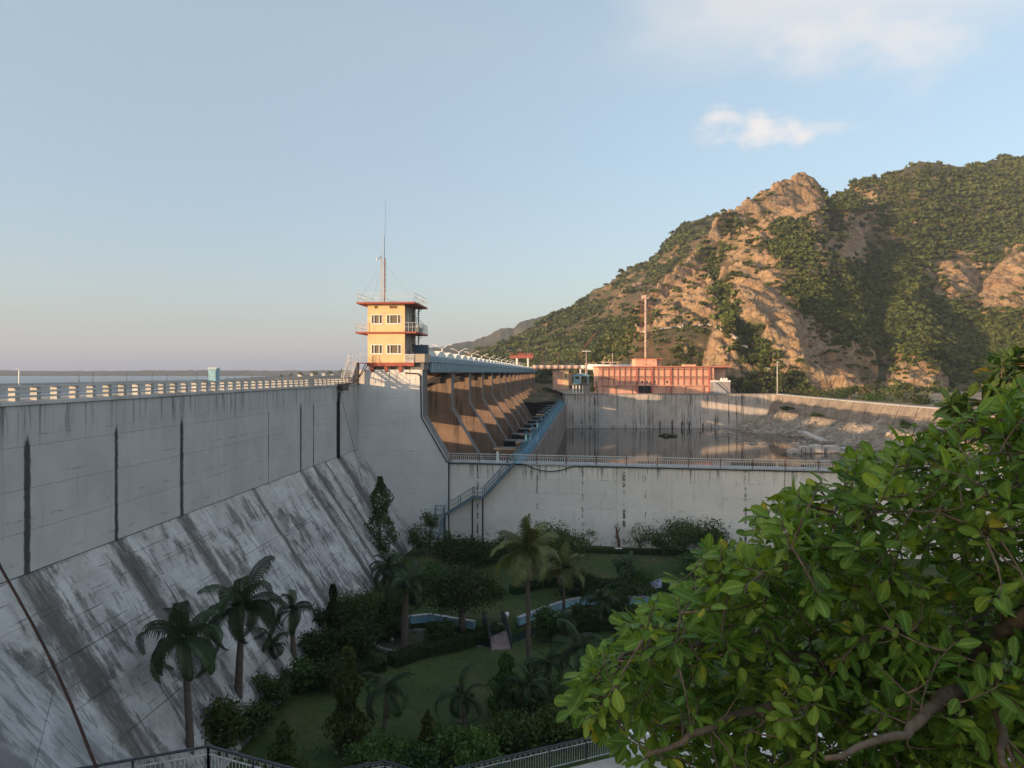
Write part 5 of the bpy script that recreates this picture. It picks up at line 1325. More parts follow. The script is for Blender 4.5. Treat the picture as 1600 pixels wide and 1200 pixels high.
def frond_mesh(name, L, m, seed, arch=1.0, leaf=0.42, n=26, hang=0.6, lift=0.75):
    """a pinnate palm frond growing along +x from the origin"""
    r = random.Random(seed); V = []; F = []
    pts = []; ang = lift; p = np.array([0., 0., 0.]); N = n + 3
    for k in range(N + 1):
        pts.append(p.copy()); st = L / N
        p = p + np.array([math.cos(ang), 0, math.sin(ang)]) * st; ang -= arch * (1.9 / N) * (0.55 + 1.0 * k / N)
    w0 = 0.035 * L / 2.6
    for k, q in enumerate(pts):
        w = w0 * (1 - .85 * k / N); V += [(q[0], -w, q[2]), (q[0], w, q[2]), (q[0], 0, q[2] + w)]
    for k in range(N):
        a = 3 * k; b = a + 3; F += [(a, a+1, b+1, b), (a+1, a+2, b+2, b+1), (a+2, a, b, b+2)]
    for k in range(3, N):
        f = k / N; ll = leaf * L / 2.6 * (math.sin(math.pi * (0.12 + 0.86 * f)) ** .7) * r.uniform(.85, 1.1)
        q = pts[k]; d = pts[k] - pts[k-1]; d /= np.linalg.norm(d)
        for sg in (-1, 1):
            for rep in range(1):
                qq = q - d * (L / N) * .5 * rep
                h = hang * r.uniform(.6, 1.4); fw = .55 + .5 * f
                t1 = np.array([d[0] * fw * .5, sg * .80, .12]); t1 /= np.linalg.norm(t1); t2 = np.array([d[0] * fw * .6, sg * .62, -h]); t2 /= np.linalg.norm(t2)
                m1 = qq + t1 * ll * .5; e1 = m1 + t2 * ll * .62; w = .020 * L / 2.6 * 1.5
                b0 = len(V); V += [tuple(qq - d * w), tuple(qq + d * w), tuple(m1 + d * w), tuple(m1 - d * w), tuple(e1)]
                F += [(b0, b0+1, b0+2, b0+3), (b0+3, b0+2, b0+4, b0+4)]
    F = [f if f[2] != f[3] else f[:3] for f in F]
    me = bpy.data.meshes.new(name); me.from_pydata(V, [], F); me.materials.append(m); me.update(); return me
FR = {k: [frond_mesh('frond', 2.6, m, i, ar, lf, 34, hg, lift) for i, (ar, lift) in enumerate(sh)]
      for k, m, lf, hg, sh in (('palm', f_palm, .56, 2.2, ((1.25, .95), (1.45, .6), (1.6, .2), (.95, 1.25))), ('coco', f_coco, .78, .55, ((.62, 1.0), (.8, .6), (.95, .15), (.25, 1.42))), ('dry', f_dry, .40, 1.6, ((1.25, .95), (1.45, .6), (1.6, .2))))}
def palm(u, vb, vc, L, label, kind='palm', n=14, name='royal_palm', seed=0, lean=0.0, r0=.17, dry=0, group='palms in the garden', cat='palm tree', Y=None, zg=-17.62):
    r = random.Random(seed + 100); n = int(n * 1.25); lean = lean or r.uniform(-.3, .3)
    b = ground_at(u, vb, zg) if Y is None else Vector(((u - 800) / FPX * Y, Y, zg))
    top = (HOR - vc) / FPX * b.y - zg
    e = empty(name, b, r.uniform(0, 6.28), label, cat, group)
    q = MB(); pts = []; rs = []
    for k in range(9):
        f = k / 8; pts.append((lean * f * f, lean * .3 * f * f, -.2 + (top + .1) * f)); rs.append(r0 * (1.25 if k == 0 else (1.0 + .18 * math.sin(f * 3.1) - .45 * f)))
    q.tube(pts, rs, 9); q.build('trunk', m_palm_trunk, e)
    tp = Vector(pts[-1])
    if kind == 'palm':
        q = MB(); q.tube([tp + Vector((0, 0, -.05)), tp + Vector((0, 0, .30 * L / 2.6)), tp + Vector((0, 0, .62 * L / 2.6))], [rs[-1] * 1.15, rs[-1] * 1.2, rs[-1] * .55], 9); q.build('crownshaft', m_shaft, e)
        tp = tp + Vector((0, 0, .45 * L / 2.6))
    for k in range(n):
        f = k / max(1, n - 1); me = FR[kind][3 if f < .12 else 0 if f < .35 else 1 if f < .7 else 2]
        o = obj('frond', me, e, tp, (r.uniform(-.5, .5), (.3 * (f - .4)) + r.uniform(-.22, .22), k * 2.399 + r.uniform(-.45, .45)), L / 2.6 * r.uniform(.72, 1.15))
    for k in range(dry):
        obj('dead_frond', FR['dry'][2], e, tp - Vector((0, 0, .1)), (0, .55 + r.uniform(0, .3), 1.2 + k * 2.2), L / 2.6 * .95)
    return e
palm(826, 1045, 856, 2.75, 'tall coconut palm with yellowing fronds standing alone at the edge of the lawn', 'coco', 17, 'coconut_palm', 1, .15, .15, 3)
palm(881, 952, 884, 2.1, 'smaller coconut palm behind the tall one, beside the blue channel wall', 'coco', 13, 'coconut_palm', 2, -.2, .12, 1)
palm(298, 1170, 1012, 2.9, 'nearest royal palm with drooping fronds against the dam slope behind the railing', n=14, seed=3, Y=32.6)
palm(372, 1135, 962, 3.1, 'royal palm with thick crown right of the nearest palm at the dam foot', n=16, seed=4, r0=.2)
palm(459, 1052, 962, 2.0, 'royal palm with narrow drooping crown against the pale dam slope', n=11, seed=5, dry=1)
palm(632, 1010, 922, 2.3, 'royal palm with thick pale trunk standing in the left ring planter', n=13, seed=6, r0=.25)
palm(600, 1172, 1085, 2.0, 'low palm with one brown dead frond on the lawn behind the tapering tree', n=11, seed=7, dry=2, r0=.1)
palm(727, 1140, 1098, 1.9, 'low palm with grey dead fronds at the middle front of the lawn', n=11, seed=8, dry=2, r0=.12)
palm(905, 1088, 1022, 2.1, 'palm right of the tall coconut trunk with pale leaning trunk', n=14, seed=9, r0=.12)
palm(834, 1128, 1078, 1.7, 'small palm with orange brown old leaves at the foot of the tall coconut palm', n=10, seed=10, r0=.1, dry=1)
palm(978, 928, 888, 1.8, 'young palm on the far lawn in front of the hedge', n=11, seed=11, r0=.10)
palm(938, 985, 944, 2.0, 'wide palm in the right ring planter before the blue wall', n=14, seed=12, r0=.12)
palm(612, 925, 895, 2.4, 'feathery grey green date palm at the foot of the dam slope', n=18, seed=13, r0=.16)
palm(858, 1075, 1040, 1.8, 'bushy palm between the tall coconut trunk and the leaning palm', n=13, seed=14, r0=.1)
palm(985, 1085, 1040, 1.9, 'palm half hidden behind the foreground leaves on the lawn', n=12, seed=15, r0=.1)
palm(430, 1068, 1012, 1.7, 'dark low palm close to the dam foot beside the narrow royal palm', n=12, seed=16, r0=.12)
palm(880, 1000, 975, 1.6, 'small fountain shaped palm on the near side of the right hedge', n=13, seed=17, r0=.1)

def crown_points(n, kind, R_, H, seed):
    """points through a crown's volume, gathered into clumps"""
    g = np.random.default_rng(seed)
    if kind == 'mast':
        z = g.uniform(0, 1, n) ** .85; rad = R_ * np.clip(1.08 - z, .05, 1) ** .7 * (.72 + .28 * np.sin(z * 17 + g.uniform(0, 6)))
        a = g.uniform(0, 6.283, n); rr = rad * np.sqrt(g.uniform(.25, 1, n)) * (1 + .25 * np.sin(3 * a + z * 9))
        return np.stack([rr * np.cos(a), rr * np.sin(a), z * H], -1)
    if kind == 'cone':
        z = g.uniform(0, 1, n) ** 1.3; rad = R_ * (1 - z) ** .8 + .05; a = g.uniform(0, 6.283, n); rr = rad * np.sqrt(g.uniform(.2, 1, n)) * (1 + .28 * np.sin(3 * a + 7 * z + seed) + .22 * np.sin(13 * z + 2 * a + seed))
        return np.stack([rr * np.cos(a), rr * np.sin(a), z * H], -1)
    nc = max(8, n // 90); c = g.normal(size=(nc, 3)); c /= np.linalg.norm(c, axis=1)[:, None]; c *= g.uniform(.45, 1.0, nc)[:, None]
    c[:, 2] = np.abs(c[:, 2]) if kind == 'dome' else c[:, 2]
    c *= np.array([R_ * .85, R_ * .85, H * (.85 if kind == 'dome' else .45)]); c[:, 2] += 0 if kind == 'dome' else H * .5
    k = g.integers(0, nc, n); p = g.normal(size=(n, 3)) * np.array([R_, R_, H * .6]) * .17
    q = c[k] + p
    if kind == 'dome': q[:, 2] = np.maximum(q[:, 2], .03)
    return q
def tree(name, u, vb, R_, H, trunk_h, kind, m, label, n=900, leaf=.16, seed=0, droop=.2, cat='tree', group=None, Y=None, zg=-17.62, lean=0.0):
    r = random.Random(seed); b = ground_at(u, vb, zg) if Y is None else Vector(((u - 800) / FPX * Y, Y, zg))
    e = empty(name, b, 0, label, cat, group)
    n = int(n * (2.2 if kind == 'round' else 1.6)); R_ *= 1.22
    C = crown_points(n, kind, R_, H, seed); C[:, 2] += trunk_h; C[:, 0] += lean
    V, F = leaf_quads(C, leaf, droop, .5, seed)
    obj('crown', np_mesh('crown', V, F, m), e)
    q = MB(); tr = max(.05, R_ * .07)
    if kind in ('mast', 'cone'): q.tube([(0, 0, -.3), (0, 0, trunk_h + H * .8)], [tr, tr * .3], 7)
    else:
        hb = trunk_h + H * .25; q.tube([(0, 0, -.3), (lean * .3, 0, trunk_h * .6), (lean * .8, .05, hb)], [tr * 1.5, tr * 1.1, tr * .8], 7)
        for k in range(5):
            a = k * 1.256 + r.random(); q.tube([(lean * .8, .05, hb * .9), (lean + R_ * .35 * math.cos(a), R_ * .35 * math.sin(a), hb + H * .2), (lean + R_ * .65 * math.cos(a), R_ * .65 * math.sin(a), hb + H * .42)], [tr * .6, tr * .4, tr * .15], 5)
    q.build('trunk', m_trunk, e); return e
G1 = 'slim mast trees in the garden'; G2 = 'round trees in the garden'; G3 = 'shrubs along the white wall'
def mast(u, vb, vt, w, label, m=f_dark, seed=0, n=1500, leaf=.24, Y=None, kind='mast', th=.15, zg=-17.62):
    b = ground_at(u, vb, zg) if Y is None else Vector((0, Y, zg)); H = (HOR - vt) / FPX * b.y - zg
    return tree('mast_tree', u, vb, w / FPX * b.y / 2, H - th, th, kind, m, label, n, leaf, seed, 1.6, 'tree', G1, Y, zg)
mast(594, 890, 745, 66, 'tall dark mast tree with drooping leaves in front of the dam slope', seed=21, n=2600)
mast(520, 1012, 914, 32, 'slender dark columnar tree at the foot of the dam slope', seed=22)
mast(1040, 985, 905, 36, 'dark columnar tree in front of the blue wall at right', seed=23)
mast(543, 1172, 1012, 66, 'tapering tree with yellow green tip on the left of the lawn', f_yellow, 24, 2600, .22)
mast(443, 1206, 1128, 50, 'small dark upright shrub at the lower left of the lawn', f_mid, 25, 1300, .18)
mast(668, 1185, 1110, 34, 'short upright bush by the lower railing at the middle', f_yellow, 26, 900, .18)
mast(762, 1165, 1020, 20, 'thin dark shoot of a young mast tree near the low palms', f_mid, 27, 500, .16) if False else None
mast(790, 1120, 1022, 60, 'bushy dark tapering tree left of the tall coconut trunk', f_dark, 28, 2000, .22)
mast(693, 960, 905, 22, 'thin light green sapling left of the round lawn tree', f_yellow, 29, 500, .14)
mast(600, 985, 935, 34, 'dark narrow tree beside the left end of the blue wall', f_dark, 30, 900, .18)
def rtree(u, vb, vt, w, label, m=f_dark, seed=0, n=1700, leaf=.20, kind='round', Y=None, zg=-17.62, frac=.35, cat='tree', group=G2, lean=0.):
    b = ground_at(u, vb, zg) if Y is None else Vector((0, Y, zg)); H = (HOR - vt) / FPX * b.y - zg
    th = H * frac; return tree('round_tree' if cat == 'tree' else 'shrub', u, vb, w / FPX * b.y / 2, H - th, th, kind, m, label, n, leaf, seed, .3, cat, group, Y, zg, lean)
rtree(722, 986, 888, 112, 'round dark tree with a bare brown trunk beside the blue wall', seed=41, n=2600, frac=.36)
rtree(722, 905, 836, 84, 'round dark tree with a thin pale trunk in front of the blue stair', seed=42, n=2200, frac=.3)
rtree(672, 862, 797, 30, 'small tree on a thin stem left of the blue stair', seed=43, n=500, frac=.55, leaf=.18)
rtree(655, 868, 820, 40, 'dark bush below the small thin stemmed tree', seed=44, n=700, frac=.05, cat='shrub', group=G3)
rtree(692, 868, 830, 34, 'dark bush against the foot of the blue stair', seed=45, n=600, frac=.05, cat='shrub', group=G3)
rtree(868, 918, 815, 92, 'leafy dark tree behind the tall coconut palm', f_mid, 46, 2600, frac=.2)
rtree(922, 862, 828, 34, 'sparse upright shrub at the white wall beside the brown stump', f_mid, 47, 260, frac=.1, cat='shrub', group=G3, leaf=.16)
rtree(1000, 862, 818, 44, 'light green open shrub in front of the white wall', f_bright, 48, 420, frac=.1, cat='shrub', group=G3, leaf=.18)
rtree(1068, 868, 812, 74, 'largest dark shrub in front of the white wall', f_mid, 49, 2000, frac=.05, cat='shrub', group=G3)
rtree(1112, 872, 816, 60, 'dark shrub with upright shoots right of the largest wall shrub', f_mid, 50, 1200, frac=.05, cat='shrub', group=G3, leaf=.24)
rtree(1034, 868, 830, 30, 'narrow dark shrub left of the largest wall shrub', f_mid, 51, 500, frac=.05, cat='shrub', group=G3)
rtree(885, 868, 832, 50, 'low dark shrub at the wall behind the coconut palm', f_dark, 52, 800, frac=.05, cat='shrub', group=G3)
rtree(1150, 905, 850, 90, 'broad dark shrub at the right end of the far lawn', f_dark, 53, 1600, frac=.05, cat='shrub', group=G3)
rtree(565, 985, 925, 90, 'broad light green shrub at the dam foot left of the channel', f_mid, 54, 2400, frac=.05, cat='shrub', group=G2)
rtree(500, 1035, 985, 70, 'dense dark shrub at the dam foot below the slender tree', f_dark, 55, 1500, frac=.05, cat='shrub', group=G2)
rtree(345, 1185, 1095, 70, 'light green bush beside the nearest royal palm', f_bright, 56, 1600, frac=.05, cat='shrub', group=G2, leaf=.17)
rtree(560, 1030, 975, 60, 'dark leafy shrub between the hedge and the dam foot', f_dark, 57, 1400, frac=.05, cat='shrub', group=G2)
rtree(470, 1080, 1030, 60, 'dark low shrub on the dam foot hedge line', f_dark, 58, 1000, frac=.05, cat='shrub', group=G2)
rtree(850, 1000, 950, 44, 'dense rounded shrub at the right end of the garden bridge', f_dark, 59, 1100, frac=.05, cat='shrub', group=G2)
rtree(800, 1175, 1120, 80, 'leafy green shrub by the lower railing below the tall palm', f_mid, 60, 1400, frac=.05, cat='shrub', group=G2)
rtree(880, 1160, 1110, 90, 'light green shrub at the railing left of the foreground leaves', f_bright, 61, 1600, frac=.05, cat='shrub', group=G2)
rtree(745, 1200, 1150, 70, 'low green shrub just behind the middle railing', f_bright, 62, 1100, frac=.05, cat='shrub', group=G2)
rtree(585, 1205, 1160, 90, 'ragged low green growth behind the railing corner', f_mid, 63, 1300, frac=.05, cat='shrub', group=G2)
rtree(905, 935, 895, 60, 'dark clump of shrubs along the far side of the blue wall', f_dark, 64, 1100, frac=.05, cat='shrub', group=G2)
rtree(1000, 935, 895, 80, 'dark clump between the young palm and the small hut', f_dark, 65, 1300, frac=.05, cat='shrub', group=G2)
rtree(640, 945, 905, 50, 'dark shrub below the date palm', f_dark, 66, 900, frac=.05, cat='shrub', group=G2)
rtree(770, 935, 905, 40, 'small grey green shrub behind the garden bridge', f_mid, 67, 600, frac=.05, cat='shrub', group=G2)

for i, (u, vb, vt, w, m, lab) in enumerate(((415, 1110, 1055, 80, f_dark, 'wide dark shrub mass at the dam foot below the royal palms'), (395, 1150, 1100, 60, f_dark, 'dark shrub at the trunk foot of the thick crowned royal palm'), (490, 1000, 950, 50, f_dark, 'tall dark shrub left of the slender columnar tree'),
        (610, 965, 925, 70, f_mid, 'spreading green shrub over the left end of the blue wall'), (540, 1005, 950, 60, f_dark, 'dark tall shrub right of the slender columnar tree'), (520, 1075, 1030, 70, f_dark, 'dark shrub behind the tapering yellow tipped tree'), (690, 930, 880, 60, f_dark, 'dark green shrub on the lawn left of the round trunked tree'),
        (845, 1115, 1060, 90, f_dark, 'large dark shrub at the foot of the leaning palm'), (940, 1110, 1050, 80, f_dark, 'dark shrub mass beside the foreground leaves on the lawn'), (700, 1185, 1140, 80, f_mid, 'loose green shrub behind the middle of the terrace railing'), (650, 1205, 1165, 60, f_dark, 'dark tuft behind the terrace railing notch'),
        (960, 965, 930, 60, f_dark, 'dark shrub beside the palm in the right planter'), (800, 880, 835, 60, f_dark, 'dark shrub at the wall left of the tall palm crown'), (750, 885, 850, 60, f_dark, 'low dark shrub at the wall below the blue stair landing'), (1090, 900, 862, 70, f_dark, 'low dark shrub on the far lawn left of the broad shrub'), (1005, 1000, 950, 60, f_dark, 'dark shrub between the planter and the dark columnar tree'))):
    rtree(u, vb, vt, w, lab, m, 80 + i, 1100, frac=.05, cat='shrub', group=G2)

rtree(612, 1000, 968, 50, 'low dark shrub filling the left end of the left planter', f_dark, 101, 900, frac=.05, cat='shrub', group=G2)
rtree(690, 1000, 965, 44, 'small dark shrub in the right end of the left planter', f_mid, 102, 800, frac=.05, cat='shrub', group=G2)
rtree(905, 975, 945, 40, 'small green shrub in the left end of the right planter', f_mid, 103, 700, frac=.05, cat='shrub', group=G2)
# hedges
def hedge(uv, w, h, label, seed, dens=420, zg=-17.6):
    P_ = [ground_at(u, v, zg) for u, v in uv]; g = np.random.default_rng(seed); C = []
    e = empty('hedge', P_[0], 0, label, 'hedge', 'clipped hedges in the garden'); q = MB()
    for a, b in zip(P_[:-1], P_[1:]):
        L = (b - a).length; n = int(L * dens); t = g.uniform(0, 1, n); d = (b - a).normalized(); nn = np.array([-d.y, d.x, 0])
        pp = np.array(a - P_[0])[None] + np.array(b - a)[None] * t[:, None]
        s_ = g.uniform(-1, 1, n); zz = g.uniform(0, 1, n); face = g.random(n) < .5
        s_ = np.where(face, np.sign(s_) * g.uniform(.8, 1.05, n), s_); zz = np.where(face, zz, g.uniform(.88, 1.06, n))
        bump = 1 + .15 * (fbm(pp[:, 0] * 2, pp[:, 1] * 2, 3, seed) - .5)
        C.append(pp + nn[None] * (s_ * w / 2)[:, None] + np.array([0, 0, 1])[None] * (zz * h * bump)[:, None])
        q.bar(a - P_[0] + Vector((0, 0, h * .42)), b - P_[0] + Vector((0, 0, h * .42)), w * .8, h * .84)
    V, F = leaf_quads(np.concatenate(C), .11, 0, .6, seed)
    obj('foliage', np_mesh('foliage', V, F, f_hedge), e); q.build('inner_growth', f_hedge, e)
hedge([(612, 1042), (660, 1026), (720, 1012), (782, 992)], 1.1, .75, 'long dark clipped hedge curving along the near side of the left planter', 71)
hedge([(838, 985), (900, 984), (975, 981)], 1.1, .75, 'dark clipped hedge along the near side of the right planter', 72)
hedge([(420, 1095), (455, 1078), (530, 1062), (600, 1045)], .9, .6, 'low dark hedge along the foot of the dam slope', 73)
hedge([(800, 932), (850, 922), (905, 921), (1030, 921)], 1.0, .8, 'dark hedge behind the right half of the blue channel wall', 74)
hedge([(690, 858), (760, 862), (860, 862), (960, 866), (1060, 868), (1150, 872)], .8, .45, 'low ragged hedge at the foot of the white wall', 75, 260)

# blue channel wall, planters, small bridge
M = Mat('blue_channel_paint', .6); p = M.pos()
k = M.mix(M.rng(M.noise(p, .9, 6, .65), .3, .7), (0.22, 0.40, 0.48), (0.27, 0.46, 0.54)); k = M.mix(M.rng(M.noise(M.scale(p, (3, 3, .8)), 1.2, 5, .7), .54, .7, 0, .6), k, (0.16, 0.20, 0.22)); M.col(k); m_chan = M.m
cw = empty('channel_wall', (0, 0, 0), 0, 'low light blue painted wall curving along the garden channel', 'wall')
xs_ = [-12.0, -10.6, -9.3, -7.6, -5.9, -4.2, -2.6, None, .45, 1.7, 2.9, 4.1, 5.3, 6.9, 8.6, 10.4, 12.2]
for a, b in zip(xs_[:-1], xs_[1:]):
    if a is None or b is None: continue
    A = Vector((a, float(chan_y(a)), 0)); B = Vector((b, float(chan_y(b)), 0)); q = MB(); d = (B - A).normalized() * .008
    q.bar(A + d + Vector((0, -.02, -17.58)), B - d + Vector((0, -.02, -17.58)), .28, .50, (0, 0, 1)); q.build('wall_section', m_chan, cw)
    q = MB(); q.bar(A + d + Vector((0, -.02, -17.30)), B - d + Vector((0, -.02, -17.30)), .36, .055); q.build('coping', m_deck, cw)
M = Mat('channel_water', .08); M.col((0.022, 0.034, 0.030)); M.b.inputs['Specular IOR Level'].default_value = .5; M.bump(M.noise(M.scale(M.pos(), (4, 4, 4)), 1.0, 3), .08, .03); m_cwater = M.m
q = MB(); X_ = np.linspace(-12.5, 13, 40)
for a, b in zip(X_[:-1], X_[1:]):
    ya, yb = float(chan_y(a)), float(chan_y(b)); q.add([(a, ya - 3.6, -18.35), (b, yb - 3.6, -18.35), (b, yb - .1, -18.35), (a, ya - .1, -18.35)], [(0, 1, 2, 3)])
o = q.build('channel_water', m_cwater); o['kind'] = 'structure'
m_pave = plain('ochre_paving', (0.060, 0.064, 0.034), .9, .3, 1.2, dirt=(0.03, 0.045, 0.018))
m_kerb = plain('kerb_whitewash', (0.24, 0.235, 0.215), .85, .25, 4, dirt=(0.09, 0.085, 0.07))
def planter(u, v, R_, label, seed):
    c = ground_at(u, v, -17.5); e = empty('ring_planter', c, 0, label, 'planter', 'ring planters beside the channel')
    q = MB(); n = 28
    for k in range(n):
        a0 = 2 * math.pi * k / n + .01; a1 = 2 * math.pi * (k + 1) / n - .01
        q = MB(); q.bar((R_ * math.cos(a0), R_ * .72 * math.sin(a0), .02), (R_ * math.cos(a1), R_ * .72 * math.sin(a1), .02), .13, .22); q.build('kerb_stone', m_kerb, e)
    q = MB(); q.add([(R_ * math.cos(2*math.pi*k/n) * .97, R_ * .7 * math.sin(2*math.pi*k/n), -.02) for k in range(n)] + [(R_ * math.cos(2*math.pi*k/n) * .97, R_ * .7 * math.sin(2*math.pi*k/n), -.6) for k in range(n)],
                    [tuple(range(n))] + [(k, (k+1) % n, n + (k+1) % n, n + k) for k in range(n)]); q.build('paving', m_pave, e)
    q = MB(); q.lathe([(.05, -.02), (.10, .08), (.13, .2), (.08, .28)], 10, (-R_ * .6, 0, 0)); q.build('globe_lamp', m_kerb, e)
planter(655, 1003, 2.9, 'oval planter with pale kerb around the thick trunked palm', 1)
planter(930, 967, 2.9, 'oval planter with pale kerb around the wide palm at right', 2)
q = MB(); q.prism([(-9.6, 47.2), (-2.6, 49.6), (-2.7, 50.6), (-9.5, 51.0)], 'z', -18.6, -17.66); o = q.build('left_paving', m_pave); o['kind'] = 'structure'
q = MB(); q.prism([(1.4, 49.2), (10.5, 50.4), (10.5, 54.0), (4.5, 54.0), (1.6, 51.5)], 'z', -18.6, -17.66); o = q.build('right_paving', m_pave); o['kind'] = 'structure'
br = empty('garden_bridge', (-1.05, 50.8, -17.62), R(8), 'small arched garden bridge with dark railings over the channel', 'bridge')
m_brick_deck = plain('reddish_deck', (0.20, 0.15, 0.14), .85, .2, 3)
arc = lambda t: .42 * (1 - (t / 2.6) ** 2)
for k in range(12):
    t0 = -2.6 + 5.2 * k / 12; t1 = -2.6 + 5.2 * (k + 1) / 12
    q = MB(); q.prism([(t0 + .01, arc(t0)), (t1 - .01, arc(t1)), (t1 - .01, arc(t1) - .12), (t0 + .01, arc(t0) - .12)], 'x', -.62, .62); q.build('deck_board', m_brick_deck, br)
for sx in (-.66, .66):
    q = MB()
    for h in (.85, .5): q.tube([(sx, t, arc(t) + h) for t in np.linspace(-2.6, 2.6, 14)], .025, 5)
    for k in range(14):
        t = -2.6 + 5.2 * k / 13; q.bar((sx, t, arc(t)), (sx, t, arc(t) + .88), .03)
        if k < 13: t2 = t + .4; q.bar((sx, t, arc(t) + .05), (sx, t2, arc(t2) + .5), .02); q.bar((sx, t, arc(t) + .5), (sx, t2, arc(t2) + .05), .02)
    q.build('bridge_railing', m_dark_steel, br)
q = MB(); q.lathe([(.06, 0), (.06, .35), (.12, .42), (.16, .55), (.12, .68), (.03, .72)], 12); gl = q.build('globe_lamp', m_white); gl.location = (-.35, 51.6, -17.0); props(gl, 'cream globe lamp on a short post beside the garden bridge', 'lamp')
# hut, stump, white box
ht = empty('garden_hut', ground_at(1036, 934), .1, 'small hut with bluish grey hipped roof behind the blue wall', 'hut')
q = MB(); q.add([(-.95, -.8, 1.0), (.95, -.8, 1.0), (.95, .8, 1.0), (-.95, .8, 1.0), (-.3, 0, 1.5), (.3, 0, 1.5)], [(0, 1, 5, 4), (1, 2, 5), (2, 3, 4, 5), (3, 0, 4), (3, 2, 1, 0)]); q.build('roof', plain('slate_blue_sheet', (0.22, 0.24, 0.31), .6, .15, 3), ht)
for x in (-.75, .75):
    for y in (-.6, .6): q = MB(); q.bar((x, y, -.1), (x, y, .998), .07); q.build('post', m_white, ht)
q = MB(); q.box(-.75, .75, .5, .6, 0, .95); q.box(-.75, -.65, -.55, .499, 0, .95); q.build('wall', m_blue_dark, ht)
sm = empty('bare_stump', ground_at(965, 860, -17.9), 0, 'reddish brown lopped tree trunk with stubs against the white wall', 'tree stump')
m_redbark = plain('reddish_bark', (0.16, 0.07, 0.05), .9, .3, 5)
q = MB(); q.tube([(.15, 0, -.1), (.1, 0, .9), (-.05, 0, 1.7), (-.1, 0, 2.2)], [.15, .13, .11, .09], 8); q.build('trunk', m_redbark, sm)
for p0, p1 in (((-.05, 0, 1.6), (.28, 0, 2.35)), ((-.08, 0, 2.0), (-.3, 0, 2.6)), ((.0, 0, 1.2), (-.3, 0, 1.5)), ((-.1, 0, 2.1), (.05, 0, 2.8))):
    q = MB(); q.tube([p0, p1], [.06, .035], 6); q.build('stub', m_redbark, sm)
wbx = empty('white_box', ground_at(966, 864, -17.75), .2, 'small white box on the grass by the brown stump', 'box')
q = MB(); q.box(-.3, .3, -.2, .2, 0, .42); bevel(q.build('box_body', m_white, wbx), .02); q = MB(); q.box(-.33, .33, -.23, .23, .421, .47); q.build('box_lid', m_white, wbx)
q = MB(); q.tube([(0, 0, -.1), (0, 0, .25)], .04, 6); o = q.build('marker_post', m_white, None, ground_at(1021, 878, -17.7)); props(o, 'tiny white marker post on the far lawn', 'post')
# grass blades and weeds so that the lawn is not a bare sheet
g = np.random.default_rng(77); n = 42000
gx = g.uniform(-14, 26, n); gy = 30 + 50 * g.random(n) ** 1.2; keep = (np.abs(gy - chan_y(gx) + 1.8) > 2.1); gx, gy = gx[keep], gy[keep]
C = np.stack([gx, gy, lawn_z(gx, gy) + .03], -1); V, F = leaf_quads(C, .14, -1.0, .22, 5)
props(obj('grass', np_mesh('grass', V, F, foliage('grass_blades', (0.035, 0.060, 0.012), (0.070, 0.095, 0.022), (0.13, 0.11, 0.05), .2, .6))), 'short uneven lawn grass', 'grass', kind='stuff')

# ------------------------------------------------------------------ terrace with its scrolled railing
m_terr = plain('terrace_paving', (0.40, 0.36, 0.31), .9, .15, 1.2, dirt=(0.24, 0.21, 0.18))
def terr(name, poly, z, zb, m): 
    q = MB(); q.prism(poly, 'z', zb, z); o = q.build(name, m); o['kind'] = 'structure'; return o
terr('lower_terrace', [(-9.2, 28.9), (-5.15, 30.35), (-3.2, 29.35), (4.9, 33.05), (9.0, 33.3), (30, 33.0), (30, 12), (-9.2, 12)], -16.62, -30, m_terr)
terr('upper_terrace', [(-11.6, 18.6), (-8.02, 19.86), (-5.0, 18.5), (-1.0, 8), (-14, 8)], -10.9, -30, m_terr)
rm = plain('railing_iron', (0.045, 0.047, 0.055), .5, .25, 6); rm2 = plain('railing_pale_iron', (0.42, 0.42, 0.40), .5, .25, 6)
def scroll_rail(name, pts, z, H, label, gap=.115):
    e = empty(name, (0, 0, 0), 0, label, 'railing'); band = H - .20
    pts = [Vector((x, y, z)) for x, y in pts]
    q = MB(); q2 = MB()
    for a, b in zip(pts[:-1], pts[1:]): q.bar(a + Vector((0, 0, H)), b + Vector((0, 0, H)), .07, .05)
    q.build('top_rail', rm, e)
    for a, b in zip(pts[:-1], pts[1:]):
        for h in (band, .10): q2.bar(a + Vector((0, 0, h)), b + Vector((0, 0, h)), .03, .03)
    q2.build('lower_rail', rm2, e); pk = MB(); sc = MB()
    for a, b in zip(pts[:-1], pts[1:]):
        L = (b - a).length; d = (b - a) / L; n = int(L / gap)
        for k in range(n + 1):
            p_ = a + d * (k * L / n); pk.bar(p_ + Vector((0, 0, .10)), p_ + Vector((0, 0, band)), .016)
        ns = max(1, int(L / .24))
        for k in range(ns):
            c = a + d * ((k + .5) * L / ns) + Vector((0, 0, band + .015))
            sc.tube([c + d * (.10 * math.cos(t)) + Vector((0, 0, .15 * math.sin(t))) for t in np.linspace(0, math.pi, 8)], .011, 4, False)
            for sg in (-1, 1): sc.tube([c + d * (sg * (.10 + .035 * (1 - math.cos(t)))) + Vector((0, 0, .12 + .035 * math.sin(t))) for t in np.linspace(0, 4.5, 7)], .009, 3, False)
        np_ = max(1, round(L / 1.9))
        for k in range(np_ + 1):
            q = MB(); p_ = a + d * (k * L / np_); q.bar(p_, p_ + Vector((0, 0, H - .02)), .055); q.build('post', rm, e)
    o = pk.build('pickets', rm2, e); o['kind'] = 'stuff'; o = sc.build('scrolls', rm2, e); o['kind'] = 'stuff'
scroll_rail('corner_railing', [(-11.3, 18.65), (-8.0, 20.0), (-5.2, 18.75), (-3.2, 14)], -10.85, 1.0, 'dark iron railing with scrolled top at the lower left corner of the upper terrace')
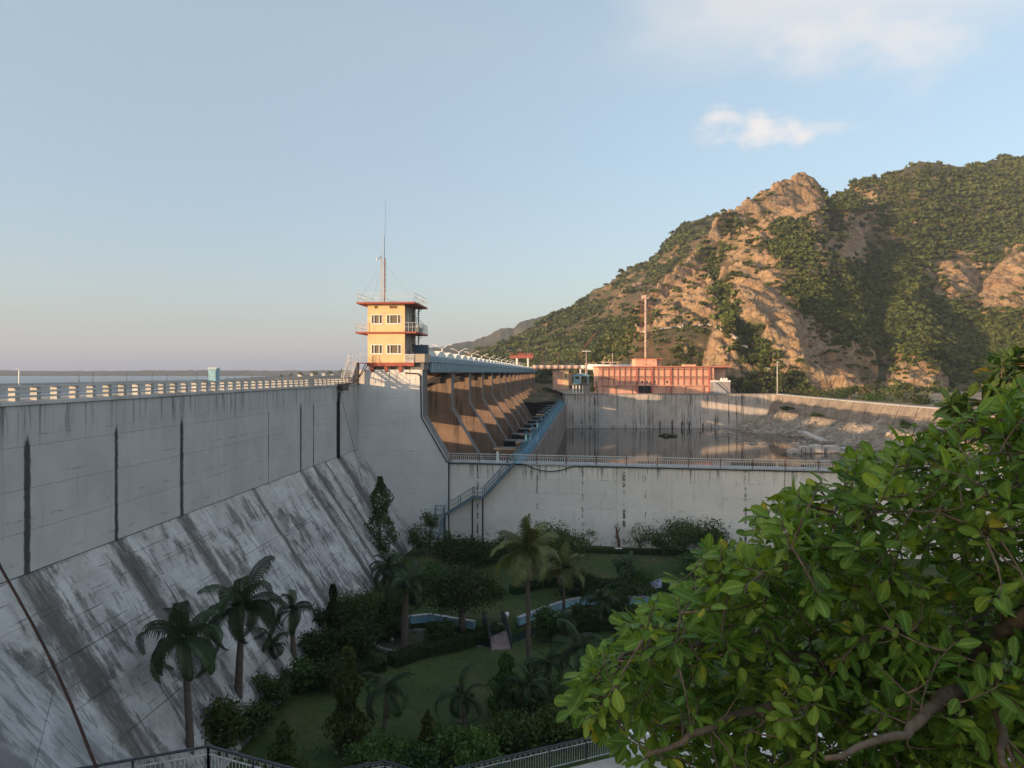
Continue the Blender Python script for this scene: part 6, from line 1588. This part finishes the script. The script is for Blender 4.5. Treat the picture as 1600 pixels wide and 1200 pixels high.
scroll_rail('terrace_railing', [(-9.0, 29.1), (-5.1, 30.5), (-3.2, 29.5), (4.75, 33.15)], -16.6, .98, 'long scrolled iron railing climbing along the lower terrace towards the tree')
wp = empty('white_pier', (5.3, 33.2, -16.61), 0, 'white masonry pier ending the terrace railing under the foreground tree', 'pier')
q = MB(); q.box(-.42, .55, -.5, .35, 0, .95); bevel(q.build('pier_body', m_white, wp), .03); q = MB(); q.box(-.48, .62, -.56, .41, .952, 1.03); q.build('pier_cap', m_white, wp)
q = MB(); q.box(.6, 12, -.25, .1, 0, .8); q.build('low_wall', m_white, wp)
# unseen block added behind and to the left of the camera to shade the foreground tree
gh = empty('shade_block', (0, 0, 0), 0, 'long unseen block added behind the camera to shade the foreground tree', 'building')
q = MB(); q.box(-66, -38, -38, -27, -1.4, 7.0); q.build('wall', m_cream, gh); q = MB(); q.box(-66.5, -37.5, -38.5, -26.5, 7.0, 7.3); q.build('roof', m_red, gh)
terr('left_abutment', [(-95, -70), (-24.5, -70), (-24.5, -14), (-95, -14)], -1.35, -32, m_earth)
terr('camera_ground', [(-14, 8), (-1, 8), (8, 9), (30, 12), (30, -30), (-40, -30), (-40, 8)], -12.2, -32, m_earth)
# rusty cable across the lower left corner
q = MB(); pts = []
for f in np.linspace(-.25, 1.45, 14):
    u = 0 + 150 * f + 10 * math.sin(math.pi * min(max(f, 0), 1)); v = 885 + 315 * f; pts.append(at(u, v, 7.6 - 1.1 * f))
q.tube(pts, .015, 6); props(q.build('rusty_cable', plain('brown_cable', (0.04, 0.022, 0.018), .8, .3, 8)), 'rusty steel cable slanting across the lower left corner', 'cable')
# ------------------------------------------------------------------ scrub on the hill
f_hill = foliage('hill_scrub', (0.038, 0.054, 0.014), (0.095, 0.112, 0.028), (0.13, 0.11, 0.045), .35, .10, .25)
def hill_scrub():
    g = np.random.default_rng(5)
    py = HOR - hZ / hY * FPX; px = (hX / hY) * FPX + 800
    run = np.minimum.accumulate(py, axis=0); prev = np.vstack([np.full((1, py.shape[1]), 9999.), run[:-1]])
    vis = (py < prev + 1.5) & (px > 690) & (px < 1660) & (py < 640)
    dpy = np.clip(prev - py, 0.15, 6); du = np.gradient(hU)[None, :]
    T = h_T; d = np.select([T == 'B', T == 'C', T == 'A', T == 'E', T == 'D', T == 'F', T == 'G'], [.85, .78, .36, .10, .22, .22, .5], 0.0)
    n_ = fbm(hX/26, hY/26, 4, 401); n2 = fbm(hX/70, hY/70, 3, 402)
    d = d * (1 - .85 * h_rk) * sstep(n_, .34, .62) * (0.35 + 1.3 * sstep(n2, .35, .65))
    def blob(cu, cv, ru, rv, rot=0.0):
        c, s_ = math.cos(rot), math.sin(rot); a = ((px - cu)*c + (py - cv)*s_) / ru; b = (-(px - cu)*s_ + (py - cv)*c) / rv
        return np.exp(-(a*a + b*b))
    for cu, cv, ru, rv, ro, w in ((1120,435,7,42,-.28,1.2),(1142,495,12,32,-.4,1.4),(1180,548,17,36,-.6,1.5),(1330,470,52,44,.2,1.7),(1420,500,70,44,.3,1.4),(1395,425,40,30,0,1.6),(1235,355,26,9,0,1.4),(1222,388,22,8,0,.9),
                                  (1265,455,26,22,0,.9),(1500,540,60,36,0,1.6),(1240,600,18,16,0,.9),(1410,622,40,10,0,1.6),(930,540,60,26,-.4,1.2),(1310,318,22,18,0,1.0),(1440,620,40,12,0,1.4),(1180,600,30,8,0,1),(1560,510,50,22,0,1.2),
                                  (1320,330,30,40,.3,.6),(1400,290,60,14,0,.5),(1530,300,110,34,0,.55),(1500,345,60,16,0,.3)):
        d += w * blob(cu, cv, ru, rv, ro)
    for cu, cv, ru, rv, ro, w in ((1245,318,52,34,.1,1),(1340,375,28,50,.35,1),(1080,545,90,30,0,.6),(1300,600,52,36,.6,1),(1230,520,46,34,.75,1.0),(1195,465,40,24,.6,.9),(1435,580,26,30,0,.9),(1160,400,50,30,.4,.6),(1460,450,40,40,.5,.6),(1545,455,50,30,.4,.6),(1100,460,50,30,-.3,.5)):
        d *= 1 - w * blob(cu, cv, ru, rv, ro)
    wgt = (d * vis * dpy * du).ravel(); wgt = np.clip(wgt, 0, None); wgt /= wgt.sum()
    N = 15000
    idx = g.choice(len(wgt), N, p=wgt, replace=False)
    jx = g.uniform(-.6, .6, N)
    P_ = np.stack([hX.ravel()[idx] + jx, hY.ravel()[idx] + g.uniform(-.3, .3, N), hZ.ravel()[idx]], -1)
    Y = P_[:, 1]; s_ = g.lognormal(0, .38, N) * np.interp(Y, [250, 420, 800], [1.05, 1.55, 2.5])
    s_ *= np.where(d.ravel()[idx] > .9, 1.3, 1.0); s_ = np.minimum(s_, np.interp(Y, [250, 420, 800], [2.0, 3.0, 4.6]))
    va = np.clip(np.maximum(h_veg, .42 + .22 * np.clip(d, 0, 1)), 0, 1).astype(np.float32); bpy.data.meshes['hill'].attributes['veg'].data.foreach_set('value', va.ravel())
    return P_, s_
HP, HS = hill_scrub()
def shrub_arrays(seed, n=26):
    g = np.random.default_rng(seed); c = g.normal(size=(n, 3)); c /= np.linalg.norm(c, axis=1)[:, None]; c[:, 2] = np.abs(c[:, 2]) * .75 + .05
    c *= g.uniform(.45, 1.0, n)[:, None]; V, F = leaf_quads(c, .85, 0, .75, seed + 1, .55); return V, F
SHA = [shrub_arrays(900 + i) for i in range(7)]
SHO = [np_mesh('foliage', *shrub_arrays(950 + i, 60), f_hill) for i in range(6)]
pxs = HS / HP[:, 1]; order = np.argsort(-pxs); top = order[:290]; rest = order[290:]
stem_b = MB(); stem_b.tube([(0, 0, -.6), (.05, 0, .3), (.12, .05, .7)], [.12, .09, .04], 5); stem_me = stem_b.mesh('stem', m_trunk)
r = random.Random(9)
for k, i in enumerate(top):
    e = empty('hill_shrub', tuple(HP[i]), r.uniform(0, 6.28), 'thorny green shrub among many alike on the rocky hillside', 'shrub', 'shrubs scattered over the hillside'); e.scale = [float(HS[i])] * 3
    obj('foliage', SHO[k % 6], e); obj('stem', stem_me, e)
vv = []; ff = []; base = 0
for j, (V, F) in enumerate(SHA):
    ii = rest[j::len(SHA)]; a = np.random.default_rng(j).uniform(0, 6.28, len(ii)); ca, sa = np.cos(a), np.sin(a)
    x = V[None, :, 0] * ca[:, None] - V[None, :, 1] * sa[:, None]; y = V[None, :, 0] * sa[:, None] + V[None, :, 1] * ca[:, None]; z = np.broadcast_to(V[None, :, 2], x.shape)
    W_ = np.stack([x, y, z], -1) * HS[ii][:, None, None] + HP[ii][:, None, :]
    vv.append(W_.reshape(-1, 3)); f = F[None] + (np.arange(len(ii)) * len(V))[:, None, None] + base; ff.append(f.reshape(-1, 4)); base += len(ii) * len(V)
props(obj('hillside_scrub', np_mesh('hillside_scrub', np.concatenate(vv), np.concatenate(ff), f_hill)), 'dense low thorn scrub covering the hillside', 'scrub', kind='stuff')
# bushes at the foot of the hill
for i, (u, v, Y, w, h, lab) in enumerate(((1402, 630, 236, 60, 34, 'dark bush at the foot of the rock rib above the bank wall'), (1440, 632, 234, 56, 34, 'grey brown bush right of the dark bush above the bank wall'), (1300, 626, 237, 60, 14, 'low dark bush strip along the top of the bank wall'),
        (1345, 632, 236, 60, 12, 'low bush strip under the smooth rock face'), (1165, 612, 240, 34, 20, 'dark bush just right of the powerhouse stair block'), (1185, 613, 240, 30, 14, 'low dark bush on the yard between the powerhouse and the lamp pole'), (1222, 612, 240, 30, 36, 'tall dark bush behind the lamp pole on the yard'),
        (863, 588, 320, 28, 18, 'round green tree beside the end of the gate bridge'), (928, 612, 234, 12, 22, 'dark tree squeezed between the blue hoist frame and the powerhouse'), (872, 611, 380, 22, 8, 'low dark bush at the spillway end wall'),
        (1045, 680, 200, 26, 5, 'green clump of weed floating on the pool'), (1490, 655, 150, 40, 22, 'bush on the river bank below the sloping wall'), (1275, 650, 200, 24, 8, 'small bush on the rubble bank below the sloping wall'), (1230, 640, 215, 26, 6, 'low weeds on the top of the rubble bank'), (1415, 668, 165, 28, 14, 'small tree like bush at the water end of the rubble bank'))):
    p_ = at(u, v, Y); H_ = h / FPX * Y; R_ = w / FPX * Y / 2
    if 'floating' in lab: p_.z = -16.8
    tree('bush', u, v, R_ / 1.22, H_, .02, 'dome', f_hill, lab, 420, max(.25, R_ * .22), 500 + i, .1, 'bush', 'bushes on the far bank', Y, p_.z)
for i, (u, v, Y, s_) in enumerate(((470,585,1000,5),(455,586,1000,3.5),(492,584,1000,6.5),(515,583.5,1000,6),(440,587.4,1000,3),(534,582.5,1000,6))):
    p_ = at(u, v, Y); tree('shore_tree', u, v, s_ * .8, s_, .2, 'dome', f_hill, 'small dark tree on the lake headland, %s along the shore' % ords[i], 200, 1.4, 560 + i, .1, 'tree', 'trees on the lake headland', Y, p_.z - 1)
for i, (u, v, w, h) in enumerate(((468, 586, 6, 1.2), (487, 585, 4, 1.4), (518, 583.8, 4, 1.2), (505, 584.6, 5, 1.0))):
    p_ = at(u, v, 1000); k = 1000 / FPX; e = empty('shore_house', (p_.x, p_.y, p_.z - 2), 0, 'tiny pale house on the lake headland, %s from the left' % ords[i], 'house', 'houses on the lake headland')
    q = MB(); q.box(-w*k/2, w*k/2, 0, 6, 0, h*k + 2); q.build('wall', m_white, e); q = MB(); q.box(-w*k/2 - .3, w*k/2 + .3, -.3, 6.3, h*k + 2, h*k + 2.4); q.build('roof', m_grey_wall, e)

for i, (f_, off, w, h, m_) in enumerate(((.15, 5, 7, 2.2, f_hill), (.45, 6, 8, 2.6, f_hill), (.8, 6, 9, 3.0, f_hill), (1.15, 7, 9, 3.4, f_dark), (1.5, 7, 9, 4.6, f_dark), (1.8, 9, 10, 5.2, f_hill), (2.1, 8, 9, 4.4, f_dark), (2.45, 9, 9, 4.0, f_hill), (2.8, 8, 8, 3.4, f_dark), (3.2, 9, 8, 3.4, f_hill))):
    p_, z_ = bank_at(f_); tree('bank_bush', 0, 0, w / 2 / 1.22, h, .02, 'dome', m_, 'scrubby bush on the road above the bank wall, %s from the lamp pole' % ords[i], 700, .5, 640 + i, .1, 'bush', 'bushes above the bank wall', p_.y, z_ - .1).location = (p_.x + off, p_.y, z_ - .1)

# the pale path that climbs over the knoll
py_ = HOR - hZ / hY * FPX; q = MB(); last = None
for u_ in np.arange(1002, 1206, 3.0):
    v_ = np.interp(u_, [1000, 1040, 1075, 1112, 1140, 1165, 1200], [521, 514, 510, 509, 522, 545, 580]); c_ = int(np.argmin(np.abs(hU - u_)))
    col_ = py_[:, c_]; vis_ = col_ < np.concatenate([[9999], np.minimum.accumulate(col_)[:-1]]) + .5; k_ = int(np.argmin(np.where(vis_, np.abs(col_ - v_), 999)))
    p_ = Vector((hX[k_, c_], hY[k_, c_] - .4, hZ[k_, c_] + .35))
    if last is not None and (p_ - last).length < 9: q.bar(last, p_, 1.1, .7)
    last = p_
o = q.build('hill_path', m_stone); o['kind'] = 'structure'

# ------------------------------------------------------------------ the tree in front, right
def in_poly(p, poly):
    x, y = p; c = False; j = len(poly) - 1
    for i in range(len(poly)):
        xi, yi = poly[i]; xj, yj = poly[j]
        if (yi > y) != (yj > y) and x < (xj - xi) * (y - yi) / (yj - yi) + xi: c = not c
        j = i
    return c
def leaf_mesh(name, seed, m, wid=.58):
    r = random.Random(seed); V = []; F = []; n = 6; curl = r.uniform(-.25, .65); fold = r.uniform(.02, .45); tw = r.uniform(-.45, .45); wid = wid * r.uniform(.8, 1.15)
    prof = [.06, .55, .86, 1.0, .82, .30] if wid > .5 else [.08, .6, .95, .95, .65, .12]
    for k in range(n):
        f = k / (n - 1); w = prof[k] * wid / 2; z = -curl * f * f * .5
        for sg in (-1, 0, 1):
            wob = r.uniform(-.012, .012)
            V.append((f, sg * w, z + abs(sg) * fold * w + sg * tw * w * f + wob))
    for k in range(n - 1):
        a = 3 * k; b = a + 3; F += [(a, a+1, b+1, b), (a+1, a+2, b+2, b+1)]
    return np.array(V), np.array(F)
def leafy_tree(name, label, limbs, poly, ntips, depth, leaf_len, mats, seed, wid=.58, per=(7, 11), part_leaves=290, twig=.34):
    g = np.random.default_rng(seed); r = random.Random(seed)
    root = empty(name, at(*limbs[0][0][:3]), 0, label, 'tree'); O = root.location
    pts = []
    for li, (*P_, r0, r1) in enumerate(limbs):
        W_ = [at(*p) for p in P_]; fine = []
        for a, b in zip(W_[:-1], W_[1:]):
            for k in range(5): fine.append(a.lerp(b, k / 5) + Vector((r.gauss(0, .006), r.gauss(0, .006), r.gauss(0, .006))))
        fine.append(W_[-1]); rs = [r0 + (r1 - r0) * k / (len(fine) - 1) for k in range(len(fine))]
        q = MB(); q.tube([p - O for p in fine], rs, 8); q.build('trunk' if li == 0 else 'limb', m_limb, root)
        for p, rr in zip(fine, rs): pts.append((p, rr))
    PT = np.zeros((len(pts) + 3 * ntips, 3)); PT[:len(pts)] = np.array([p[0] for p in pts]); npt = len(pts)
    TW = MB(); L = []
    us = [p[0] for p in poly]; vs = [p[1] for p in poly]; made = 0
    while made < ntips:
        u, v = r.uniform(min(us), max(us)), r.uniform(min(vs), max(vs))
        if not in_poly((u, v), poly): continue
        Y = r.triangular(depth[0], depth[1], depth[0] + (depth[1] - depth[0]) * .35); tip = at(u, v, Y); made += 1
        dd = np.linalg.norm(PT[:npt] - np.array(tip), axis=1); dd += g.uniform(0, .15, npt) + .12 * (dd < .16); base = Vector(PT[int(np.argmin(dd))])
        d = tip - base
        ctl = base.lerp(tip, .5) + Vector((r.gauss(0, .09), r.gauss(0, .09), r.gauss(-.06, .07))) * min(1.0, d.length * 2.2)
        path = [base * (1 - f) ** 2 + ctl * (2 * f * (1 - f)) + tip * f * f for f in (0, .25, .5, .75, 1)]; mid = path[2]
        t0 = min(.011, .004 + d.length * .005)
        TW.tube([p - O for p in path], [t0, t0 * .85, t0 * .65, t0 * .5, .0022], 5, False)
        for pp_ in (path[2], path[3]): PT[npt] = pp_; npt += 1
        ax = (tip - mid).normalized()
        n = r.randint(*per); reach = min(twig, (tip - mid).length)
        for k in range(n):
            f = (k / n) ** .8; p = tip - ax * reach * (1 - f) * .95
            phi = k * 2.4 + r.uniform(-.5, .5); s1 = ax.orthogonal().normalized(); s2 = ax.cross(s1)
            out = (s1 * math.cos(phi) + s2 * math.sin(phi)); out.z *= .55
            dl = (out * 1.0 + ax * r.uniform(.25, .8) + Vector((0, 0, r.uniform(-.45, .25)))).normalized()
            nr = (Vector((0, 0, 1)) + Vector((r.gauss(0, .45), r.gauss(0, .45), 0)))
            yv = nr.cross(dl).normalized(); zv = dl.cross(yv)
            L.append((p + dl * .012, dl, yv, zv, leaf_len * r.uniform(.45, 1.4)))
    o = TW.build('twigs', m_limb, root); o['kind'] = 'stuff'
    LV = [[leaf_mesh('leaf', seed * 10 + i, m, wid) for i in range(8)] for m in mats]
    LM = [[np_mesh('leaf', V, F, m, True) for V, F in row] for m, row in zip(mats, LV)]
    rib_v = np.tile([0., 1., 0.], 6).astype(np.float32)
    def rib(me, k): at_ = me.attributes.new('rib', 'FLOAT', 'POINT'); at_.data.foreach_set('value', np.tile(rib_v, k))
    for row in LM:
        for me in row: rib(me, 1)
    size = np.array([x[4] / max(.3, x[0].y) if 0 < (x[0].x / x[0].y * FPX + 800) < 1640 and (HOR - x[0].z / x[0].y * FPX) < 1210 else 0 for x in L])
    dp = np.array([x[0].y for x in L]); order = np.argsort(-(size * (dp < np.percentile(dp, 45)))); chosen = set(order[:part_leaves].tolist())
    bucket = {}
    for i, (p, dl, yv, zv, s_) in enumerate(L):
        q_ = r.random(); mi = 0 if q_ < .55 else 1 if q_ < .988 else 2
        if i in chosen:
            M_ = Matrix((dl, yv, zv)).transposed().to_4x4(); M_ = M_ @ Matrix.Diagonal((s_, s_, s_, 1)); M_.translation = p - O
            o = link(bpy.data.objects.new('leaf', LM[mi][i % 8])); o.parent = root; o.matrix_local = M_
        else:
            V, F = LV[mi][i % 8]; Rm = np.array([dl, yv, zv]); bucket.setdefault(mi, []).append((V * s_ @ Rm + np.array(p - O), F))
    for mi, lst in bucket.items():
        V = np.concatenate([a for a, _ in lst]); n0 = len(lst[0][0]); F = np.concatenate([f + k * n0 for k, (_, f) in enumerate(lst)])
        me = np_mesh('leaves', V, F, mats[mi], True); rib(me, len(lst)); o = obj('leaves', me, root); o['kind'] = 'stuff'
    return root
m_limb = plain('smooth_grey_bark', (0.125, 0.095, 0.07), .9, .35, 22, dirt=(0.06, 0.046, 0.034))
def leaf_mat(name, c1, c2):
    M = Mat(name, .55); M.b.inputs['Specular IOR Level'].default_value = .22
    p = M.pos(); k = M.mix(M.rng(M.noise(p, 9, 3, .6), .35, .65), c1, c2)
    k = M.mix(M.rng(M.noise(p, 2.6, 3, .6), .42, .66, 0, .8), k, tuple(x * f for x, f in zip(c2, (1.7, 1.35, 1.1))))
    k = M.mix(M.rng(M.noise(p, 60, 3, .7), .60, .75, 0, .5), k, tuple(x * .6 for x in c1))
    k = M.mix(M.rng(M.attr('rib'), .72, .98, 0, .6), k, tuple(min(1, x * 1.9 + .02) for x in c2)); M.col(k)
    t = M.n('ShaderNodeBsdfTranslucent'); M.put(t.inputs[0], M.mix(1.0, k, (1.35, 1.25, .5, 1), 'MULTIPLY'))
    mx = M.n('ShaderNodeMixShader'); mx.inputs[0].default_value = .35; out = M.nt.nodes['Material Output']
    M.nt.links.new(M.b.outputs[0], mx.inputs[1]); M.nt.links.new(t.outputs[0], mx.inputs[2]); M.nt.links.new(mx.outputs[0], out.inputs[0]); return M.m
lf1 = leaf_mat('leaf_green', (0.085, 0.165, 0.026), (0.130, 0.225, 0.036)); lf2 = leaf_mat('leaf_dark_green', (0.052, 0.120, 0.020), (0.088, 0.172, 0.026)); lf3 = leaf_mat('leaf_yellow_green', (0.16, 0.22, 0.022), (0.26, 0.27, 0.03))
J = (1480, 1180, 4.3)
limbs = [((1520, 3600, 4.7), (1500, 1500, 4.6), J, .14, .09),
         (J, (1400, 1078, 3.9), (1310, 1042, 3.6), (1215, 1016, 3.45), (1100, 1005, 3.4), (980, 1020, 3.35), (900, 1095, 3.3), .050, .010),
         (J, (1450, 1000, 4.2), (1380, 880, 4.2), (1290, 810, 4.3), (1215, 790, 4.3), .050, .010),
         (J, (1530, 1030, 3.6), (1600, 960, 3.3), (1680, 880, 3.1), .055, .020),
         (J, (1500, 950, 4.4), (1460, 790, 4.5), (1400, 715, 4.6), .050, .010),
         (J, (1560, 820, 4.6), (1600, 700, 4.2), (1590, 620, 4.0), .050, .010),
         ((1400, 1078, 3.9), (1250, 940, 3.9), (1130, 890, 4.0), (1045, 945, 4.0), .030, .009),
         (J, (1490, 1075, 3.1), (1440, 1125, 2.8), (1400, 1150, 2.7), (1290, 1185, 2.6), .034, .009),
         ((1310, 1042, 3.6), (1200, 1100, 3.2), (1080, 1150, 3.0), (1010, 1180, 3.0), .026, .008),
         ((1530, 1030, 3.6), (1560, 1120, 3.0), (1580, 1210, 2.7), .028, .010),
         ((1380, 880, 4.2), (1340, 790, 4.0), (1318, 720, 3.9), .018, .005),
         ((1215, 1016, 3.45), (1190, 940, 3.3), (1196, 880, 3.25), .016, .005)]
poly = [(868,1112),(902,1062),(935,1012),(962,985),(990,948),(1040,908),(1080,893),(1100,852),(1140,848),(1190,778),(1240,764),(1272,738),(1300,770),(1325,715),(1360,695),(1405,690),(1440,655),(1495,648),(1525,625),(1560,600),(1600,610),(1900,520),(1900,1420),(1030,1420),(1010,1230),(985,1190),(950,1150),(900,1128)]
leafy_tree('leafy_tree', 'large leafy green tree filling the lower right with broad rounded leaves', limbs, poly, 2700, (2.75, 4.8), .073, [lf1, lf2, lf3], 31, per=(6, 10), twig=.30)
limbs2 = [((1700, 1200, 8.5), (1660, 760, 8.2), (1610, 640, 8.0), .10, .03), ((1660, 760, 8.2), (1560, 660, 8.0), (1500, 640, 8.0), .03, .01), ((1610, 640, 8.0), (1570, 590, 8.0), .02, .008), ((1660, 760, 8.2), (1640, 600, 7.8), .03, .01)]
poly2 = [(1475,640),(1490,612),(1530,600),(1545,560),(1580,545),(1640,530),(1750,560),(1750,760),(1560,700),(1500,690)]
lg1 = leaf_mat('leaf_deep_green', (0.025, 0.055, 0.016), (0.045, 0.085, 0.020)); lg3 = leaf_mat('leaf_olive', (0.08, 0.075, 0.02), (0.12, 0.10, 0.03))
leafy_tree('background_tree', 'darker tree with slender leaves behind the leafy tree at the right edge', limbs2, poly2, 130, (7.2, 8.8), .17, [lg1, lg1, lg3], 33, .38, (8, 12), 90, .5)
# ------------------------------------------------------------------ haze
M = bpy.data.materials.new('haze_air'); M.use_nodes = True; nt = M.node_tree; nt.nodes.clear()
vo = nt.nodes.new('ShaderNodeVolumePrincipled'); vo.inputs['Color'].default_value = (0.70, 0.80, 1.0, 1); vo.inputs['Density'].default_value = 0.00015; vo.inputs['Anisotropy'].default_value = 0.0
oo = nt.nodes.new('ShaderNodeOutputMaterial'); nt.links.new(vo.outputs[0], oo.inputs['Volume'])
b_ = MB(); b_.box(-9500, 5200, -400, 7000, -35.5, 262); o = b_.build('haze', M); o['kind'] = 'stuff'
